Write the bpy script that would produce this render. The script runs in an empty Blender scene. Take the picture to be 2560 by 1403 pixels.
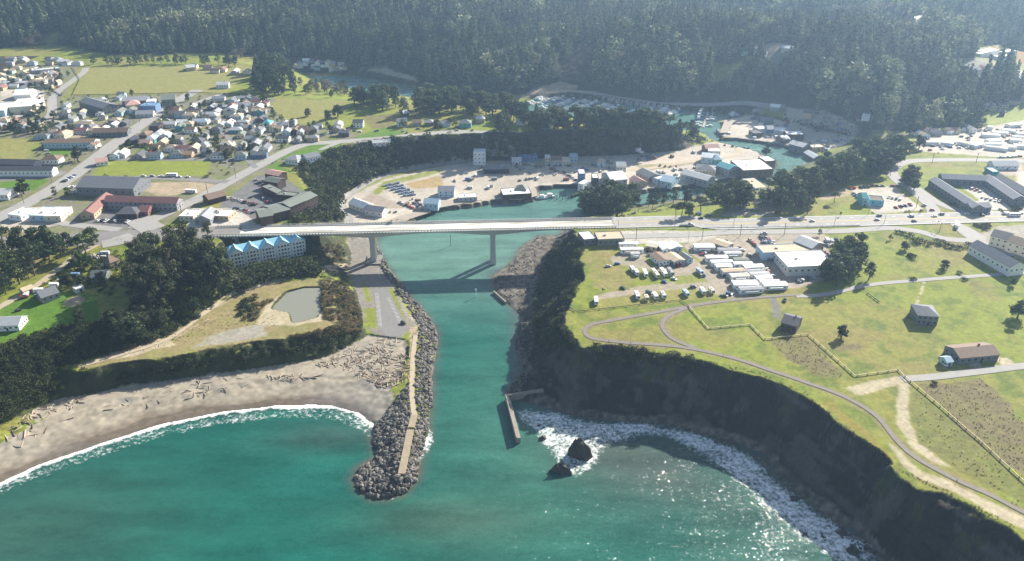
import bpy, math, random
import numpy as np
from mathutils import Vector
R = math.radians
S = bpy.context.scene
COL = S.collection
rng = np.random.default_rng(7)
random.seed(11)

# ---------------------------------------------------------------- camera
F = 1971.0; CH = 283.0; TILT = R(26.8); TC = math.cos(TILT); TS = math.sin(TILT)
cam_d = bpy.data.cameras.new('camera'); cam = bpy.data.objects.new('camera', cam_d); COL.objects.link(cam)
cam.location = (0, 0, CH); cam.rotation_euler = (R(90) - TILT, 0, 0)
cam_d.sensor_width = 36; cam_d.lens = 36 * F / 2560; cam_d.clip_start = 1; cam_d.clip_end = 20000
S.camera = cam
# ---------------------------------------------------------------- sky and sun
SUN_AZ, SUN_EL = R(42), R(29)
sv = Vector((math.sin(SUN_AZ) * math.cos(SUN_EL), math.cos(SUN_AZ) * math.cos(SUN_EL), math.sin(SUN_EL)))
w = bpy.data.worlds.new('World'); S.world = w; w.use_nodes = True
wn = w.node_tree.nodes; wl = w.node_tree.links
sky = wn.new('ShaderNodeTexSky'); sky.sky_type = 'NISHITA'; sky.sun_disc = False
sky.sun_elevation = SUN_EL; sky.sun_rotation = SUN_AZ
wl.new(sky.outputs[0], wn['Background'].inputs[0]); wn['Background'].inputs[1].default_value = 0.068
sl = bpy.data.lights.new('sun', 'SUN'); sl.energy = 5.0; sl.angle = R(0.5); sl.color = (1, 0.94, 0.84)
so = bpy.data.objects.new('sun', sl); COL.objects.link(so); so.rotation_euler = sv.to_track_quat('Z', 'Y').to_euler()
S.view_settings.view_transform = 'Standard'; S.view_settings.look = 'None'; S.view_settings.gamma = 1
S.view_settings.exposure = 1.28
S.cycles.use_denoising = True; S.cycles.max_bounces = 6; S.cycles.volume_bounces = 0
S.cycles.transparent_max_bounces = 6

# ---------------------------------------------------------------- small maths
def P(x, y, z=0.0):                     # photo pixel -> point of the plane at height z
    u = x - 1280; v = y - 701.5
    d = np.array([u, F * TC - v * TS, -(F * TS + v * TC)]); t = (z - CH) / d[2]
    return d * t + np.array([0, 0, CH])
def PXY(pts, z): return np.array([P(x, y, z)[:2] for x, y in pts])
def Q(p):                               # world -> photo pixel
    Y = p[1]; Z = p[2] - CH; dep = Y * TC - Z * TS; up = Y * TS + Z * TC
    return 1280 + F * p[0] / dep, 701.5 - F * up / dep
def hsh(i, j, s):
    i = i.astype(np.int64); j = j.astype(np.int64)
    n = (i * 374761393 + j * 668265263 + s * 974634021) & 0x7fffffff
    n = ((n ^ (n >> 13)) * 1274126177) & 0x7fffffff
    return ((n ^ (n >> 16)) & 0xffff) / 65535.0
def vnoise(x, y, sc, s=0):
    x = np.asarray(x, float) / sc; y = np.asarray(y, float) / sc
    i = np.floor(x); j = np.floor(y); a = x - i; b = y - j
    a = a * a * (3 - 2 * a); b = b * b * (3 - 2 * b)
    return ((hsh(i, j, s) * (1 - a) + hsh(i + 1, j, s) * a) * (1 - b) + (hsh(i, j + 1, s) * (1 - a) + hsh(i + 1, j + 1, s) * a) * b)
def fbm(x, y, sc, s=0, o=4):
    t = 0; a = 1; n = 0
    for k in range(o):
        t = t + a * vnoise(x, y, sc / 2 ** k, s + k * 17); n += a; a *= 0.5
    return t / n
def rough(poly, step=3.0, amp=0.0, seed=0):    # densify an outline and make it ragged
    out = []
    n = len(poly)
    for k in range(n):
        a = poly[k]; b = poly[(k + 1) % n]; m = max(1, min(400, int(np.hypot(*(b - a)) / step)))
        for q in range(m): out.append(a + (b - a) * q / m)
    out = np.array(out)
    if amp:
        out[:, 0] += amp * (fbm(out[:, 0], out[:, 1], 11, seed) - .5) * 2
        out[:, 1] += amp * (fbm(out[:, 0], out[:, 1], 11, seed + 5) - .5) * 2
    return out
class Grid:
    def __init__(g, x0, x1, y0, y1, res):
        g.x0, g.y0, g.res = x0, y0, res
        g.nx = int((x1 - x0) / res) + 1; g.ny = int((y1 - y0) / res) + 1
        g.X, g.Y = np.meshgrid(x0 + np.arange(g.nx) * res, y0 + np.arange(g.ny) * res)
    def fill(g, poly):
        m = np.zeros((g.ny, g.nx), bool)
        p = poly; q = np.roll(poly, -1, axis=0)
        j0 = max(0, int((p[:, 1].min() - g.y0) / g.res)); j1 = min(g.ny - 1, int((p[:, 1].max() - g.y0) / g.res) + 1)
        for j in range(j0, j1 + 1):
            y = g.y0 + j * g.res
            c = (p[:, 1] <= y) != (q[:, 1] <= y)
            if not c.any(): continue
            a = p[c]; b = q[c]
            xs = np.sort(a[:, 0] + (y - a[:, 1]) / (b[:, 1] - a[:, 1]) * (b[:, 0] - a[:, 0]))
            for k in range(0, len(xs) - 1, 2):
                i0 = max(0, math.ceil((xs[k] - g.x0) / g.res)); i1 = min(g.nx - 1, math.floor((xs[k + 1] - g.x0) / g.res))
                if i1 >= i0: m[j, i0:i1 + 1] = True
        return m
    def line(g, pts, wdt):              # mask within wdt/2 of a polyline
        m = np.zeros((g.ny, g.nx), bool)
        for a, b in zip(pts[:-1], pts[1:]):
            lo = np.minimum(a, b) - wdt; hi = np.maximum(a, b) + wdt
            i0, j0 = [max(0, int((v - o) / g.res)) for v, o in zip(lo[:2], (g.x0, g.y0))]
            i1 = min(g.nx, int((hi[0] - g.x0) / g.res) + 2); j1 = min(g.ny, int((hi[1] - g.y0) / g.res) + 2)
            if i1 <= i0 or j1 <= j0: continue
            X = g.X[j0:j1, i0:i1]; Y = g.Y[j0:j1, i0:i1]; d = b[:2] - a[:2]
            t = np.clip(((X - a[0]) * d[0] + (Y - a[1]) * d[1]) / max(1e-6, d @ d), 0, 1)
            m[j0:j1, i0:i1] |= np.hypot(X - a[0] - t * d[0], Y - a[1] - t * d[1]) < wdt / 2
        return m
    def sample(g, A, x, y):
        fx = np.clip((np.asarray(x) - g.x0) / g.res, 0, g.nx - 1.001); fy = np.clip((np.asarray(y) - g.y0) / g.res, 0, g.ny - 1.001)
        i = fx.astype(int); j = fy.astype(int); a = fx - i; b = fy - j
        return (A[j, i] * (1 - a) + A[j, i + 1] * a) * (1 - b) + (A[j + 1, i] * (1 - a) + A[j + 1, i + 1] * a) * b
def blur(A, n=1):
    for _ in range(n):
        B = np.pad(A, 1, mode='edge')
        A = (B[:-2, 1:-1] + B[2:, 1:-1] + B[1:-1, :-2] + B[1:-1, 2:] + 4 * B[1:-1, 1:-1]) / 8
    return A

# ---------------------------------------------------------------- materials
MATS = {}
def nodes(name):
    m = bpy.data.materials.new(name); m.use_nodes = True
    return m, m.node_tree.nodes, m.node_tree.links, m.node_tree.nodes['Principled BSDF']
def mat(name, col, rough_=0.8, var=0.25, scale=0.6, metal=0.0, bump=0.0, spec=0.3, coord='Object'):
    if name in MATS: return MATS[name]
    m, N, L, b = nodes(name)
    b.inputs['Roughness'].default_value = rough_; b.inputs['Metallic'].default_value = metal
    b.inputs['Specular IOR Level'].default_value = spec
    tc = N.new('ShaderNodeTexCoord'); nz = N.new('ShaderNodeTexNoise'); nz.inputs['Scale'].default_value = scale; nz.inputs['Detail'].default_value = 4
    L.new(tc.outputs[coord], nz.inputs['Vector'])
    mx = N.new('ShaderNodeMix'); mx.data_type = 'RGBA'
    mx.inputs[6].default_value = tuple(c * (1 - var) for c in col) + (1,); mx.inputs[7].default_value = tuple(min(1, c * (1 + var)) for c in col) + (1,)
    L.new(nz.outputs['Fac'], mx.inputs[0]); L.new(mx.outputs[2], b.inputs['Base Color'])
    if bump:
        bp = N.new('ShaderNodeBump'); bp.inputs['Strength'].default_value = bump; bp.inputs['Distance'].default_value = 0.3
        L.new(nz.outputs['Fac'], bp.inputs['Height']); L.new(bp.outputs[0], b.inputs['Normal'])
    MATS[name] = m
    return m
# ---------------------------------------------------------------- objects
def mesh(name, V, Fc, m=None, parent=None, link=True, smooth=False, mids=None):
    me = bpy.data.meshes.new(name); me.from_pydata([tuple(map(float, v)) for v in V], [], [tuple(map(int, f)) for f in Fc])
    for k in (m if isinstance(m, (list, tuple)) else [m] if m else []): me.materials.append(k)
    if mids is not None: me.polygons.foreach_set('material_index', np.array(mids, np.int32))
    if smooth: me.polygons.foreach_set('use_smooth', np.ones(len(me.polygons), bool))
    o = bpy.data.objects.new(name, me)
    if link: COL.objects.link(o)
    if parent: o.parent = parent
    return o
def bigmesh(name, V, quads, m, attrs=(), smooth=True):      # fast path for large grids
    me = bpy.data.meshes.new(name); nv, nf = len(V), len(quads)
    me.vertices.add(nv); me.vertices.foreach_set('co', np.ascontiguousarray(V, np.float32).ravel())
    me.loops.add(nf * 4); me.loops.foreach_set('vertex_index', np.ascontiguousarray(quads, np.int32).ravel())
    me.polygons.add(nf); me.polygons.foreach_set('loop_start', np.arange(0, nf * 4, 4, dtype=np.int32))
    me.update(calc_edges=True)
    for an, A in attrs:
        if A.ndim == 2:
            at = me.color_attributes.new(an, 'FLOAT_COLOR', 'POINT')
            at.data.foreach_set('color', np.concatenate([A, np.ones((nv, 1))], 1).astype(np.float32).ravel())
        else:
            at = me.attributes.new(an, 'FLOAT', 'POINT'); at.data.foreach_set('value', A.astype(np.float32))
    me.polygons.foreach_set('use_smooth', np.full(nf, smooth))
    me.materials.append(m); me.update()
    o = bpy.data.objects.new(name, me); COL.objects.link(o)
    return o
def empty(name, loc=(0, 0, 0), rz=0.0):
    o = bpy.data.objects.new(name, None); COL.objects.link(o); o.location = loc; o.rotation_euler = (0, 0, rz); o.empty_display_size = 1
    return o
REG = []
def tag(o, label, cat, group=None):
    o['label'] = label; o['category'] = cat
    if group: o['group'] = group
    REG.append(o); return o
def kind(o, k): o['kind'] = k; return o
# ---------------------------------------------------------------- terrain: outlines read from the photo, each on its own height
ZP = 31.5
S_EDGE = [(1445,600),(1456,625),(1452,660),(1456,700),(1440,735),(1418,768),(1405,812),(1425,835),(1442,850),(1441,866),(1462,869),(1490,864),(1530,864),(1600,873),(1680,890),(1760,900),(1830,924),(1900,937),(1960,962),(2015,985),(2060,1013),(2085,1048),(2130,1070),(2165,1098),(2200,1118),(2233,1150),(2231,1170),(2290,1212),(2360,1225),(2430,1262),(2475,1288),(2525,1312),(2560,1340),(2640,1410),(2800,1500),(3600,1700)]
S_PLATEAU = S_EDGE + [(4600,1700),(4600,330),(3300,300),(2560,300),(2400,318),(2300,330),(2262,345),(2240,372),(2200,412),(2120,445),(2000,478),(1900,492),(1830,512),(1740,520),(1660,528),(1560,545),(1500,553),(1450,560),(1440,575)]
N_PLATEAU = [(-1500,880),(0,862),(60,838),(140,818),(230,806),(300,780),(335,740),(370,700),(430,680),(510,655),(545,612),(600,600),(740,594),(775,590),(790,570),(775,556),(700,548),(745,520),(778,500),(772,470),(740,432),(728,425),(800,398),(820,375),(900,356),(990,347),(1100,342),(1200,338),(1300,335),(1400,338),(1500,342),(1600,350),(1700,352),(1735,345),(1722,318),(1600,306),(1400,296),(1300,286),(1220,272),(1100,262),(1000,262),(900,255),(820,250),(740,245),(705,215),(680,185),(640,165),(560,150),(330,138),(-1500,130)]
WATER = [(-1500,1560),(-700,1420),(-300,1300),(0,1208),(100,1160),(250,1110),(400,1062),(560,1028),(700,1013),(830,1013),(900,1033),(935,1062),(930,1100),(942,1140),(900,1165),(883,1195),(893,1225),(930,1245),(970,1247),(1012,1236),(1042,1200),(1055,1130),(1068,1080),(1080,1000),(1078,930),(1090,880),(1095,850),(1085,815),(1050,765),(1010,725),(985,690),(965,660),(942,620),(940,590),(950,575),(1010,558),(1040,548),(1060,527),(1200,510),(1245,502),(1338,500),(1345,468),(1445,464),(1450,480),(1560,482),(1700,470),(1865,441),(1930,427),(1945,405),(1900,386),(1850,370),(1800,358),(1765,345),(1752,330),(1600,318),(1400,306),(1290,288),(1150,266),(1010,241),(900,227),(790,207),(745,182),(765,172),(860,183),(1012,213),(1150,240),(1290,258),(1330,250),(1400,236),(1455,242),(1490,247),(1650,270),(1850,266),(1882,284),(1800,304),(1808,312),(1802,346),(1834,346),(1950,362),(2030,385),(2035,402),(1990,420),(1960,440),(1872,468),(1700,500),(1560,522),(1450,545),(1420,560),(1400,588),(1345,590),(1300,620),(1285,650),(1232,690),(1240,740),(1308,790),(1290,850),(1298,930),(1268,985),(1300,1000),(1370,1020),(1480,1045),(1600,1053),(1700,1068),(1800,1098),(1900,1142),(1940,1190),(2000,1235),(2070,1290),(2150,1345),(2210,1410),(2400,1570),(2700,1800),(-1500,1800)]
FLATS = [(868,592),(862,550),(845,510),(870,480),(950,438),(1080,412),(1180,402),(1290,397),(1400,390),(1560,385),(1700,374),(1790,356),(1880,374),(1935,398),(1930,425),(1865,440),(1700,468),(1560,480),(1450,478),(1445,462),(1345,466),(1338,498),(1245,500),(1200,508),(1060,525),(1040,547),(1010,557),(950,573),(938,592)]
EASTYARD = [(1800,345),(1812,312),(1806,304),(1884,284),(1880,272),(1960,268),(2060,280),(2130,305),(2165,335),(2120,360),(2035,384),(1950,361),(1834,345)]
PARKING = [(868,600),(938,600),(955,650),(980,715),(1015,780),(1048,815),(1048,845),(1010,850),(960,845),(925,835),(905,790),(893,745),(880,705),(868,680),(880,640)]
TERRACE = [(150,915),(212,922),(400,897),(560,863),(700,845),(800,828),(838,800),(838,740),(828,708),(800,697),(760,692),(640,718),(530,767),(480,802),(400,850),(280,885),(215,905)]
POND = [(690,765),(720,735),(760,724),(796,722),(802,740),(800,780),(790,800),(765,806),(735,812),(728,788),(700,785),(680,780)]
DRIFT = [(1010,850),(920,838),(880,868),(800,895),(640,920),(450,945),(300,972),(150,995),(60,1040),(120,1040),(300,995),(500,965),(700,945),(900,940),(1000,950)]
JETTY = [(1048,820),(1058,850),(1052,920),(1048,990),(1046,1040),(1028,1120),(1016,1190),(985,1195),(1000,1120),(1004,1040),(1012,985),(1018,900),(1022,850)]
HOTELPAD = [(556,640),(600,676),(762,657),(740,630),(640,628)]
BAR = [(1342,592),(1388,596),(1345,655),(1338,700),(1325,760),(1300,752),(1255,735),(1246,695),(1290,655)]
HILLBASE = [(-2500,150),(-900,110),(0,128),(100,112),(160,100),(210,140),(330,138),(620,132),(720,138),(880,162),(1060,200),(1280,232),(1450,216),(1640,256),(1850,258),(1980,280),(2130,302),(2200,325),(2300,318),(2420,298),(2560,250),(3000,200),(4200,180)]
hb_xy = np.array([P(x, y, 33 if x < 640 else 22 if x < 730 else 12 if x < 2120 else 20 if x < 2180 else 31)[:2] for x, y in HILLBASE]); hb_xy = hb_xy[np.argsort(hb_xy[:, 0])]
_hx = np.linspace(-2500, 2500, 501); _hy = np.interp(_hx, hb_xy[:, 0], hb_xy[:, 1])
for _ in range(3): _hy = np.convolve(np.pad(_hy, 4, mode='edge'), np.ones(9) / 9, 'valid')
def hill(x, y):
    yb = np.interp(x, _hx, _hy); d = np.maximum(0, y - yb)
    b = np.interp(x, [-700, -480, -330, -100, 300, 500, 700], [34, 33, 12, 6, 5, 20, 34])
    hmax = np.interp(x, [-900, -640, -560, -420, -200, 0, 300, 900], [95, 60, 52, 92, 78, 58, 52, 58])
    r = (fbm(x, y, 290, 3, 3) - .5) * 95 * np.minimum(1, d / 240)
    return b + (hmax - b) * (1 - np.exp(-(d / 120) ** 1.25)) + d * .025 + r, y > yb
def build_constraints(g, lvl):
    fix = np.zeros((g.ny, g.nx), bool); val = np.zeros((g.ny, g.nx))
    am = 1.6 if g.res <= 2 else 0
    def put(pts, z, amp=0, seed=0, zz=None):
        m = g.fill(rough(PXY(pts, zz if zz is not None else z), 3, amp, seed)); fix[m] = True; val[m] = z; return m
    wm = g.fill(rough(PXY(WATER, 0), 3, am * .8, 21)); fix[wm] = True
    e = wm.copy(); dep = np.zeros_like(val)
    for k in range(8):
        dep[e] = -0.3 * (k) * g.res - .05
        B = np.pad(e, 1, mode='edge'); e = e & B[:-2, 1:-1] & B[2:, 1:-1] & B[1:-1, :-2] & B[1:-1, 2:]
    val[wm] = np.maximum(dep[wm], -3)
    m = g.fill(rough(PXY(S_PLATEAU, ZP), 3, am * 1.5, 31)); fix[m] = True
    val[m] = (np.interp(g.Y, [330, 430, 570, 700], [29.5, 31, 33.1, 33.1]) + (fbm(g.X, g.Y, 90, 5) - .5) * np.interp(g.Y, [500, 570], [1.2, .3]))[m]
    m = g.fill(rough(PXY(N_PLATEAU, ZP), 3, am, 41)); fix[m] = True
    val[m] = (np.interp(g.Y, [330, 470, 570], [22, 28, 33.1]) + (fbm(g.X, g.Y, 110, 6) - .5) * np.interp(g.Y, [500, 570, 640, 720], [1.2, .3, .3, 1.2]))[m]
    put(FLATS, 3.6); put(EASTYARD, 3.2); put(PARKING, 4.2, am * .3, 8); put(HOTELPAD, 17)
    m = put(TERRACE, 16, am, 9); val[m] += ((fbm(g.X, g.Y, 40, 8) - .5) * 1.2)[m]
    put(POND, 14.0, am * 1.6, 12)
    put(DRIFT, 3.4); put(JETTY, 5.0); put(BAR, 1.6, am, 4)
    # hill country behind
    hh, hm = hill(g.X, g.Y); fix[hm] = True; val[hm] = hh[hm]
    return fix, val
def relax(g, H0, fix, val, it):
    A = H0.copy(); A[fix] = val[fix]
    for k in range(it):
        B = np.pad(A, 1, mode='edge')
        A = (B[:-2, 1:-1] + B[2:, 1:-1] + B[1:-1, :-2] + B[1:-1, 2:]) * .25
        A[fix] = val[fix]
    return A
gc = None; HC = None
for res, it in ((32, 200), (16, 120), (8, 90), (4, 70)):
    g = Grid(-1040, 1040, 190, 1422, res); fx, vl = build_constraints(g, res)
    H0 = np.full((g.ny, g.nx), 15.0) if gc is None else gc.sample(HC, g.X, g.Y)
    HC = relax(g, H0, fx, vl, it); gc = g
gn = None; HN = None
for res, it in ((2, 60), (1, 40)):
    g = Grid(-480, 560, 196, 680, res); fx, vl = build_constraints(g, res)
    b = np.zeros_like(fx); b[0] = b[-1] = True; b[:, 0] = b[:, -1] = True
    H0 = gc.sample(HC, g.X, g.Y) if gn is None else gn.sample(HN, g.X, g.Y)
    fx |= b; vl[b] = gc.sample(HC, g.X, g.Y)[b]
    HN = relax(g, H0, fx, vl, it); gn = g
# gullies and ledges on the free slopes
free = blur((~fx).astype(float), 3)
wx = (fbm(gn.X, gn.Y, 24, 51, 5) - .5) * 15 * free; wy = (fbm(gn.X, gn.Y, 24, 61, 5) - .5) * 15 * free
HW = gn.sample(HN, gn.X + wx, gn.Y + wy)
HN = np.where(HN > 0.6, HW + ((fbm(gn.X, gn.Y, 7, 71, 4) - .5) * 4.5 + (vnoise(gn.X, gn.Y, 2.2, 73) - .5) * .9) * free * np.clip(HN / 8, 0, 1), HN)
t_ = np.clip(HN / 31, 0, 1); southc = free * np.clip((gn.X - 5) / 15, 0, 1) * (HN > .5) * (gn.Y < 640)
HN = HN + southc * ((31 * t_ ** 1.35 - HN) * (HN < 31) * .8 + .9 * np.sin(HN * 1.25 + fbm(gn.X, gn.Y, 30, 81) * 9) * np.sin(np.pi * t_))
def hgt(x, y):
    x = np.asarray(x, float); y = np.asarray(y, float)
    h, m = hill(x, y)
    c = gc.sample(HC, x, y); n = gn.sample(HN, x, y)
    r = np.where((x > -1038) & (x < 1038) & (y < 1418), c, np.where(m, h, c))
    return np.where((x > -479) & (x < 559) & (y > 197) & (y < 679), n, r)
_ts = np.concatenate([np.arange(240, 700, 1.5), np.arange(700, 1500, 3), np.arange(1500, 2800, 6)])
def G(pts, lift=0.0):                   # photo pixels -> points on the ground (ray march)
    pts = np.atleast_2d(np.array(pts, float)); u = pts[:, 0] - 1280; v = pts[:, 1] - 701.5
    D = np.stack([u / F, TC - v / F * TS, -(TS + v / F * TC)], 1)
    t = _ts[None, :]; X = D[:, :1] * t; Y = D[:, 1:2] * t; Z = CH + D[:, 2:] * t
    below = Z < np.maximum(hgt(X, Y), 0) + lift
    k = np.argmax(below, 1); k = np.where(below.any(1), k, len(_ts) - 1)
    k = np.maximum(k, 1); a = np.arange(len(pts))
    hz = np.maximum(hgt(X, Y), 0) + lift
    d1 = Z[a, k] - hz[a, k]; d0 = Z[a, k - 1] - hz[a, k - 1]
    s = np.clip(d0 / np.maximum(d0 - d1, 1e-6), 0, 1)[:, None]
    A = np.stack([X[a, k - 1], Y[a, k - 1], Z[a, k - 1]], 1); B = np.stack([X[a, k], Y[a, k], Z[a, k]], 1)
    return A + (B - A) * s
def Gz(pts, lift=0.0):                  # same, but snapped to the ground height
    p = G(pts, lift); p[:, 2] = np.maximum(hgt(p[:, 0], p[:, 1]), 0); return p
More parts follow.
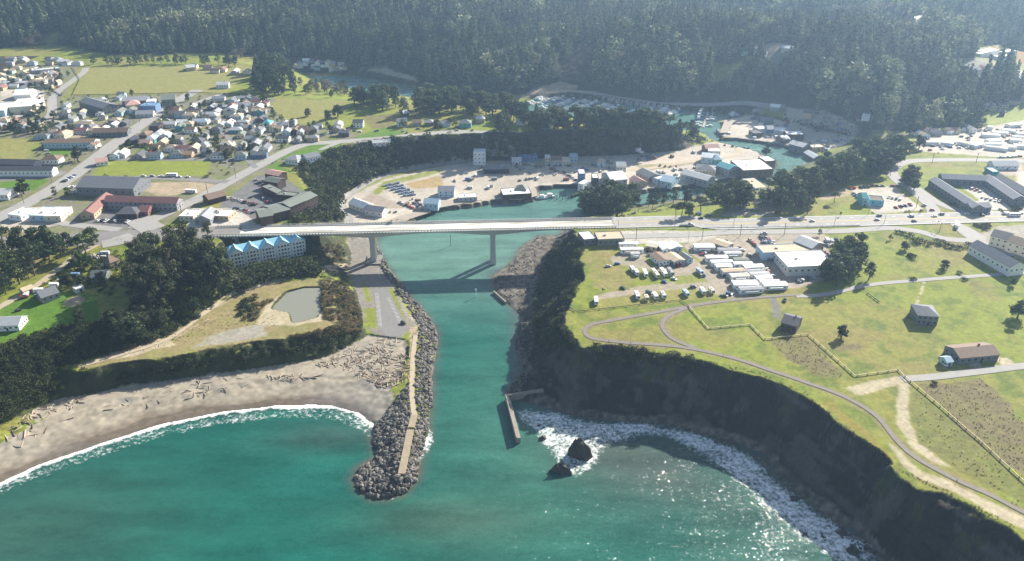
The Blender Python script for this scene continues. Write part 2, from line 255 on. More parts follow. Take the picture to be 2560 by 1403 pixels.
# ---------------------------------------------------------------- ground colours (real albedos), painted on the terrain grids
GRASS=(.185,.212,.030); LAWN=(.085,.165,.018); DRYG=(.215,.205,.062); TOWN=(.17,.16,.115); CONC=(.44,.41,.35); ASPH=(.155,.15,.145)
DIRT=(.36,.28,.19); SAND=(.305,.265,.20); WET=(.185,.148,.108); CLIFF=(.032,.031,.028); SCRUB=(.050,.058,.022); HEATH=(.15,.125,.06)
FLOOR=(.035,.04,.02); YARD=(.42,.37,.30); REED=(.26,.21,.10); OLIVE=(.245,.20,.095); GRAV=(.16,.15,.14); DAMP=(.29,.265,.215); BARE=(.40,.34,.23)
PATCH = [   # outline in the photo, colour, raggedness in metres, share of the grass left in it
 # town and yards, north side
 ([(0,420),(0,160),(200,160),(150,260),(185,240),(470,235),(620,238),(700,250),(700,300),(860,330),(990,345),(830,360),(640,440),(500,520),(350,590),(0,590)],TOWN,3,.5),
 ([(182,238),(220,168),(620,164),(632,190),(640,236)],DRYG,2,.0),
 ([(668,262),(700,247),(868,252),(880,262),(840,300),(720,310)],DRYG,3,.1),
 ([(880,330),(885,285),(985,280),(995,330)],GRASS,2,.3),([(905,290),(985,285),(990,318),(930,322)],HEATH,2,.3),
 ([(228,438),(260,400),(525,402),(520,440)],GRASS,1.5,.0),([(350,475),(375,455),(480,455),(540,462),(530,480),(400,490)],DIRT,3,.3),
 ([(0,400),(0,348),(95,348),(60,398)],DRYG,2,0),([(70,392),(110,350),(100,348),(60,395)],GRASS,1,0),([(112,388),(122,368),(185,366),(175,386)],LAWN,1,0),
 ([(0,475),(0,455),(125,447),(90,475)],LAWN,1,0),
 ([(395,330),(380,360),(345,392),(330,395),(350,370)],LAWN,1,0),([(735,435),(665,420),(700,400),(790,395),(830,362),(845,352),(800,352),(760,370),(690,400)],LAWN,1,0),
 ([(800,355),(840,345),(860,360),(830,385),(800,400),(770,395)],LAWN,2,.3),([(880,345),(960,318),(1010,332),(960,346)],LAWN,2,.2),
 ([(520,555),(560,500),(640,440),(690,432),(760,480),(700,545)],ASPH,1,0),([(460,590),(480,520),(600,522),(640,560),(640,592)],CONC,1,0),
 ([(210,565),(220,545),(300,500),(460,500),(450,520),(400,540),(350,570)],ASPH,1,0),([(335,560),(380,522),(415,525),(370,552)],LAWN,1,0),
 ([(0,570),(30,520),(165,515),(160,560),(60,580)],YARD,1,0),([(20,300),(0,300),(0,225),(110,225),(110,255),(60,290)],YARD,1,0),
 ([(225,480),(180,475),(200,445),(230,440)],ASPH,1,0),([(165,345),(250,320),(330,318),(310,335)],DIRT,2,.2),([(560,235),(600,200),(625,190),(640,236)],GRASS,2,0),
 # headland left
 ([(0,860),(0,770),(60,740),(130,720),(240,740),(250,800),(140,820)],LAWN,1.5,0),([(0,700),(0,640),(110,650),(60,690)],DRYG,2,.2),([(0,650),(60,610),(120,640),(90,670),(0,705)],REED,2,.2),
 ([(160,765),(165,750),(200,735),(215,748),(190,768)],DIRT,1.5,.2),
 # pond terrace
 ([(150,915),(212,925),(400,900),(560,866),(700,848),(860,820),(850,720),(800,695),(640,716),(530,765),(480,800),(400,848),(280,884),(215,902)],OLIVE,1.5,.3),
 ([(200,915),(240,890),(420,850),(440,862),(330,890)],BARE,3,.3),([(480,870),(520,840),(600,820),(660,812),(670,840),(600,850)],DAMP,3,.15),([(640,812),(660,770),(690,745),(720,735),(810,720),(808,800),(735,815)],BARE,2,.2),
 ([(830,705),(862,700),(888,740),(905,800),(905,830),(840,830),(850,780)],REED,1.5,.3),([(798,700),(828,700),(838,760),(830,830),(800,830),(808,770)],OLIVE,1,.3),
 ([(870,690),(760,690),(640,722),(525,775),(500,790),(520,775),(640,705),(760,680),(880,668)],(.36,.28,.19),1.5,.0),([(525,775),(500,792),(400,852),(300,890),(220,910),(300,880),(400,842),(480,795)],DIRT,1.5,.2),
 ([(785,622),(830,605),(870,650),(860,680),(820,660)],REED,2,.3),([(800,620),(815,617),(868,660),(850,672)],DIRT,1,.1),
 # beach parking
 ([(868,592),(940,592),(958,650),(985,715),(1020,785),(1048,815),(1046,850),(960,845),(930,832),(905,790),(893,745),(880,700),(866,660)],(.22,.20,.17),.6,0),
 ([(905,715),(918,712),(930,757),(915,752)],GRASS,.4,0),([(910,772),(938,768),(942,822),(915,815)],GRASS,.5,0),([(970,722),(982,720),(1010,790),(1022,815),(1008,800)],GRASS,.6,0),
 ([(975,850),(1005,845),(1032,815),(1050,820),(1048,880),(1030,910),(1000,880)],GRASS,1.2,.3),([(1024,820),(1044,816),(1034,850),(1036,880),(1026,925),(1024,900),(1026,860)],DIRT,.5,.1),
 # harbour flats
 ([(868,592),(862,550),(845,510),(870,480),(950,438),(1080,412),(1180,402),(1290,397),(1400,390),(1560,385),(1700,374),(1790,356),(1880,374),(1935,398),(1930,425),(1865,440),(1700,468),(1560,480),(1450,478),(1445,462),(1345,466),(1338,498),(1245,500),(1200,508),(1060,525),(1040,547),(1010,557),(950,573),(938,592)],YARD,1.5,.0),
 ([(930,480),(960,455),(1080,425),(1110,422),(1105,432),(980,462),(940,490)],GRASS,2,.2),([(1010,460),(1105,438),(1108,468),(1030,472)],(.33,.24,.11),1.5,.1),([(945,440),(1080,412),(1180,404),(1090,418),(960,448),(880,490)],GRASS,1,.2),
 ([(905,500),(930,482),(1000,510),(1010,520),(960,520)],(.30,.25,.19),1.5,.1),([(1600,400),(1640,392),(1740,392),(1745,402),(1620,412)],(.46,.38,.30),2,.0),([(1590,412),(1620,412),(1740,404),(1740,408),(1640,425),(1600,425)],OLIVE,1.5,.3),
 ([(1340,440),(1420,435),(1425,455),(1345,460)],(.33,.29,.23),1.5,0),
 # east boat yard
 ([(1800,345),(1812,312),(1806,304),(1884,284),(1880,272),(1960,268),(2060,280),(2130,305),(2165,335),(2120,360),(2035,384),(1950,361),(1834,345)],YARD,1.5,0),
 ([(1898,295),(1905,268),(1960,268),(1962,292)],GRASS,1.5,0),([(1870,300),(1895,268),(1905,268),(1895,300)],GRAV,1,0),([(2010,300),(2060,275),(2110,305),(2140,325),(2100,340),(2040,330)],(.34,.29,.23),2,0),
 # south headland, town side
 ([(1560,545),(1660,530),(1740,522),(1870,505),(1930,500),(1920,545),(1560,552)],GRASS,2,.0),([(1540,548),(1640,540),(1690,545),(1680,553),(1540,555)],DIRT,1.2,.2),
 ([(1800,540),(1880,495),(1930,495),(1935,540)],(.30,.26,.21),1.2,.1),([(1865,520),(1880,500),(1900,530),(1880,532)],GRASS,.8,0),([(2045,495),(2120,468),(2160,470),(2150,485),(2060,500)],DIRT,1.5,.3),
 ([(2130,475),(2235,465),(2265,490),(2310,525),(2190,535),(2160,510)],YARD,1,0),([(2385,455),(2470,455),(2530,525),(2400,525),(2450,500)],CONC,1,0),
 ([(2290,378),(2290,340),(2420,325),(2560,300),(2700,290),(2700,390),(2520,395)],YARD,2,.0),([(2480,400),(2560,395),(2560,440),(2500,440)],(.35,.28,.22),2,.2),([(2540,430),(2600,430),(2600,560),(2550,520)],YARD,2,0),
 ([(1560,612),(1552,578),(1800,572),(1800,590),(1760,606),(1600,610)],(.40,.37,.31),1,0),([(1700,612),(1800,590),(1890,585),(2060,585),(2080,640),(2060,700),(1990,720),(1900,720),(1800,690)],(.32,.27,.21),2,.05),
 ([(1530,660),(1520,640),(1600,625),(1720,640),(1830,700),(1880,745),(1820,745),(1720,720),(1640,735),(1490,750),(1480,742),(1600,715),(1700,700),(1650,680)],(.31,.26,.20),2.5,.15),
 ([(1470,640),(1520,615),(1535,660),(1600,690),(1560,720),(1480,720)],(.22,.19,.065),4,.4),([(1680,690),(1750,685),(1770,705),(1690,712)],GRASS,1.2,.2),([(1610,640),(1650,640),(1660,665),(1620,668)],GRASS,1,.2),
 ([(1480,770),(1480,752),(1700,722),(1830,742),(1720,752),(1600,768)],(.22,.20,.055),1.5,.3),
 ([(1560,557),(1570,552),(2300,538),(2320,545),(2300,575),(1840,580),(1560,575)],GRASS,1,.1),
 ([(2430,620),(2440,590),(2500,565),(2560,562),(2700,562),(2700,700),(2560,650)],(.30,.27,.22),1.5,.2),([(1925,745),(1938,740),(1955,785),(1945,800),(1932,790)],GRAV,.8,.1),
 # heath and bare ground on the headland
 ([(1925,850),(2015,842),(2045,868),(2105,935),(2100,948),(2040,940),(1960,890)],HEATH,3,.35),([(2300,960),(2330,955),(2420,955),(2450,945),(2520,1010),(2620,1120),(2620,1240),(2560,1195),(2400,1075)],HEATH,4,.25),
 ([(2270,965),(2300,985),(2560,1210),(2560,1260),(2400,1180),(2300,1110),(2270,1040)],(.15,.15,.045),3,.4),([(2110,970),(2190,950),(2262,940),(2275,955),(2200,975),(2140,990)],BARE,1,.1),
 ([(2245,960),(2272,960),(2272,1050),(2300,1110),(2380,1170),(2340,1160),(2280,1120),(2240,1060)],BARE,1.5,.15),([(2215,1105),(2235,1115),(2300,1175),(2360,1200),(2450,1240),(2600,1310),(2600,1345),(2480,1285),(2370,1225),(2290,1195),(2245,1150)],BARE,1.8,.15),
 ([(2410,900),(2440,892),(2520,895),(2540,910),(2450,920),(2430,916)],BARE,.7,0),([(2448,905),(2490,902),(2505,912),(2455,918)],GRASS,.5,0),([(2085,865),(2150,858),(2155,872),(2090,880)],HEATH,1,.2),
 ([(2050,1010),(2070,1000),(2170,1080),(2240,1150),(2220,1150),(2130,1065)],(.21,.17,.035),1.5,.2),
 # hillside clearings
 ([(100,105),(115,85),(155,75),(160,90),(130,112)],DRYG,4,0),([(20,140),(25,128),(75,118),(70,130)],DRYG,4,0),
 ([(2010,45),(2075,50),(2130,50),(2130,62),(2080,80),(2065,90),(2045,65)],DRYG,4,.1),([(1775,155),(1830,160),(1900,130),(1880,160),(1830,190),(1790,205)],GRASS,5,.3),
 ([(2270,45),(2320,28),(2312,50),(2292,60),(2290,85),(2280,85)],(.55,.5,.42),3,0),([(2440,118),(2500,110),(2560,135),(2700,140),(2700,200),(2560,195),(2500,170),(2440,150)],DRYG,6,.3),
 ([(2500,160),(2560,178),(2700,200),(2700,215),(2540,198)],CONC,3,0),([(1290,245),(1340,220),(1400,204),(1450,215),(1430,228),(1340,240)],DIRT,3,.1),([(1400,200),(1410,160),(1450,125),(1492,135),(1490,165),(1455,205)],(.17,.13,.09),5,.2),
 ([(900,172),(960,168),(1040,195),(1045,208),(1000,205)],BARE,3,.1),([(720,160),(760,145),(860,155),(900,175),(860,180),(780,170)],TOWN,3,.2),([(2440,300),(2400,318),(2350,325),(2400,330),(2560,300),(2560,270),(2480,270)],GRASS,4,.2),
 ([(1900,110),(1960,108),(2000,125),(1960,150),(1940,180),(1920,150)],TOWN,6,.2),([(2380,150),(2470,150),(2480,220),(2400,220)],TOWN,6,.3),
]
def mixc(C, m, col, a):
    a = np.asarray(a)[..., None] if np.ndim(a) else a
    C[m] = (C * (1 - a) + np.asarray(col) * a)[m]
_pw = [(G(p), c, r, k) for p, c, r, k in PATCH]
LINES = [  # worn tracks: centre line in the photo, width, colour
 ([(2310,705),(2300,740),(2285,775)],2,BARE),([(200,915),(300,885),(430,848),(520,800)],3,DIRT),([(1830,748),(1900,742),(1990,738)],3,GRAV)]
_TRAILS = [[(1900,744),(1800,755),(1730,765),(1640,782),(1540,800),(1480,812),(1462,826),(1478,846),(1560,857),(1700,868),(1830,895),(1930,928),(2010,955),(2110,992),(2190,1040),(2240,1100),(2290,1145),(2390,1200),(2480,1240),(2560,1282),(2700,1350)],[(1730,765),(1672,790),(1655,815),(1682,848),(1740,872)]]
LINES += [(p, 6.5, (.21, .17, .09)) for p in _TRAILS]
_lw = [(G(p), w_, c) for p, w_, c in LINES]
def paint(g, Hh):
    gy, gx = np.gradient(Hh, g.res); sl = np.hypot(gx, gy)
    n1 = fbm(g.X, g.Y, 60, 101); n2 = fbm(g.X, g.Y, 9, 111, 3); n3 = vnoise(g.X, g.Y, 2.5, 121)
    C = np.zeros((g.ny, g.nx, 3)) + np.array(GRASS)
    full = np.ones((g.ny, g.nx), bool)
    mixc(C, full, (.215, .19, .055), np.clip((n1 - .42) * 3.5, 0, .6)); mixc(C, full, (.085, .13, .02), np.clip((n2 - .5) * 3, 0, .7)); mixc(C, full, (.20, .15, .06), np.clip((fbm(g.X, g.Y, 25, 141) - .6) * 4, 0, .4))
    cls = np.zeros((g.ny, g.nx), np.int8)
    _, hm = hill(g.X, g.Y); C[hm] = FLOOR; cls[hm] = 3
    beachy = (Hh < 4.0) & (g.X < -45) & (g.Y < 520) & (Hh > -4)
    # patches
    for k, (pw, c, r, keep) in enumerate(_pw):
        if pw[:, 0].max() < g.x0 or pw[:, 0].min() > g.X.max() or pw[:, 1].max() < g.y0 or pw[:, 1].min() > g.Y.max(): continue
        m = g.fill(rough(pw[:, :2], max(g.res, 2), r, 200 + k))
        if not m.any(): continue
        a = blur(m.astype(float), 1) * (1 - keep * np.clip((n2 - .4) * 6, 0, 1))
        mixc(C, a > .02, (np.array(c) * (.72 + .56 * n1[..., None])) if c is YARD else c, a)
    for pw, w_, c in _lw:
        m = g.line(pw[:, :2], w_) & (n3 + n2 > .75); mixc(C, m, c, .7)
    # slopes
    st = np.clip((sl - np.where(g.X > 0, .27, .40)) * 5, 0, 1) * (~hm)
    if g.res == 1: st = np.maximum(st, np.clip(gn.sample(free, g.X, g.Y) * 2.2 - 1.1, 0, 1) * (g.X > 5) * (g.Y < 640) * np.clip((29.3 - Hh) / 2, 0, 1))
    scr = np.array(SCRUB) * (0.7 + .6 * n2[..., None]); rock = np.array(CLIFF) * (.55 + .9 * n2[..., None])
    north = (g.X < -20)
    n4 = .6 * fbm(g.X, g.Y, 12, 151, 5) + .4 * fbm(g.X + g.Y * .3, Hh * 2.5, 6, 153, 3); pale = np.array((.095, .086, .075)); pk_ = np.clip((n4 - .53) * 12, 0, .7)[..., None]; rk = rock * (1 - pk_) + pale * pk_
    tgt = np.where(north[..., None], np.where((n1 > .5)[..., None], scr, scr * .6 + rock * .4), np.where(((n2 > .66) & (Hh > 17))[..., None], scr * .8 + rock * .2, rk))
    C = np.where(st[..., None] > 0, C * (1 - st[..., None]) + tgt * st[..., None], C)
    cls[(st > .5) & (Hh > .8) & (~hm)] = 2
    # shores
    tide = (Hh < 2.6) & (~beachy) & (g.Y < 760)
    C[tide] = (np.array((.12, .105, .085)) * (.5 + n3[..., None]))[tide]
    b = beachy & (st < .5) & (g.X < -110 + .0 * g.Y) | (beachy & (st < .5) & (g.Y < 500))
    if b.any():
        t = np.clip(Hh / 3.2, 0, 1)[..., None]
        sand = np.where(t < .22, np.array(WET) * .75, np.where(t < .45, np.array(WET) * (1 - (t - .22) / .23) + np.array(SAND) * ((t - .22) / .23), np.array(SAND)))
        grey = np.clip((fbm(g.X * .45 + g.Y * .1, g.Y * 1.5 - g.X * .25, 26, 131) - .48) * 5, 0, 1)[..., None]
        sand = sand * (1 - grey * .3) + np.array((.19, .19, .19)) * grey * .3
        sand = sand * (.93 + .14 * n3[..., None])
        C[b] = sand[b]; cls[b] = 1
    C *= (.86 + .28 * n3)[..., None]
    return C, cls
# terrain mesh, three resolutions, split by what it is
ga = gn; gm = Grid(-760, 760, 662, 1302, 2); gf = Grid(-2000, 2000, 1296, 2900, 8)
parts = {0: [[], [], [], 0], 1: [[], [], [], 0], 2: [[], [], [], 0], 3: [[], [], [], 0]}
WATERP = []
for g in (ga, gm, gf):
    Hh = HN if g is ga else hgt(g.X, g.Y)
    if g is ga:
        Hh = Hh[: int((664 - g.y0) / g.res) + 1]; gg = Grid(g.x0, g.x0 + (g.nx - 1) * g.res, g.y0, g.y0 + (Hh.shape[0] - 1) * g.res, g.res)
        gg.nx = Hh.shape[1]; gg.ny = Hh.shape[0]; gg.X = g.X[:gg.ny]; gg.Y = g.Y[:gg.ny]; g = gg
    C, cls = paint(g, Hh)
    if g.res == 2: gmC = C
    V = np.stack([g.X, g.Y, Hh], -1).reshape(-1, 3); Cf = C.reshape(-1, 3)
    idx = np.arange(g.nx * g.ny).reshape(g.ny, g.nx)
    q = np.stack([idx[:-1, :-1], idx[:-1, 1:], idx[1:, 1:], idx[1:, :-1]], -1).reshape(-1, 4)
    fh = np.maximum.reduce([Hh[:-1, :-1], Hh[1:, 1:], Hh[1:, :-1], Hh[:-1, 1:]]).ravel()
    xc = g.X[:-1, :-1].ravel(); yc = g.Y[:-1, :-1].ravel()
    vis = (np.abs(xc) < yc * .86 + 60) & (fh > -2.6)
    fc = cls[:-1, :-1].ravel()
    for k in parts:
        s = q[vis & (fc == k)]
        if len(s) == 0: continue
        u, inv = np.unique(s, return_inverse=True)
        p = parts[k]; p[0].append(V[u]); p[1].append(inv.reshape(-1, 4) + p[3]); p[2].append(Cf[u]); p[3] += len(u)
    if g.res <= 2:                       # the water sheet follows the low cells
        st = 2 if g.res == 1 else 2
        h2 = Hh[::st, ::st]; lowm = h2 < .25
        for _ in range(1): B = np.pad(lowm, 1); lowm = B[1:-1, 1:-1] | B[:-2, 1:-1] | B[2:, 1:-1] | B[1:-1, :-2] | B[1:-1, 2:]
        WATERP.append((g.X[::st, ::st], g.Y[::st, ::st], h2, lowm, g.y0))
def ground_mat(name, sc, bump, k_=0, rg=.9):
    m, N, L, b = nodes(name); b.inputs['Roughness'].default_value = rg; b.inputs['Specular IOR Level'].default_value = .15
    at = N.new('ShaderNodeAttribute'); at.attribute_name = 'tint'
    tc = N.new('ShaderNodeTexCoord'); n1 = N.new('ShaderNodeTexNoise'); n1.inputs['Scale'].default_value = sc; n1.inputs['Detail'].default_value = 6; n1.inputs['Roughness'].default_value = .65
    L.new(tc.outputs['Object'], n1.inputs['Vector'])
    mr = N.new('ShaderNodeMapRange'); mr.inputs[1].default_value = .25; mr.inputs[2].default_value = .75; mr.inputs[3].default_value = .72 if k_ != 1 else .85; mr.inputs[4].default_value = 1.28 if k_ != 1 else 1.12
    L.new(n1.outputs['Fac'], mr.inputs[0])
    mx = N.new('ShaderNodeMix'); mx.data_type = 'RGBA'; mx.blend_type = 'MULTIPLY'; mx.inputs[0].default_value = 1
    L.new(at.outputs['Color'], mx.inputs[6]); L.new(mr.outputs[0], mx.inputs[7]); L.new(mx.outputs[2], b.inputs['Base Color'])
    bp = N.new('ShaderNodeBump'); bp.inputs['Strength'].default_value = bump; bp.inputs['Distance'].default_value = .5
    L.new(n1.outputs['Fac'], bp.inputs['Height']); L.new(bp.outputs[0], b.inputs['Normal'])
    return m
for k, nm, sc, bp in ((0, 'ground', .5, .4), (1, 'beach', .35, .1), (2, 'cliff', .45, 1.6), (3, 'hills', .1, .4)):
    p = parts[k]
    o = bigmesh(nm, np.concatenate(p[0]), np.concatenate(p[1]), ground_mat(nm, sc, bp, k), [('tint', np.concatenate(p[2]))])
    kind(o, 'structure')
# ---------------------------------------------------------------- water
def blob(X, Y, px, rx, ry, z=0.):
    c = P(px[0], px[1], z); return np.exp(-(((X - c[0]) / rx) ** 2 + ((Y - c[1]) / ry) ** 2))
FOAM_POLY = [  # broken water: outline in the photo, density
 ([(1283,1010),(1370,1022),(1480,1047),(1600,1055),(1650,1070),(1600,1100),(1540,1110),(1470,1180),(1430,1205),(1380,1150),(1330,1085),(1298,1062)],.62),
 ([(1600,1052),(1700,1066),(1800,1096),(1900,1140),(1945,1192),(2005,1238),(2075,1292),(2155,1347),(2215,1412),(2080,1412),(1980,1340),(1890,1262),(1820,1195),(1740,1135),(1660,1100),(1560,1090)],.63),
 ([(1690,1095),(1760,1120),(1860,1180),(1930,1250),(2020,1330),(2100,1412),(1900,1412),(1820,1310),(1720,1220),(1640,1150)],.43),
 ([(1040,1070),(1085,1060),(1080,1110),(1058,1150),(1055,1205),(1015,1240),(960,1258),(890,1240),(874,1216),(950,1240),(1005,1230),(1028,1195),(1040,1120)],.72),
 ([(1060,900),(1082,930),(1084,1060),(1060,1080)],.45),([(930,1062),(938,1075),(935,1150),(880,1190),(876,1178),(925,1140)],.4),([(1290,850),(1262,900),(1258,990),(1275,985),(1300,930)],.42)]
SURF = [(-300,1300),(0,1210),(100,1163),(250,1112),(400,1064),(560,1030),(700,1015),(830,1015),(890,1030),(935,1060)]
wm_, N, L, b = nodes('sea_water')
b.inputs['Roughness'].default_value = .12; b.inputs['IOR'].default_value = 1.33; b.inputs['Specular IOR Level'].default_value = .5
at = N.new('ShaderNodeAttribute'); at.attribute_name = 'tint'; af = N.new('ShaderNodeAttribute'); af.attribute_name = 'foam'
tc = N.new('ShaderNodeTexCoord')
def nz(sc, det, rg=.6, stretch=None):
    n = N.new('ShaderNodeTexNoise'); n.inputs['Scale'].default_value = sc; n.inputs['Detail'].default_value = det; n.inputs['Roughness'].default_value = rg
    if stretch:
        mp = N.new('ShaderNodeMapping'); mp.inputs['Scale'].default_value = stretch; L.new(tc.outputs['Object'], mp.inputs['Vector']); L.new(mp.outputs[0], n.inputs['Vector'])
    else: L.new(tc.outputs['Object'], n.inputs['Vector'])
    return n
def mth(op, a, b_=None, c=None, clamp=False):
    n = N.new('ShaderNodeMath'); n.operation = op; n.use_clamp = clamp
    for i, v in enumerate((a, b_, c)):
        if v is None: continue
        if isinstance(v, (int, float)): n.inputs[i].default_value = v
        else: L.new(v, n.inputs[i])
    return n.outputs[0]
swell = nz(.045, 3, .5, (.5, 1.6, 1)); chop = nz(.33, 4, .65, (.75, 1.3, 1)); fn = nz(.42, 8, .78); fn2 = nz(.06, 3)
fsum = mth('ADD', mth('MULTIPLY', fn.outputs['Fac'], .75), mth('MULTIPLY', fn2.outputs['Fac'], .25))
fth = mth('ADD', .5, mth('MULTIPLY', mth('SUBTRACT', .5, af.outputs['Fac']), .62))
fmask = mth('MULTIPLY', mth('SUBTRACT', fsum, fth), 7.0, clamp=True)
fmask = mth('MULTIPLY', fmask, mth('GREATER_THAN', af.outputs['Fac'], .02))
tv = N.new('ShaderNodeMix'); tv.data_type = 'RGBA'; tv.blend_type = 'MULTIPLY'; tv.inputs[0].default_value = 1
mr = N.new('ShaderNodeMapRange'); mr.inputs[1].default_value = .3; mr.inputs[2].default_value = .7; mr.inputs[3].default_value = .90; mr.inputs[4].default_value = 1.10
L.new(swell.outputs['Fac'], mr.inputs[0]); L.new(at.outputs['Color'], tv.inputs[6]); L.new(mr.outputs[0], tv.inputs[7])
fx_ = N.new('ShaderNodeMix'); fx_.data_type = 'RGBA'; L.new(fmask, fx_.inputs[0]); L.new(tv.outputs[2], fx_.inputs[6]); fx_.inputs[7].default_value = (.82, .82, .80, 1)
def vm(op, a, b_):
    n = N.new('ShaderNodeVectorMath'); n.operation = op
    for i, v in enumerate((a, b_)):
        if isinstance(v, tuple): n.inputs[i].default_value = v
        elif v is not None: L.new(v, n.inputs[i])
    return n.outputs[0]
rip = nz(.95, 3, .5); tot = None                  # facets of the chop as slopes
for n_, k in ((swell, .25), (chop, .65), (rip, 1.45)):
    q = vm('MULTIPLY', vm('SUBTRACT', n_.outputs['Color'], (.5, .5, .5)), (k * 1.3, k * 1.3, 0)); tot = q if tot is None else vm('ADD', tot, q)
wn_ = vm('NORMALIZE', vm('ADD', tot, (0, 0, 1)), None)
N.remove(b); df = N.new('ShaderNodeBsdfDiffuse'); L.new(fx_.outputs[2], df.inputs['Color'])
sn = vm('NORMALIZE', vm('ADD', vm('MULTIPLY', vm('SUBTRACT', swell.outputs['Color'], (.5, .5, .5)), (.45, .45, 0)), vm('ADD', vm('MULTIPLY', vm('SUBTRACT', chop.outputs['Color'], (.5, .5, .5)), (.35, .35, 0)), (0, 0, 1))), None); L.new(sn, df.inputs['Normal'])
gl = N.new('ShaderNodeBsdfGlossy'); gl.inputs['Roughness'].default_value = .05; L.new(wn_, gl.inputs['Normal'])
fr = N.new('ShaderNodeFresnel'); fr.inputs['IOR'].default_value = 1.33; L.new(sn, fr.inputs['Normal'])
ms = N.new('ShaderNodeMixShader'); L.new(mth('MULTIPLY', fr.outputs[0], mth('SUBTRACT', 1.0, mth('MULTIPLY', fmask, .8))), ms.inputs[0]); L.new(df.outputs[0], ms.inputs[1]); L.new(gl.outputs[0], ms.inputs[2]); L.new(ms.outputs[0], N['Material Output'].inputs['Surface'])
wV, wQ, wC, wF, off = [], [], [], [], 0
for X, Y, h2, lowm, y0 in WATERP:
    ny, nx = X.shape
    C = np.zeros((ny, nx, 3)) + np.array((.010, .094, .071))
    C = C * (1 - .0) ; n = fbm(X, Y, 70, 301); C *= (.92 + .16 * n)[..., None]
    ch = np.clip((Y - 470) / 120, 0, 1)[..., None]; C = C * (1 - ch) + np.array((.10, .20, .155)) * ch
    mid = np.clip(1 - np.hypot((X - 10) / 90, (Y - 360) / 160), 0, 1)[..., None]; C = C * (1 - mid * .7) + np.array((.05, .14, .10)) * mid * .7
    for px, rx, ry, c, a in (((1120,1300),45,16,(.055,.085,.058),.6),((1650,1170),38,30,(.075,.085,.075),.75),((1500,1120),30,22,(.085,.09,.075),.6),((1950,1300),60,50,(.05,.09,.075),.5),((830,1090),35,14,(.045,.075,.06),.6),((60,1330),70,50,(.035,.085,.062),.7),((1300,800),8,40,(.06,.085,.09),.7),((1250,690),14,30,(.07,.10,.11),.6)):
        m = (blob(X, Y, px, rx, ry) * a)[..., None]; C = C * (1 - m) + np.array(c) * m
    sh = np.clip(1 + h2 / 2.2, 0, 1)[..., None] ** 2; C = C * (1 - sh * .75) + np.array((.10, .09, .07)) * sh * .75
    if y0 > 600: C = C * .6 + np.array((.05, .14, .125)) * .4
    Fo = np.zeros((ny, nx)); gw = Grid(X[0, 0], X[0, -1], Y[0, 0], Y[-1, 0], X[0, 1] - X[0, 0]); gw.nx, gw.ny, gw.X, gw.Y = nx, ny, X, Y
    if y0 < 600:
        for pts, a in FOAM_POLY: Fo = np.maximum(Fo, blur(gw.fill(rough(PXY(pts, 0), 4, 3.5, 77)).astype(float), 9) * a)
        s = PXY(SURF, 0)
        Fo = np.maximum(Fo, blur(gw.line(s, 5).astype(float), 1) * .8); s2 = s.copy(); s2[:, 1] -= 8
        Fo = np.maximum(Fo, blur(gw.line(s2, 13).astype(float), 3) * .49)
    idx = np.arange(nx * ny).reshape(ny, nx)
    q = np.stack([idx[:-1, :-1], idx[:-1, 1:], idx[1:, 1:], idx[1:, :-1]], -1).reshape(-1, 4)
    lm = (lowm[:-1, :-1] & lowm[1:, 1:] & lowm[1:, :-1] & lowm[:-1, 1:]).ravel()
    s = q[lm]; u, inv = np.unique(s, return_inverse=True)
    V = np.stack([X, Y, np.zeros_like(X)], -1).reshape(-1, 3)[u]
    wV.append(V); wQ.append(inv.reshape(-1, 4) + off); wC.append(C.reshape(-1, 3)[u]); wF.append(Fo.ravel()[u]); off += len(u)
kind(bigmesh('sea', np.concatenate(wV), np.concatenate(wQ), wm_, [('tint', np.concatenate(wC)), ('foam', np.concatenate(wF))]), 'structure')
pp = PXY(POND, 15); pc = pp.mean(0); pp = pc + (pp - pc) * 1.08
pm, N2, L2, b2 = nodes('pond_water'); b2.inputs['Base Color'].default_value = (.21, .21, .16, 1); b2.inputs['Roughness'].default_value = .22; b2.inputs['IOR'].default_value = 1.33
kind(mesh('pond', [(x, y, 15.1) for x, y in pp], [list(range(len(pp)))], pm), 'structure')
# ---------------------------------------------------------------- roads, bridge
def spline(p, step=3.0):
    p = np.asarray(p, float); out = []
    e = np.vstack([2 * p[0] - p[1], p, 2 * p[-1] - p[-2]])
    for k in range(1, len(e) - 2):
        a, b, c, d = e[k - 1], e[k], e[k + 1], e[k + 2]; n = max(2, int(np.hypot(*(c - b)[:2]) / step))
        for q in range(n):
            t = q / n; out.append(.5 * ((2 * b) + (c - a) * t + (2 * a - 5 * b + 4 * c - d) * t * t + (3 * b - a - 3 * c + d) * t ** 3))
    out.append(p[-1]); return np.array(out)
def ribbon(name, px, wd, m, lift=.16, world=None, zfix=None, off=0.0, step=3.0, dash=None, k=None):
    p = spline(world if world is not None else G(px)[:, :2], step)[:, :2]
    t = np.gradient(p, axis=0); t /= np.maximum(np.hypot(t[:, 0], t[:, 1]), 1e-6)[:, None]; nrm = np.stack([-t[:, 1], t[:, 0]], 1)
    c = max(2, int(wd / 2.5) + 1); V = []; Fc = []
    us = np.linspace(-wd / 2, wd / 2, c)
    for i in range(len(p)):
        for u in us:
            q = p[i] + nrm[i] * (u + off); V.append((q[0], q[1], (float(hgt(q[0], q[1])) if zfix is None else zfix) + lift))
    for i in range(len(p) - 1):
        if dash and (i % dash[1]) >= dash[0]: continue
        for j in range(c - 1): a = i * c + j; Fc.append((a, a + 1, a + c + 1, a + c))
    return kind(mesh(name, V, Fc, m, smooth=True), 'structure')
def road_mat(name, col, var=.18):
    if name in MATS: return MATS[name]
    return mat(name, col, .85, var, .35, 0, .15, .25)
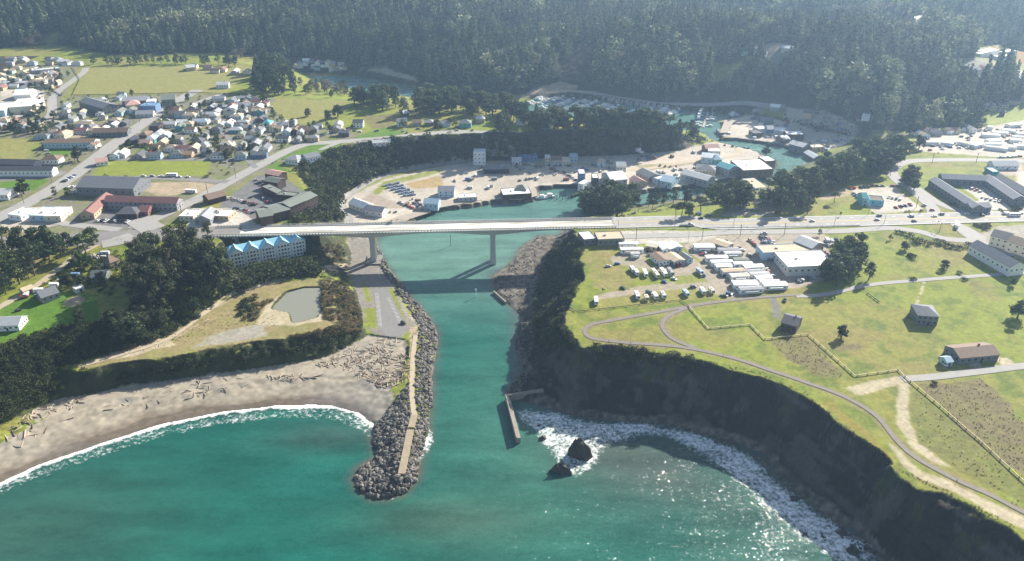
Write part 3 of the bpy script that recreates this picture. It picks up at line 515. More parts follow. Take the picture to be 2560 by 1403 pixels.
M_ASPH = road_mat('old_asphalt', (.20, .19, .175)); M_PALE = road_mat('pale_asphalt', (.30, .285, .26)); M_CONC = road_mat('concrete', (.52, .49, .42)); M_TRAIL = road_mat('trail_asphalt', (.19, .168, .145))
M_DIRT = road_mat('dirt', (.40, .33, .23)); M_WHITE = mat('road_paint', (.75, .75, .72), .7, .2, 2); M_YEL = mat('yellow_paint', (.6, .42, .05), .7, .2, 2)
ROADS = [
 ('road', [(-60,580),(0,545),(160,455),(300,350),(425,263),(495,225)], 17, M_PALE, 'main street'), ('road', [(335,572),(400,540),(500,494),(640,418),(750,365),(830,356),(950,347),(1115,331),(1215,334),(1290,345)], 13, M_PALE, ''),
 ('lane', [(255,606),(190,640),(112,700),(40,745),(-60,800)], 6, M_DIRT, ''),
 ('road', [(255,400),(350,398),(520,399),(600,400)], 8, M_ASPH, ''), ('road', [(330,445),(420,446),(520,452),(570,455)], 9, M_ASPH, ''), ('road', [(-40,447),(60,446),(125,440),(165,430)], 12, M_ASPH, ''),
 ('road', [(60,540),(170,560),(300,575)], 9, M_PALE, ''), ('road', [(480,265),(500,255),(540,240),(570,235)], 9, M_PALE, ''), ('road', [(620,320),(645,290),(630,270),(560,262),(500,262)], 8, M_ASPH, ''),
 ('road', [(345,333),(430,335),(540,330),(620,322),(700,330),(800,330)], 7, M_ASPH, ''), ('road', [(120,300),(200,318),(310,320),(345,333)], 9, M_PALE, ''), ('road', [(130,245),(150,225),(205,185),(215,170)], 10, M_PALE, ''), ('road', [(130,245),(125,290),(60,310),(-40,330)], 11, M_PALE, ''),
 ('road', [(400,290),(480,300),(560,300)], 7, M_ASPH, ''), ('road', [(640,420),(600,380),(560,335),(540,330)], 6, M_ASPH, ''),
 ('road', [(835,360),(800,375),(870,350)], 5, M_PALE, ''),
 ('road', [(1180,404),(1080,414),(960,440),(885,480),(855,510),(872,548),(878,592)], 8, M_PALE, ''), ('road', [(1180,404),(1260,410),(1340,412),(1450,410),(1580,425),(1700,408),(1790,398)], 8, M_DIRT, ''), ('road', [(1790,398),(1850,385),(1820,362),(1790,358)], 7, M_DIRT, ''),
 ('road', [(1965,272),(1985,300),(2010,325),(2060,345),(2140,335)], 9, M_DIRT, ''), ('road', [(1480,232),(1560,248),(1650,262),(1750,262),(1850,258),(1960,268)], 8, M_PALE, ''), ('road', [(1300,262),(1360,238),(1420,228),(1480,232)], 7, M_DIRT, ''),
 ('road', [(2335,545),(2330,520),(2285,478),(2248,455),(2230,430),(2250,410),(2295,402),(2400,400),(2480,401),(2600,405)], 11, M_PALE, ''), ('road', [(2290,470),(2350,510),(2420,530),(2480,528)], 9, M_PALE, ''),
 ('road', [(1556,592),(1640,589),(1730,587),(1805,582),(1920,580),(2100,578),(2220,571),(2300,580),(2360,597),(2430,602),(2450,596),(2420,575),(2385,558)], 9, M_PALE, ''), ('road', [(1810,582),(1800,570),(1790,560)], 9, M_PALE, ''),
 ('road', [(2385,558),(2420,590),(2460,610),(2500,640)], 8, M_PALE, ''), ('lane', [(1990,741),(2060,737),(2180,712),(2310,700),(2450,690),(2600,678)], 4.5, M_PALE, ''),
 ('lane', [(2255,948),(2330,943),(2440,930),(2560,915),(2700,895)], 6, M_PALE, ''),
 ('trail', [(2000,737),(1900,744),(1800,755),(1730,765),(1640,782),(1540,800),(1480,812),(1462,826),(1478,846),(1560,857),(1700,868),(1830,895),(1930,928),(2010,955),(2110,992),(2190,1040),(2240,1100),(2290,1145),(2390,1200),(2480,1240),(2560,1282),(2700,1350)], 2.6, M_TRAIL, ''),
 ('trail', [(1730,765),(1672,790),(1655,815),(1682,848),(1740,872)], 2.6, M_TRAIL, ''),
 ('trail', [(880,668),(700,698),(590,728),(520,778),(420,848),(300,888),(215,912)], 3.5, M_DIRT, ''),
]
for k, (nm, px, wd, m, _) in enumerate(ROADS): ribbon(nm, px, wd, m, .10 + .004 * k)
# the bridge line (deck level 33 m)
ZD = 33.0
nA, nB = P(640, 590, ZD), P(1455, 572, ZD); fA, fB = P(640, 562, ZD), P(1455, 550.5, ZD)
bu = (nB - nA)[:2]; bu /= np.hypot(*bu); bn = np.array([-bu[1], bu[0]])
bc = ((nA + nB + fA + fB) / 4)[:2]; bwid = abs(((fA + fB - nA - nB) / 2)[:2] @ bn)
bang = math.atan2(bu[1], bu[0])
def bpx(x, y=578): return float((P(x, y, ZD)[:2] - bc) @ bu)          # photo x -> metres along the bridge
BX0, BX1 = bpx(612), bpx(1548); XP1, XP2 = bpx(925, 585), bpx(1233, 583)
def bpt(s, t=0): return bc + bu * s + bn * t
ribbon('highway', None, 25, M_ASPH, .18, world=np.array([bpt(-330, -14), bpt(-230, -6), bpt(-170, -2), bpt(BX0 - 3)]))
hwp = [bpt(BX1 - 2), bpt(BX1 + 60)] + [G((x, y))[0][:2] for x, y in ((1800,561),(2000,556),(2200,551),(2330,547),(2560,541),(2800,536))]
ribbon('highway', None, 23, M_PALE, .4, world=np.array(hwp))
for o_, m_, d_ in ((-.25, M_YEL, None), (.25, M_YEL, None), (6.2, M_WHITE, (1, 4)), (-6.2, M_WHITE, (1, 4)), (10.4, M_WHITE, None), (-10.4, M_WHITE, None)):
    ribbon('road_marking', None, .45, m_, .46, world=np.array(hwp), off=o_, dash=d_)
ribbon('road', [(330,540),(360,560),(385,575)], 20, M_PALE, .3); ribbon('road', [(300,590),(310,600),(255,612)], 14, M_PALE, .25)
M_BR = mat('bridge_concrete', (.50, .48, .43), .85, .14, .5, 0, .1); M_DK = None
def deck_mat():
    m, N, L, b = nodes('bridge_deck'); b.inputs['Roughness'].default_value = .85
    tc = N.new('ShaderNodeTexCoord'); mp = N.new('ShaderNodeMapping'); mp.inputs['Scale'].default_value = (.035, .42, 1); L.new(tc.outputs['Object'], mp.inputs['Vector'])
    n = N.new('ShaderNodeTexNoise'); n.inputs['Scale'].default_value = 1; n.inputs['Detail'].default_value = 5; n.inputs['Roughness'].default_value = .6; L.new(mp.outputs[0], n.inputs['Vector'])
    r = N.new('ShaderNodeValToRGB'); r.color_ramp.elements[0].position = .38; r.color_ramp.elements[0].color = (.30, .27, .22, 1); r.color_ramp.elements[1].position = .58; r.color_ramp.elements[1].color = (.66, .63, .55, 1)
    L.new(n.outputs['Fac'], r.inputs[0]); L.new(r.outputs[0], b.inputs['Base Color']); return m
br = tag(empty('bridge', (bc[0], bc[1], ZD - .3), bang), 'long pale concrete highway bridge on two piers across the harbour mouth', 'bridge')
def boxes(name, lst, m, parent=None, smooth=False):
    V, Fc = [], []
    for x0, x1, y0, y1, z0, z1 in lst:
        k = len(V); V += [(x0,y0,z0),(x1,y0,z0),(x1,y1,z0),(x0,y1,z0),(x0,y0,z1),(x1,y0,z1),(x1,y1,z1),(x0,y1,z1)]
        Fc += [(k,k+3,k+2,k+1),(k+4,k+5,k+6,k+7),(k,k+1,k+5,k+4),(k+1,k+2,k+6,k+5),(k+2,k+3,k+7,k+6),(k+3,k,k+4,k+7)]
    return mesh(name, V, Fc, m, parent)
hw_ = bwid / 2
boxes('deck', [(BX0 - 25, BX1, -hw_, hw_, -.45, .5)], deck_mat(), br)
V = []; Fc = []; sx = np.linspace(BX0 - 25, BX1, 120)
for x in sx:
    d = 2.3 + 2.9 * max(math.exp(-((x - XP1) / 26) ** 2), math.exp(-((x - XP2) / 26) ** 2))
    V += [(x, -hw_ + 2.2, -.45), (x, -hw_ + 4.2, -d), (x, hw_ - 4.2, -d), (x, hw_ - 2.2, -.45)]
for k in range(len(sx) - 1):
    for j in range(3): a = 4 * k + j; Fc.append((a, a + 4, a + 5, a + 1))
mesh('girder', V, Fc, M_BR, br)
def column(xp, yy, zt, zb, wt, wb, dp):
    V = []
    for z, w_ in ((zb, wb), (zt - 6, wt), (zt, wt * 1.5)):
        for a, b_ in ((-1, -1), (1, -1), (1, 1), (-1, 1)):
            for c_, e in (((.7, 1), (1, .7)) if a * b_ > 0 else ((1, .7), (.7, 1))): V.append((xp + a * w_ / 2 * c_, yy + b_ * dp / 2 * e, z))
    Fc = [(8 * r + k, 8 * r + (k + 1) % 8, 8 * r + 8 + (k + 1) % 8, 8 * r + 8 + k) for r in range(2) for k in range(8)] + [tuple(range(16, 24))]
    return mesh('pier_column', V, Fc, M_BR, br)
for xp, zb in ((XP1, -30), (XP2, -37)):
    for yy in (-hw_ + 6.5, hw_ - 6.5): column(xp, yy, -3.5, zb, 3.7, 4.9, 3.2)
    boxes('pier_footing', [(xp - 6, xp + 6, -hw_ + 1.5, hw_ - 1.5, zb - 4, zb + 2.6)], mat('wet_concrete', (.2, .19, .17), .7, .3, .6), br)
for sgn in (-1, 1):
    y0 = sgn * hw_; l = []
    l += [(BX0 - 25, BX1, y0 - .22, y0 + .22, .5, .82), (BX0 - 25, BX1, y0 - .2, y0 + .2, 1.35, 1.55)]
    x = BX0 - 24
    while x < BX1 - 1: l.append((x, x + .9, y0 - .17, y0 + .17, .82, 1.35)); x += 2.4
    boxes('railing', l, M_BR, br); l2 = []
    y1 = y0 - sgn * 3.2
    boxes('kerb', [(BX0 - 25, BX1, y1 - .2, y1 + .2, .5, 1.15)], M_BR, br)
pole_m = mat('galvanised_steel', (.32, .33, .33), .5, .1, 2, .6)
for k, x in enumerate((XP1 - 30, XP1 + 4, .5 * (XP1 + XP2), XP2 - 2, XP2 + 36)):
    for sgn in (-1, 1): boxes('bridge_marker_post', [(x - .1, x + .1, sgn * hw_ - .1, sgn * hw_ + .1, 1.55, 4.0)], pole_m, br)
# parking bays by the channel
l = []
lot = G([(935,735),(940,822),(985,735),(1012,800)]); 
kind(mesh('parking_lot', [(p[0], p[1], float(hgt(p[0], p[1])) + .1) for p in G([(932,722),(968,722),(988,760),(1010,800),(1018,815),(1005,840),(975,843),(948,830),(944,790),(940,760)])], [tuple(range(9, -1, -1))], M_ASPH), 'structure')
bay = []
def stripe(a, b, wd=.28):
    d = (b - a)[:2]; d /= np.hypot(*d); n_ = np.array([-d[1], d[0]]) * wd / 2
    return [(a[0] - n_[0], a[1] - n_[1]), (b[0] - n_[0], b[1] - n_[1]), (b[0] + n_[0], b[1] + n_[1]), (a[0] + n_[0], a[1] + n_[1])]
bV, bF = [], []
for (x0, y0), (x1, y1), dx, n in (((936,735),(945,815),11,26), ((975,745),(1007,808),-9,20)):
    A = G([(x0 + (x1 - x0) * t, y0 + (y1 - y0) * t) for t in np.linspace(0, 1, n)]); B = G([(x0 + (x1 - x0) * t + dx, y0 + (y1 - y0) * t + 1) for t in np.linspace(0, 1, n)])
    for a, b_ in zip(A, B):
        k = len(bV); bV += [(x, y, 4.42) for x, y in stripe(a, b_)]; bF.append((k, k + 1, k + 2, k + 3))
kind(mesh('parking_marking', bV, bF, M_WHITE), 'structure')
# ---------------------------------------------------------------- foliage
def leaf_mat(name, dark, light, trans=.22):
    m, N, L, b = nodes(name); b.inputs['Roughness'].default_value = .75; b.inputs['Specular IOR Level'].default_value = .2
    at = N.new('ShaderNodeAttribute'); at.attribute_name = 'tone'; oi = N.new('ShaderNodeObjectInfo')
    mx = N.new('ShaderNodeMix'); mx.data_type = 'RGBA'; mx.inputs[6].default_value = dark + (1,); mx.inputs[7].default_value = light + (1,); L.new(at.outputs['Fac'], mx.inputs[0])
    hv = N.new('ShaderNodeHueSaturation'); mr = N.new('ShaderNodeMapRange'); mr.inputs[3].default_value = .65; mr.inputs[4].default_value = 1.4
    mr2 = N.new('ShaderNodeMapRange'); mr2.inputs[3].default_value = .475; mr2.inputs[4].default_value = .52
    ml = N.new('ShaderNodeMath'); ml.operation = 'FRACT'; m7 = N.new('ShaderNodeMath'); m7.operation = 'MULTIPLY'; m7.inputs[1].default_value = 7.3
    L.new(oi.outputs['Random'], m7.inputs[0]); L.new(m7.outputs[0], ml.inputs[0]); L.new(ml.outputs[0], mr2.inputs[0]); L.new(mr2.outputs[0], hv.inputs['Hue'])
    L.new(oi.outputs['Random'], mr.inputs[0]); L.new(mr.outputs[0], hv.inputs['Value']); L.new(mx.outputs[2], hv.inputs['Color']); L.new(hv.outputs[0], b.inputs['Base Color'])
    tr = N.new('ShaderNodeBsdfTranslucent'); L.new(hv.outputs[0], tr.inputs[0]); ms = N.new('ShaderNodeMixShader'); ms.inputs[0].default_value = trans
    out = N['Material Output']; L.new(b.outputs[0], ms.inputs[1]); L.new(tr.outputs[0], ms.inputs[2]); L.new(ms.outputs[0], out.inputs[0])
    return m
LM = dict(pine=leaf_mat('pine_foliage', (.016, .034, .014), (.11, .14, .05)), hill2=leaf_mat('pale_conifer_foliage', (.075, .10, .045), (.30, .32, .17)), hill=leaf_mat('conifer_foliage', (.032, .060, .032), (.19, .22, .11)), euc=leaf_mat('gum_foliage', (.020, .034, .014), (.135, .15, .065)),
          bush=leaf_mat('scrub_foliage', (.022, .036, .012), (.105, .12, .045)), dry=leaf_mat('dry_foliage', (.10, .08, .035), (.30, .24, .12)), bare=leaf_mat('bare_twigs', (.075, .06, .048), (.2, .16, .125), .1), garden=leaf_mat('garden_foliage', (.022, .045, .014), (.11, .15, .045)))
BARK = mat('bark', (.10, .08, .06), .9, .3, 1.5)
def tube(V, Fc, pts, rad, n=6):
    k0 = len(V); pts = [Vector(p) for p in pts]
    for i, (p, r) in enumerate(zip(pts, rad)):
        d = (pts[min(i + 1, len(pts) - 1)] - pts[max(i - 1, 0)]).normalized(); a = d.orthogonal().normalized(); b_ = d.cross(a)
        for k in range(n): t = 2 * math.pi * k / n; V.append(tuple(p + (a * math.cos(t) + b_ * math.sin(t)) * r))
    for i in range(len(pts) - 1):
        for k in range(n): Fc.append((k0 + i * n + k, k0 + i * n + (k + 1) % n, k0 + (i + 1) * n + (k + 1) % n, k0 + (i + 1) * n + k))
def leaves(name, clumps, m, per, size, seed, flat=0.0):
    r = np.random.default_rng(seed); V = []; T = []
    for (c, rad, nl) in clumps:
        n = int(per * nl); tone = np.clip(r.normal(.42, .24), 0, 1)
        d = r.normal(size=(n, 3)); d /= np.linalg.norm(d, axis=1)[:, None]; rr = r.uniform(.45, 1.05, (n, 1)) ** .6
        p = np.array(c) + d * rr * np.array(rad)
        nr = d * .9 + r.normal(size=(n, 3)) * .7; nr[:, 2] += .25 + flat; nr /= np.linalg.norm(nr, axis=1)[:, None]
        a = np.cross(nr, r.normal(size=(n, 3))); a /= np.linalg.norm(a, axis=1)[:, None]; b_ = np.cross(nr, a)
        s = size * r.uniform(.55, 1.25, (n, 1)); e = r.uniform(.5, 1, (n, 1))
        V.append(np.stack([p - a * s - b_ * s * e, p + a * s - b_ * s * e * .6, p + a * s * .8 + b_ * s * e, p - a * s * .7 + b_ * s * e], 1).reshape(-1, 3))
        T.append(np.repeat(np.clip(tone + r.normal(0, .13, n), 0, 1), 4))
    V = np.concatenate(V); T = np.concatenate(T); q = np.arange(len(V)).reshape(-1, 4)
    o = bigmesh(name, V, q, m, [('tone', T)], smooth=False); return o
PROTO = {}
def proto(kind_, seed, per=1.0):
    r = np.random.default_rng(seed); V, Fc = [], []; cl = []
    if kind_ == 'pine':          # wind-shaped cypress / pine, 10 m
        lean = r.normal(0, .5, 2); pts = [(lean[0] * t * t, lean[1] * t * t, 9.0 * t) for t in np.linspace(0, 1, 6)]; tube(V, Fc, pts, [.34, .28, .22, .17, .1, .04])
        for k in range(22):
            t = .28 + .72 * (k / 21) ** .9; a = k * 2.4 + r.uniform(-.5, .5); w_ = (2.9 * (1 - t) ** .55 + .35) * r.uniform(.55, 1.15)
            c = (lean[0] * t * t + math.cos(a) * w_, lean[1] * t * t + math.sin(a) * w_, 9.4 * t + r.uniform(-.2, .5)); cl.append((c, (1.25 * r.uniform(.7, 1.25), 1.25 * r.uniform(.7, 1.25), .72), 26))
            if k % 2 == 0: tube(V, Fc, [(lean[0] * t * t, lean[1] * t * t, 8.6 * t), c], [.09, .03], 4)
        sz, m = .36, 'pine'
    elif kind_ == 'cypress':     # broad dense crown, 10 m
        pts = [(0, 0, z) for z in (0, 2, 4, 7)]; tube(V, Fc, pts, [.5, .42, .3, .1])
        for k in range(30):
            a = k * 2.4; h = r.uniform(.12, 1); w_ = 3.6 * math.sqrt(max(.02, 1 - (h - .3) ** 2 / .55)) * r.uniform(.45, .95)
            c = (math.cos(a) * w_, math.sin(a) * w_, 1.2 + 8.2 * h); cl.append((c, (1.5 * r.uniform(.8, 1.2), 1.5 * r.uniform(.8, 1.2), 1.05), 34))
            if k % 3 == 0: tube(V, Fc, [(0, 0, 1 + 5 * h), c], [.14, .04], 4)
        sz, m = .42, 'pine'
    elif kind_ == 'umbrella':    # open pine with a bare stem, 10 m
        lean = r.normal(0, .9, 2); pts = [(lean[0] * t, lean[1] * t, 8.2 * t) for t in np.linspace(0, 1, 5)]; tube(V, Fc, pts, [.3, .25, .2, .15, .06])
        for k in range(15):
            a = k * 2.4; w_ = 3.3 * math.sqrt((k + .5) / 15) * r.uniform(.7, 1.1); c = (lean[0] + math.cos(a) * w_, lean[1] + math.sin(a) * w_, 8.6 - .16 * w_ * w_ + r.uniform(-.9, .6)); cl.append((c, (1.2, 1.2, .65), 30))
            tube(V, Fc, [(lean[0] * .6, lean[1] * .6, 5 + r.uniform(0, 2)), c], [.1, .03], 4)
        sz, m = .36, 'pine'
    elif kind_ == 'euc':         # tall gum, 10 m
        pts = [(r.normal(0, .25), r.normal(0, .25), 9 * t) for t in np.linspace(0, 1, 5)]; tube(V, Fc, pts, [.3, .24, .18, .12, .05])
        for k in range(30):
            a = k * 2.4; h = r.uniform(.2, 1); w_ = 2.3 * math.sqrt(max(.05, 1 - (h - .5) ** 2 / .42)) * r.uniform(.3, 1); c = (math.cos(a) * w_, math.sin(a) * w_, 10 * h - .3); cl.append((c, (.95 * r.uniform(.7, 1.2), .95 * r.uniform(.7, 1.2), .75), 75))
            if k % 2 == 0: tube(V, Fc, [(0, 0, 8 * h * .7), c], [.08, .02], 4)
        sz, m = .17, 'euc'
    elif kind_ == 'conifer':     # distant redwood / fir, 10 m
        tube(V, Fc, [(0, 0, 0), (0, 0, 5), (0, 0, 9.6)], [.22, .14, .03], 5)
        nl = 13; sl_ = r.uniform(.8, 1.2)
        for k in range(nl):
            t = k / (nl - 1); w_ = 1.9 * sl_ * (1 - t) ** .8 + .12
            for q in range(3 if t < .8 else 1):
                a = k * 1.9 + q * 2.09 + r.uniform(-.4, .4); c = (math.cos(a) * w_ * .6, math.sin(a) * w_ * .6, 1.3 + 8.4 * t + r.uniform(-.3, .3)); cl.append((c, (w_ * .62 + .15, w_ * .62 + .15, .62), 9))
        sz, m = .40, 'hill'
    elif kind_ == 'roundwood':   # distant broad crown, 10 m
        tube(V, Fc, [(0, 0, 0), (0, 0, 6)], [.3, .1], 5)
        for k in range(16): a = k * 2.4; h = r.uniform(.15, 1); w_ = 2.6 * math.sqrt(max(.05, 1 - (h - .4) ** 2 / .5)) * r.uniform(.3, 1); cl.append(((math.cos(a) * w_, math.sin(a) * w_, 1 + 8.4 * h), (1.5, 1.5, 1.1), 14))
        sz, m = .5, 'hill'
    elif kind_ == 'baretree':
        tube(V, Fc, [(0, 0, 0), (0, 0, 6)], [.25, .08], 5)
        for k in range(12): a = k * 2.4; w_ = 2.4 * math.sqrt((k + .5) / 12); c = (math.cos(a) * w_, math.sin(a) * w_, 8 - .25 * w_ * w_ + r.uniform(-1, 1)); cl.append((c, (1.3, 1.3, 1.3), 16)); tube(V, Fc, [(0, 0, 3), c], [.1, .02], 4)
        sz, m = .28, 'bare'
    elif kind_ == 'garden':
        tube(V, Fc, [(0, 0, 0), (.1, 0, 5)], [.3, .12], 5)
        for k in range(14): a = k * 2.4; h = r.uniform(.1, 1); w_ = 3.1 * math.sqrt(max(.05, 1 - (h - .35) ** 2 / .5)) * r.uniform(.3, .95); cl.append(((math.cos(a) * w_, math.sin(a) * w_, 1.6 + 7.6 * h), (1.7, 1.7, 1.3), 22))
        sz, m = .46, 'garden'
    else:                        # bush / dry: 1 m high mound
        V, Fc = [], []
        for k in range(9): a = k * 2.4; w_ = .75 * math.sqrt((k + .3) / 9); cl.append(((math.cos(a) * w_, math.sin(a) * w_, .62 - .45 * w_ * w_ + r.uniform(-.08, .12)), (.36, .36, .32), 16))
        sz, m = .11, {'bush': 'bush', 'dry': 'dry', 'barebush': 'bare'}[kind_]
    cr = leaves('crown', cl, LM[m], per, sz, seed)
    tk = mesh('trunk', V, Fc, BARK, smooth=True) if V else None
    for o in (cr, tk):
        if o: COL.objects.unlink(o)
    return cr, tk
VAR = {'pine': 5, 'cypress': 4, 'umbrella': 3, 'euc': 4, 'garden': 3, 'baretree': 2, 'bush': 3}
for k, n in VAR.items(): PROTO[k] = [proto(k, 900 + 13 * i + len(k)) for i in range(n)]
def tree(name, kind_, p, h, label, cat, group, shared=False, rz=None):
    v = PROTO[kind_][int(rng.integers(len(PROTO[kind_])))]; s = h / 10
    e = empty(name, (p[0], p[1], p[2] - .15), rng.uniform(0, 6.28) if rz is None else rz); w_ = rng.uniform(.85, 1.2)
    e.scale = (s * w_, s * w_, s)
    tag(e, label, cat, group)
    if shared: e['_sh'] = 1
    for src in v:
        if src: o = src.copy(); o.name = src.name.split('.')[0]; COL.objects.link(o); o.parent = e
    return e
def inpoly(poly, n, seed, mind=8):
    r = np.random.default_rng(seed); poly = np.array(poly, float); lo, hi = poly.min(0), poly.max(0); out = []; q = np.roll(poly, -1, 0); tries = 0
    while len(out) < n and tries < 60:
        tries += 1
        c = r.uniform(lo, hi, (n * 3, 2)); x, y = c[:, :1], c[:, 1:]
        w_ = ((poly[:, 1] <= y) != (q[:, 1] <= y)) & (x < poly[:, 0] + (y - poly[:, 1]) / np.where(q[:, 1] == poly[:, 1], 1e-9, q[:, 1] - poly[:, 1]) * (q[:, 0] - poly[:, 0]))
        for pt in c[w_.sum(1) % 2 == 1]:
            if all(abs(pt[0] - o[0]) + 2 * abs(pt[1] - o[1]) > mind for o in out):
                out.append(pt)
                if len(out) >= n: break
    return np.array(out)
BELTS = [  # outline of the trunk feet in the photo, number, kind(s), heights, name, label, group, shared label, spacing
 ([(1412,560),(1440,545),(1500,548),(1560,540),(1590,510),(1560,500),(1470,515)], 40, ('pine', 'umbrella', 'cypress'), (16, 26), 'pine_tree', 'dark wind-shaped pine crowded on the bank beside the bridge end', 'pines beside the bridge end', 1, 9),
 ([(1560,520),(1620,520),(1700,510),(1800,500),(1800,488),(1640,500)], 14, ('cypress', 'garden', 'umbrella'), (8, 15), 'harbour_slope_tree', 'dark tree on the slope between park lawn and harbour sheds', 'trees below the park lawn', 1, 12),
 ([(1780,512),(1800,490),(1850,488),(1872,505),(1860,528),(1800,528)], 7, ('cypress',), (16, 21), 'cypress_tree', 'huge dark cypress of the clump beside the car park', 'cypress clump beside the car park', 1, 14),
 ([(1900,530),(1905,490),(1960,460),(2040,440),(2060,470),(2030,510),(1960,535)], 26, ('cypress', 'pine', 'umbrella'), (14, 24), 'pine_tree', 'dark pine in the dense belt above the river bend', 'belt of pines above the river bend', 1, 14),
 ([(2040,470),(2060,420),(2130,390),(2200,372),(2245,378),(2235,420),(2200,440),(2120,465)], 34, ('cypress', 'pine', 'cypress'), (14, 25), 'pine_tree', 'dark pine in the dense belt above the river bend', 'belt of pines above the river bend', 1, 14),
 ([(1230,338),(1300,330),(1400,335),(1500,340),(1600,350),(1735,352),(1740,335),(1600,318),(1400,308),(1280,295)], 92, ('pine', 'cypress', 'conifer2', 'umbrella'), (15, 26), 'bluff_tree', 'dark evergreen in the long wood along the harbour bluff', 'wood along the harbour bluff', 1, 10),
 ([(1180,402),(1250,398),(1400,388),(1600,376),(1740,366),(1740,352),(1500,345),(1250,340),(1080,345)], 46, ('garden', 'cypress', 'baretree'), (6, 12), 'slope_tree', 'dark shaded tree on the steep harbour slope behind the sheds', 'trees on the steep harbour slope', 1, 12),
 ([(1000,268),(1060,250),(1150,250),(1290,275),(1280,300),(1200,290),(1100,285),(1010,290)], 34, ('pine', 'cypress'), (18, 28), 'pine_tree', 'tall dark pine in the grove behind the bluff houses', 'pine grove behind the bluff houses', 1, 12),
 ([(875,262),(900,250),(980,245),(1000,270),(940,280),(885,275)], 16, ('pine', 'cypress'), (15, 24), 'pine_tree', 'dark pine at the corner of the small green field', 'pines at the small green field', 1, 11),
 ([(705,240),(760,238),(860,250),(880,255),(860,222),(780,210),(700,222)], 18, ('pine', 'garden'), (8, 14), 'pine_tree', 'dark pine between the green field and the far river', 'pines between field and far river', 1, 11),
 ([(790,228),(870,238),(880,222),(800,215)], 8, ('baretree',), (9, 12), 'bare_tree', 'leafless pinkish grey tree between pines by the far river', 'leafless trees by the far river', 1, 12),
 ([(925,240),(990,245),(1000,232),(930,228)], 6, ('baretree',), (9, 12), 'bare_tree', 'leafless pinkish grey tree between pines by the far river', 'leafless trees by the far river', 1, 12),
 ([(625,235),(640,180),(680,160),(720,170),(738,225),(700,238)], 34, ('conifer2', 'pine'), (20, 32), 'conifer_tree', 'tall conifer of the dark clump behind the large green field', 'conifer clump behind the large green field', 1, 9),
 ([(230,162),(330,158),(440,158),(580,160),(600,172),(560,165),(400,162),(240,166)], 26, ('pine', 'garden'), (10, 18), 'pine_tree', 'dark tree along the far edge of the large green field', 'trees along the far field edge', 1, 10),
 ([(330,740),(345,690),(420,640),(500,640),(560,690),(575,735),(520,762),(440,790),(350,800)], 42, ('euc',), (24, 35), 'gum_tree', 'tall olive grey gum tree in the grove beside the blue-roofed hotel', 'gum grove beside the hotel', 1, 26),
 ([(270,830),(330,800),(440,790),(500,770),(470,800),(400,835),(300,870)], 16, ('euc', 'cypress'), (10, 17), 'bank_tree', 'dark shaded tree on the bank below the gum grove', 'trees on the bank below the gums', 1, 20),
 ([(0,640),(0,600),(60,590),(130,600),(200,600),(255,612),(215,640),(150,660),(90,690),(20,740),(0,740)], 26, ('pine', 'cypress', 'umbrella'), (12, 20), 'cypress_tree', 'dark cypress in the row along the dirt lane', 'cypresses along the dirt lane', 1, 22),
 ([(2075,640),(2105,625),(2150,650),(2190,700),(2185,720),(2110,725),(2060,722),(2075,680)], 13, ('cypress', 'pine'), (13, 20), 'cypress_tree', 'big dark cypress of the clump beside the white-roofed warehouse', 'cypress clump beside the warehouse', 1, 18),
 ([(2255,470),(2275,440),(2310,462),(2290,480)], 5, ('cypress',), (11, 16), 'cypress_tree', 'dark cypress at the bend of the harbour road', 'cypresses at the road bend', 0, 10),
 ([(2245,372),(2300,370),(2310,378),(2250,384)], 5, ('cypress',), (11, 15), 'cypress_tree', 'dark cypress beside the trailer park fence', 'cypresses beside the trailer park', 0, 12),
 ([(2240,345),(2320,330),(2430,325),(2480,318),(2400,312),(2260,335)], 14, ('pine', 'cypress'), (12, 18), 'pine_tree', 'dark pine behind the trailer park', 'pines behind the trailer park', 1, 12),
]
PROTO['conifer2'] = [proto('conifer', 700 + i, 1.6) for i in range(4)]
for k, (poly, n, kd, hr, nm, lab, grp, sh, sp) in enumerate(BELTS):
    pts = inpoly(poly, n, 40 + k, sp)
    for p in Gz(pts): tree(nm, kd[int(rng.integers(len(kd)))], p, rng.uniform(*hr), lab, 'tree', grp, sh)
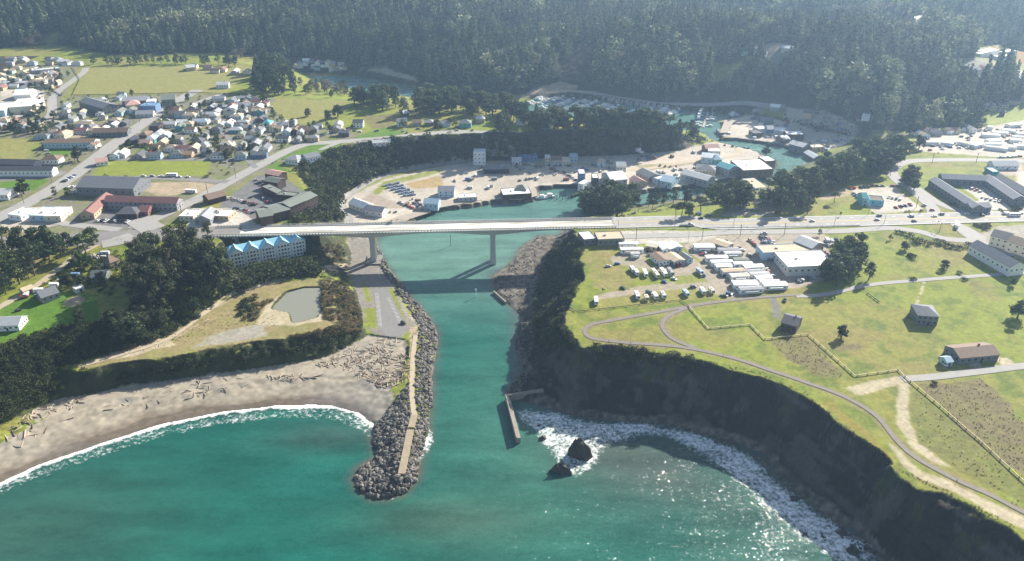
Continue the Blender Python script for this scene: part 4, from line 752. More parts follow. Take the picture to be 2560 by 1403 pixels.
SINGLES = [  # foot in the photo, kind, height, name, label
 ((1595,532),'umbrella',9,'pine_tree','small round-topped tree on the park lawn near the bank'),((1630,528),'umbrella',11,'pine_tree','round-topped tree standing alone mid park lawn'),((1690,545),'umbrella',13,'pine_tree','bare-stemmed umbrella pine by the highway shoulder'),((1703,543),'umbrella',14,'pine_tree','bare-stemmed umbrella pine second in the roadside group'),((1722,541),'cypress',12,'cypress_tree','dense low cypress at the roadside end of the lawn'),((1752,530),'umbrella',15,'pine_tree','leaning umbrella pine next to the white sheds'),
 ((2018,535),'umbrella',16,'pine_tree','dark umbrella pine at the highway edge of the lawn'),((2000,520),'cypress',17,'cypress_tree','large spreading cypress on the lawn left of the blue restaurant'),((2085,508),'umbrella',11,'pine_tree','small umbrella pine between cypress and blue restaurant'),((2190,455),'umbrella',10,'pine_tree','open umbrella pine on the slope above the blue restaurant'),
 ((2103,845),'cypress',9,'cypress_tree','lone small dark tree in the middle of the headland meadow'),((2543,795),'cypress',13,'cypress_tree','broad dark cypress at the far right of the meadow'),((2360,672),'cypress',7,'cypress_tree','narrow dark shrub tree in the field near the white long building'),((2260,625),'cypress',7,'cypress_tree','round dark bush tree upper in the headland field'),((2300,532),'garden',3,'bush_tree','small bush at the road junction'),
 ((205,815),'euc',15,'gum_tree','lone rounded tree on the bright green lawn'),((60,485),'cypress',14,'cypress_tree','large dark tree on the verge left of the main street'),((195,402),'cypress',15,'cypress_tree','large dark tree in front of the motel court'),((138,492),'garden',7,'garden_tree','round bush tree beside the parked van row'),((170,490),'garden',8,'garden_tree','dark round tree in front of the grey hall'),
 ((662,265),'garden',16,'garden_tree','tall brown-green tree at the corner of the small field'),((770,291),'cypress',10,'cypress_tree','lone dark tree in the small green field'),((470,253),'garden',10,'garden_tree','round dark tree beside the top of the main street'),((820,300),'cypress',12,'cypress_tree','dark tree at the lower corner of the small field'),((845,292),'cypress',15,'cypress_tree','taller dark tree beside the small green field'),((685,300),'garden',12,'garden_tree','dark round tree beside the end house of the town block'),
 ((1915,388),'cypress',12,'cypress_tree','dark tree on the river bank behind the white-roofed plant'),((2030,612),'garden',6,'bush_tree','round dark bush beside the grey shed'),((2048,590),'garden',6,'bush_tree','round dark bush at the corner of the metal shed'),((2530,715),'cypress',6,'cypress_tree','small dark tree by the lane at the right edge'),
 ((520,592),'euc',13,'gum_tree','pale gum tree at the roadside above the hotel'),((545,545),'garden',7,'garden_tree','dark green tree beside the brown shop'),((838,400),'cypress',13,'cypress_tree','dark dense tree at the edge of the bluff by the green corner'),((790,625),'cypress',10,'cypress_tree','dark tree beside the hotel end wall'),((2225,600),'garden',5,'bush_tree','dark hedge bush along the frontage road end'),
]
for px, kd, h, nm, lab in SINGLES: tree(nm, kd, Gz(px)[0], h, lab, 'tree', None)
for k, (x, y) in enumerate([(2245,583),(2258,586),(2275,592),(2285,603),(2300,605),(2290,610),(2320,612),(2345,614),(2355,610),(2372,618),(2385,620),(2398,622),(2420,618),(2275,640),(2282,645),(2340,605)]):
    tree('bush', 'bush', Gz((x, y))[0], rng.uniform(26, 42), 'dark rounded bush in the row below the frontage road', 'bush', 'bushes below the frontage road')
for x, y in [(2275,640),(2398,685),(2282,700),(2335,962),(2410,700)]: tree('bush', 'bush', Gz((x, y))[0], rng.uniform(25, 40), 'low dark bush alone in the headland grass', 'bush', 'lone bushes in the headland grass')
# ------------------------------ masses nobody could count: one object each, instanced
def scatter(name, pts, sc, protos, label, cat, seed, pick=None):
    r = np.random.default_rng(seed); me = bpy.data.meshes.new(name); me.from_pydata([tuple(map(float, p)) for p in pts], [], [])
    for an, ty, vals in (('sz', 'FLOAT', sc), ('rz', 'FLOAT', r.uniform(0, 6.28, len(pts))), ('pk', 'INT', r.integers(0, len(protos), len(pts)) if pick is None else pick)):
        a = me.attributes.new(an, ty, 'POINT'); a.data.foreach_set('value', np.array(vals, np.float32 if ty == 'FLOAT' else np.int32))
    o = bpy.data.objects.new(name, me); COL.objects.link(o)
    c = bpy.data.collections.new(name + '_kinds')
    for q in protos: c.objects.link(q)
    ng = bpy.data.node_groups.new(name, 'GeometryNodeTree'); ng.interface.new_socket('Geometry', in_out='INPUT', socket_type='NodeSocketGeometry'); ng.interface.new_socket('Geometry', in_out='OUTPUT', socket_type='NodeSocketGeometry')
    n = ng.nodes; l = ng.links; gi = n.new('NodeGroupInput'); go = n.new('NodeGroupOutput'); ip = n.new('GeometryNodeInstanceOnPoints'); ci = n.new('GeometryNodeCollectionInfo')
    ci.inputs[0].default_value = c; ci.inputs['Separate Children'].default_value = True; ci.inputs['Reset Children'].default_value = True; ip.inputs['Pick Instance'].default_value = True
    def na(nm_, dt): q = n.new('GeometryNodeInputNamedAttribute'); q.data_type = dt; q.inputs['Name'].default_value = nm_; return q.outputs['Attribute']
    l.new(gi.outputs[0], ip.inputs['Points']); l.new(ci.outputs[0], ip.inputs['Instance']); l.new(na('pk', 'INT'), ip.inputs['Instance Index'])
    cx = n.new('ShaderNodeCombineXYZ'); l.new(na('rz', 'FLOAT'), cx.inputs[2]); er = n.new('FunctionNodeEulerToRotation'); l.new(cx.outputs[0], er.inputs[0]); l.new(er.outputs[0], ip.inputs['Rotation'])
    l.new(na('sz', 'FLOAT'), ip.inputs['Scale']); l.new(ip.outputs[0], go.inputs[0])
    mo = o.modifiers.new('scatter', 'NODES'); mo.node_group = ng
    o['kind'] = 'stuff'; o['label'] = label; o['category'] = cat
    return o
def pale(o): o.data.materials[0] = LM['hill2']; return o
def merged(pr, name):                    # crown + trunk as one mesh for the masses
    cr, tk = pr
    if tk is None: cr.name = name; return cr
    a, b_ = cr.data, tk.data; V = [v.co[:] for v in a.vertices] + [v.co[:] for v in b_.vertices]; k = len(a.vertices)
    Fc = [tuple(p.vertices) for p in a.polygons] + [tuple(v + k for v in p.vertices) for p in b_.polygons]
    o = mesh(name, V, Fc, [a.materials[0], BARK], link=False, mids=[0] * len(a.polygons) + [1] * len(b_.polygons))
    t = np.zeros(len(a.vertices), np.float32); a.attributes['tone'].data.foreach_get('value', t)
    at = o.data.attributes.new('tone', 'FLOAT', 'POINT'); at.data.foreach_set('value', np.concatenate([t, np.zeros(len(b_.vertices), np.float32)])); return o
CLEAR = [pw[:, :2] for (px, c, r, kp), pw in zip(PATCH, [q[0] for q in _pw]) if min(y for x, y in px) < 300 and c is not FLOOR and max(y for x, y in px) < 345]
gfz = Grid(-2000, 2000, 780, 2900, 6); clr = np.zeros((gfz.ny, gfz.nx), bool)
for pw in CLEAR: clr |= gfz.fill(pw)
for nm, px, wd, m, _ in ROADS:
    if min(y for x, y in px) < 300: clr |= gfz.line(G(px)[:, :2], wd + 14)
r_ = np.random.default_rng(5)
def hillpts(sp, y0, y1):
    X, Y = np.meshgrid(np.arange(-1900, 1900, sp), np.arange(y0, y1, sp)); X = X + r_.uniform(-.5, .5, X.shape) * sp; Y = Y + r_.uniform(-.5, .5, Y.shape) * sp
    X, Y = X.ravel(), Y.ravel(); _, hm = hill(X, Y)
    ok = hm & (np.abs(X) < Y * .74 + 60) & ~(gfz.sample(clr.astype(float), X, Y) > .1); X, Y = X[ok], Y[ok]; return X, Y
X, Y = hillpts(9.6, 790, 2750); dn = fbm(X, Y, 130, 401); ok = (dn + r_.uniform(-.12, .12, len(X))) > .27; X, Y = X[ok], Y[ok]
shrt = np.zeros((gfz.ny, gfz.nx), bool)
for pw in CLEAR:
    if pw[:, 1].mean() > 1250:
        for k in range(1, 9):
            c_ = pw.mean(0); shrt |= gfz.fill(pw - c_ / np.hypot(*c_) * 16 * k)
Z = hgt(X, Y); tall = (.6 + .8 * fbm(X, Y, 90, 411)) * np.where(gfz.sample(shrt.astype(float), X, Y) > .3, .3, 1); sz = (1.5 + 2.6 * r_.random(len(X)) ** 1.6) * tall
scatter('forest', np.stack([X, Y, Z], 1), sz, [merged(proto('conifer', 300 + i), f'fir{i}') for i in range(6)] + [pale(merged(proto(('conifer', 'roundwood')[i % 2], 320 + i), f'oak{i}')) for i in range(4)], 'dense dark conifer forest covering the hills behind the harbour', 'forest', 3, np.where(fbm(X, Y, 120, 431, 4) + r_.normal(0, .07, len(X)) > .56, r_.integers(6, 10, len(X)), r_.integers(0, 6, len(X))))

BAREP = [([(1405,200),(1412,160),(1450,128),(1488,140),(1488,165),(1455,205)],130),([(1030,100),(1035,68),(1075,65),(1085,90),(1060,105)],50),([(2030,250),(2050,215),(2070,215),(2050,255)],30),([(760,235),(790,212),(880,225),(870,240)],26),([(1700,150),(1720,120),(1760,140),(1740,180)],30),([(2100,110),(2200,90),(2240,130),(2150,150)],60),([(20,110),(60,90),(110,100),(90,125)],40),([(570,140),(590,120),(620,130),(600,160)],20)]
def polyscatter(polys, sp, seed):
    out = []
    for k, (px, d_) in enumerate(polys):
        pts = inpoly(px, d_, seed + k, sp); out.append(Gz(pts))
    return np.concatenate(out)
bp9 = polyscatter(BAREP, 3, 590); scatter('bare_wood', bp9, rng.uniform(.9, 1.7, len(bp9)), [merged(proto('baretree', 540 + i), 'alder') for i in range(3)], 'leafless brownish wood patches between the dark conifers', 'wood', 15)
bushes = [merged(proto('bush', 500 + i), 'scrub') for i in range(4)]; dry = [merged(proto('dry', 520 + i), 'reed') for i in range(3)]
CANYON = [([(690,550),(745,520),(780,500),(775,470),(735,428),(800,397),(830,380),(920,358),(1000,350),(1090,346),(1180,345),(1180,400),(1080,410),(950,436),(870,478),(845,508),(862,552),(780,556)],1250),([(1180,400),(1290,395),(1560,383),(1790,354),(1740,345),(1500,345),(1200,342)],420),([(600,680),(700,668),(790,655),(800,690),(700,695),(600,725),(560,730)],330)]
p1 = polyscatter(CANYON, 1.5, 600); scatter('canyon_scrub', p1, 1.6 + 6.5 * rng.random(len(p1)) ** 2.2, bushes, 'dense green scrub covering the steep canyon sides beside the bridge', 'scrub', 6)
HEAD = [([(0,868),(60,842),(140,822),(230,812),(300,790),(380,800),(440,795),(500,792),(400,848),(280,884),(200,905),(140,920),(135,985),(40,1040),(0,1050)],1300),([(140,922),(300,920),(450,895),(640,862),(780,836),(880,825),(900,845),(850,870),(640,885),(450,910),(300,930),(140,935)],80),([(300,955),(450,930),(640,905),(850,865),(860,850),(640,890),(450,915),(300,940)],90),([(590,760),(640,740),(650,770),(600,790)],40)]
p2 = polyscatter(HEAD, 1.5, 620); scatter('headland_scrub', p2, rng.uniform(1.3, 3.4, len(p2)), bushes, 'dark coastal scrub on the bluff left of the beach', 'scrub', 7)
BANK = [([(1455,612),(1452,700),(1418,765),(1402,812),(1440,865),(1400,880),(1340,860),(1330,800),(1345,720),(1370,640),(1400,600)],620),([(1470,868),(1540,866),(1740,900),(1740,925),(1500,900)],60)]
p3 = polyscatter(BANK, 1.5, 640); scatter('cliff_scrub', p3, rng.uniform(1.5, 4.0, len(p3)), bushes, 'dark scrub on the shaded channel bank below the headland', 'scrub', 8)
HEATHP = [([(1925,850),(2015,842),(2045,868),(2105,935),(2100,948),(2040,940),(1960,890)],170),([(2300,960),(2420,955),(2450,945),(2520,1010),(2620,1120),(2560,1195),(2400,1075)],380),([(2290,985),(2560,1215),(2500,1225),(2380,1160),(2300,1100)],120),([(1470,864),(1600,868),(1740,895),(1900,932),(2015,980),(2090,1045),(2225,1140),(2235,1165),(2360,1222),(2540,1315),(2530,1322),(2350,1228),(2225,1170),(2080,1050),(2000,985),(1820,925),(1600,876)],420),([(640,770),(700,815),(600,815),(480,850),(300,890),(500,800)],200)]
ph = polyscatter(HEATHP, 1, 650); scatter('heath_tufts', ph, rng.uniform(.25, .5, len(ph)), dry, 'rough heath tufts on the headland and along the cliff rim', 'heath', 16)
REEDS = [([(832,705),(862,702),(888,742),(905,800),(905,832),(850,835),(845,770)],520),([(640,760),(690,745),(640,800),(600,800)],60),([(800,700),(835,705),(842,800),(808,800)],160),([(720,845),(850,815),(890,830),(800,850)],160),([(780,620),(850,610),(868,645),(820,660)],90),([(0,655),(60,615),(110,645),(40,690)],50)]
p4 = polyscatter(REEDS, 1.5, 660); scatter('dune_scrub', p4, rng.uniform(.9, 2.2, len(p4)), dry + bushes[:1], 'straw-coloured scrub on the bank between pond and parking lot', 'scrub', 9)
TB = [([(0,330),(0,165),(130,170),(180,240),(470,238),(690,245),(860,330),(980,345),(830,356),(640,430),(500,480),(230,440),(0,400)],620),([(2240,372),(2560,300),(2560,380),(2300,385)],60),([(0,770),(130,690),(280,620),(330,650),(300,740),(120,720)],150),([(2180,535),(2310,528),(2300,520),(2190,528)],60),([(2370,520),(2560,535),(2560,525),(2380,512)],60),([(1835,573),(2250,562),(2250,566),(1835,577)],120),([(2430,560),(2480,598),(2500,590),(2470,560)],50)]
bm_ = Grid(-640, 640, 380, 1420, 2); nog = np.zeros((bm_.ny, bm_.nx), bool)
for (px, c, r, kp), q in zip(PATCH, _pw):
    if c is not TOWN and c is not FLOOR: nog |= bm_.fill(q[0][:, :2])
for nm, px, wd, m, _ in ROADS: nog |= bm_.line(G(px)[:, :2], wd + 2)
nog = nog.astype(float)
p5 = polyscatter(TB, 3, 680); p5 = p5[bm_.sample(nog, p5[:, 0], p5[:, 1]) < .2]; scatter('garden_shrubs', p5, rng.uniform(.9, 2.6, len(p5)), bushes, 'green hedges and shrubs between the town houses', 'shrubs', 10)
# town trees one by one
TT = [([(240,240),(620,240),(690,250),(860,335),(640,420),(530,395),(250,395),(340,330)], 60, 'between the houses north of the bridge', 'trees between the town houses'), ([(0,330),(0,170),(170,170),(180,240),(140,300),(230,330),(120,345)], 34, 'among the far left town buildings', 'trees in the far left town'), ([(20,760),(130,690),(280,620),(300,700),(120,730)], 12, 'around the headland cottages', 'trees around the headland cottages'),
      ([(880,330),(990,345),(1200,335),(1280,330),(1000,300),(880,300)], 14, 'around the bluff houses', 'trees around the bluff houses'), ([(2440,300),(2560,250),(2560,210),(2440,220),(2380,260)], 16, 'at the far right hill houses', 'trees at the far right'), ([(0,330),(90,300),(150,330),(60,345)], 10, 'beside the left meadow', 'trees beside the left meadow')]
for k, (poly, n, pl, grp) in enumerate(TT):
    for p in Gz(inpoly(poly, n * 2, 720 + k, 11)):
        if bm_.sample(nog, p[0], p[1]) > .2: continue
        kd = ('garden', 'garden', 'cypress', 'pine')[int(rng.integers(4))]; tree('garden_tree', kd, p, rng.uniform(4, 11), 'small green tree ' + pl, 'tree', grp, 1)
# ---------------------------------------------------------------- buildings
PAL = dict(white=(.78,.78,.75), cream=(.66,.60,.46), grey=(.30,.30,.31), darkgrey=(.10,.10,.11), brown=(.20,.14,.10), darkbrown=(.075,.05,.04), red=(.25,.125,.11), tan=(.48,.38,.26), blue=(.13,.22,.36), paleblue=(.42,.55,.62), teal=(.10,.34,.36),
           green=(.16,.22,.16), orange=(.40,.24,.15), navy=(.03,.035,.06), pink=(.5,.3,.25), slate=(.16,.17,.18), skyblue=(.20,.45,.52), yellow=(.60,.52,.28), lightgrey=(.52,.52,.50), greengrey=(.17,.19,.16))
CN = dict(darkgrey='dark grey', darkbrown='dark brown', paleblue='pale blue', skyblue='turquoise', lightgrey='light grey', greengrey='green grey')
cn = lambda c: CN.get(c, c)
def wall_m(c): return mat('wall_' + c, PAL[c], .8, .10, .5)
def roof_m(c): return mat('roof_' + c, PAL[c], .8, .22, .35, 0, .15)
GLASS = mat('window_glass', (.03, .04, .05), .12, .2, 2, 0, 0, .6)
_win = {}
def window_mesh(w_, h_):
    k = (round(w_, 1), round(h_, 1))
    if k not in _win:
        o = boxes('window', [(-w_ / 2, w_ / 2, -.06, .05, -h_ / 2, h_ / 2)], GLASS); _win[k] = o.data; bpy.data.objects.remove(o)
    return _win[k]
def add_window(par, x, y, z, rz, w_=1.3, h_=1.2, name='window'):
    o = bpy.data.objects.new(name, window_mesh(w_, h_)); COL.objects.link(o); o.parent = par; o.location = (x, y, z); o.rotation_euler = (0, 0, rz); return o
def building(name, c, ang, L_, W_, H_, roof='gable', wall='white', rc='grey', label='', cat='house', group=None, z=None, win=0, floors=1, rise=None, chim=False, over=.45, wsz=(1.3, 1.2), door=False, sh=False):
    z = float(hgt(c[0], c[1])) if z is None else z
    e = tag(empty(name, (c[0], c[1], z), ang), label, cat, group)
    if sh: e['_sh'] = 1
    a, b_ = L_ / 2, W_ / 2; rise = rise if rise is not None else W_ * (.26 if W_ < 14 else .18); zb = -1.2
    if roof == 'flat':
        boxes('wall', [(-a, a, -b_, b_, zb, H_ - .35), (-a, a, -b_, -b_ + .3, H_ - .35, H_ + .35), (-a, a, b_ - .3, b_, H_ - .35, H_ + .35), (-a, -a + .3, -b_ + .3, b_ - .3, H_ - .35, H_ + .35), (a - .3, a, -b_ + .3, b_ - .3, H_ - .35, H_ + .35)], wall_m(wall), e)
        rl = [(-a + .3, a - .3, -b_ + .3, b_ - .3, H_ - .345, H_)]
        rf = boxes('roof', rl, roof_m(rc), e)
        if L_ > 15: boxes('roof_vent', [(-a * .4, -a * .4 + 1.6, -.8, .8, H_ + .002, H_ + 1.1)], mat('galvanised', (.42, .43, .43), .5, .1, 2, .3), rf)
    elif roof == 'lean':
        V = [(-a,-b_,zb),(a,-b_,zb),(a,b_,zb),(-a,b_,zb),(-a,-b_,H_),(a,-b_,H_),(a,b_,H_+rise),(-a,b_,H_+rise)]
        mesh('wall', V, [(0,1,5,4),(1,2,6,5),(2,3,7,6),(3,0,4,7)], wall_m(wall), e); o_ = over
        mesh('roof', [(-a-o_,-b_-o_,H_-.02),(a+o_,-b_-o_,H_-.02),(a+o_,b_+o_,H_+rise+.05),(-a-o_,b_+o_,H_+rise+.05),(-a-o_,-b_-o_,H_+.22),(a+o_,-b_-o_,H_+.22),(a+o_,b_+o_,H_+rise+.3),(-a-o_,b_+o_,H_+rise+.3)], [(3,2,1,0),(4,5,6,7),(0,1,5,4),(1,2,6,5),(2,3,7,6),(3,0,4,7)], roof_m(rc), e)
    else:
        hip = roof == 'hip'; V = [(-a,-b_,zb),(a,-b_,zb),(a,b_,zb),(-a,b_,zb),(-a,-b_,H_),(a,-b_,H_),(a,b_,H_),(-a,b_,H_)]
        Fw = [(0,1,5,4),(1,2,6,5),(2,3,7,6),(3,0,4,7)]
        if not hip: V += [(-a,0,H_+rise),(a,0,H_+rise)]; Fw += [(4,8,7),(5,6,9)]
        mesh('wall', V, Fw, wall_m(wall), e)
        o_ = over; dz = rise / b_ * o_; rx = a - (min(b_, a * .8) if hip else 0) + (0 if hip else o_); ea = a + o_; eb = b_ + o_; t = .24
        V = []
        for k in (0, t): V += [(-ea,-eb,H_-dz+k+.02),(ea,-eb,H_-dz+k+.02),(ea,eb,H_-dz+k+.02),(-ea,eb,H_-dz+k+.02),(-rx,0,H_+rise+k+.02),(rx,0,H_+rise+k+.02)]
        Fc = [(6,7,11,10),(8,9,10,11),(9,6,10),(7,8,11),(1,0,4,5),(3,2,5,4),(0,3,4),(2,1,5),(0,1,7,6),(1,2,8,7),(2,3,9,8),(3,0,6,9)] if hip else [(6,7,11,10),(8,9,10,11),(1,0,4,5),(3,2,5,4),(0,1,7,6),(2,3,9,8),(3,4,10,9),(4,0,6,10),(1,5,11,7),(5,2,8,11)]
        rf = mesh('roof', V, Fc, roof_m(rc), e)
        if chim: boxes('chimney', [(a * .3, a * .3 + .9, .4, 1.3, H_ + rise * .2, H_ + rise + 1.1)], mat('chimney_brick', (.22, .12, .09), .9, .2, 3), rf)
    if win:
        fh = (H_ - .2) / floors
        for rz, ox, oy, ln in ((0, 0, -b_, L_), (math.pi, 0, b_, L_), (-math.pi / 2, -a, 0, W_), (math.pi / 2, a, 0, W_)):
            nx_, ny_ = math.sin(ang + rz), -math.cos(ang + rz)
            if (nx_ * -c[0] + ny_ * -c[1]) < .12 * math.hypot(*c[:2]): continue
            n = max(1, int(ln / win))
            for f in range(floors):
                for k in range(n):
                    u = (k + .5) / n * ln - ln / 2; add_window(e, ox + math.cos(rz) * u, oy + math.sin(rz) * u, fh * f + fh * .58, rz, *wsz)
            if door and rz == 0: add_window(e, ox + ln * .07, oy - .02, 1.0, rz, 1.1, 2.1, 'door')
    return e
def rline(x1, y1, x2, y2, H_):          # a roof line in the photo -> centre, angle and length on the ground
    g0 = Gz([(x1, y1), (x2, y2)], H_); A, B = G([(x1, y1), (x2, y2)], H_); c = (A + B) / 2; d = (B - A)[:2]
    return c[:2], math.atan2(d[1], d[0]), float(np.hypot(*d))
def rb(name, x1, y1, x2, y2, W_, H_, roof, wall, rc, label, cat, group=None, **k):
    c, a, L_ = rline(x1, y1, x2, y2, H_ + (W_ * .1 if roof != 'flat' else 0)); return building(name, c, a, max(L_, 4), W_, H_, roof, wall, rc, label, cat, group, **k)
_m = G([(130, 470), (425, 265)]); TOWN_A = math.atan2(*(_m[1] - _m[0])[[1, 0]])
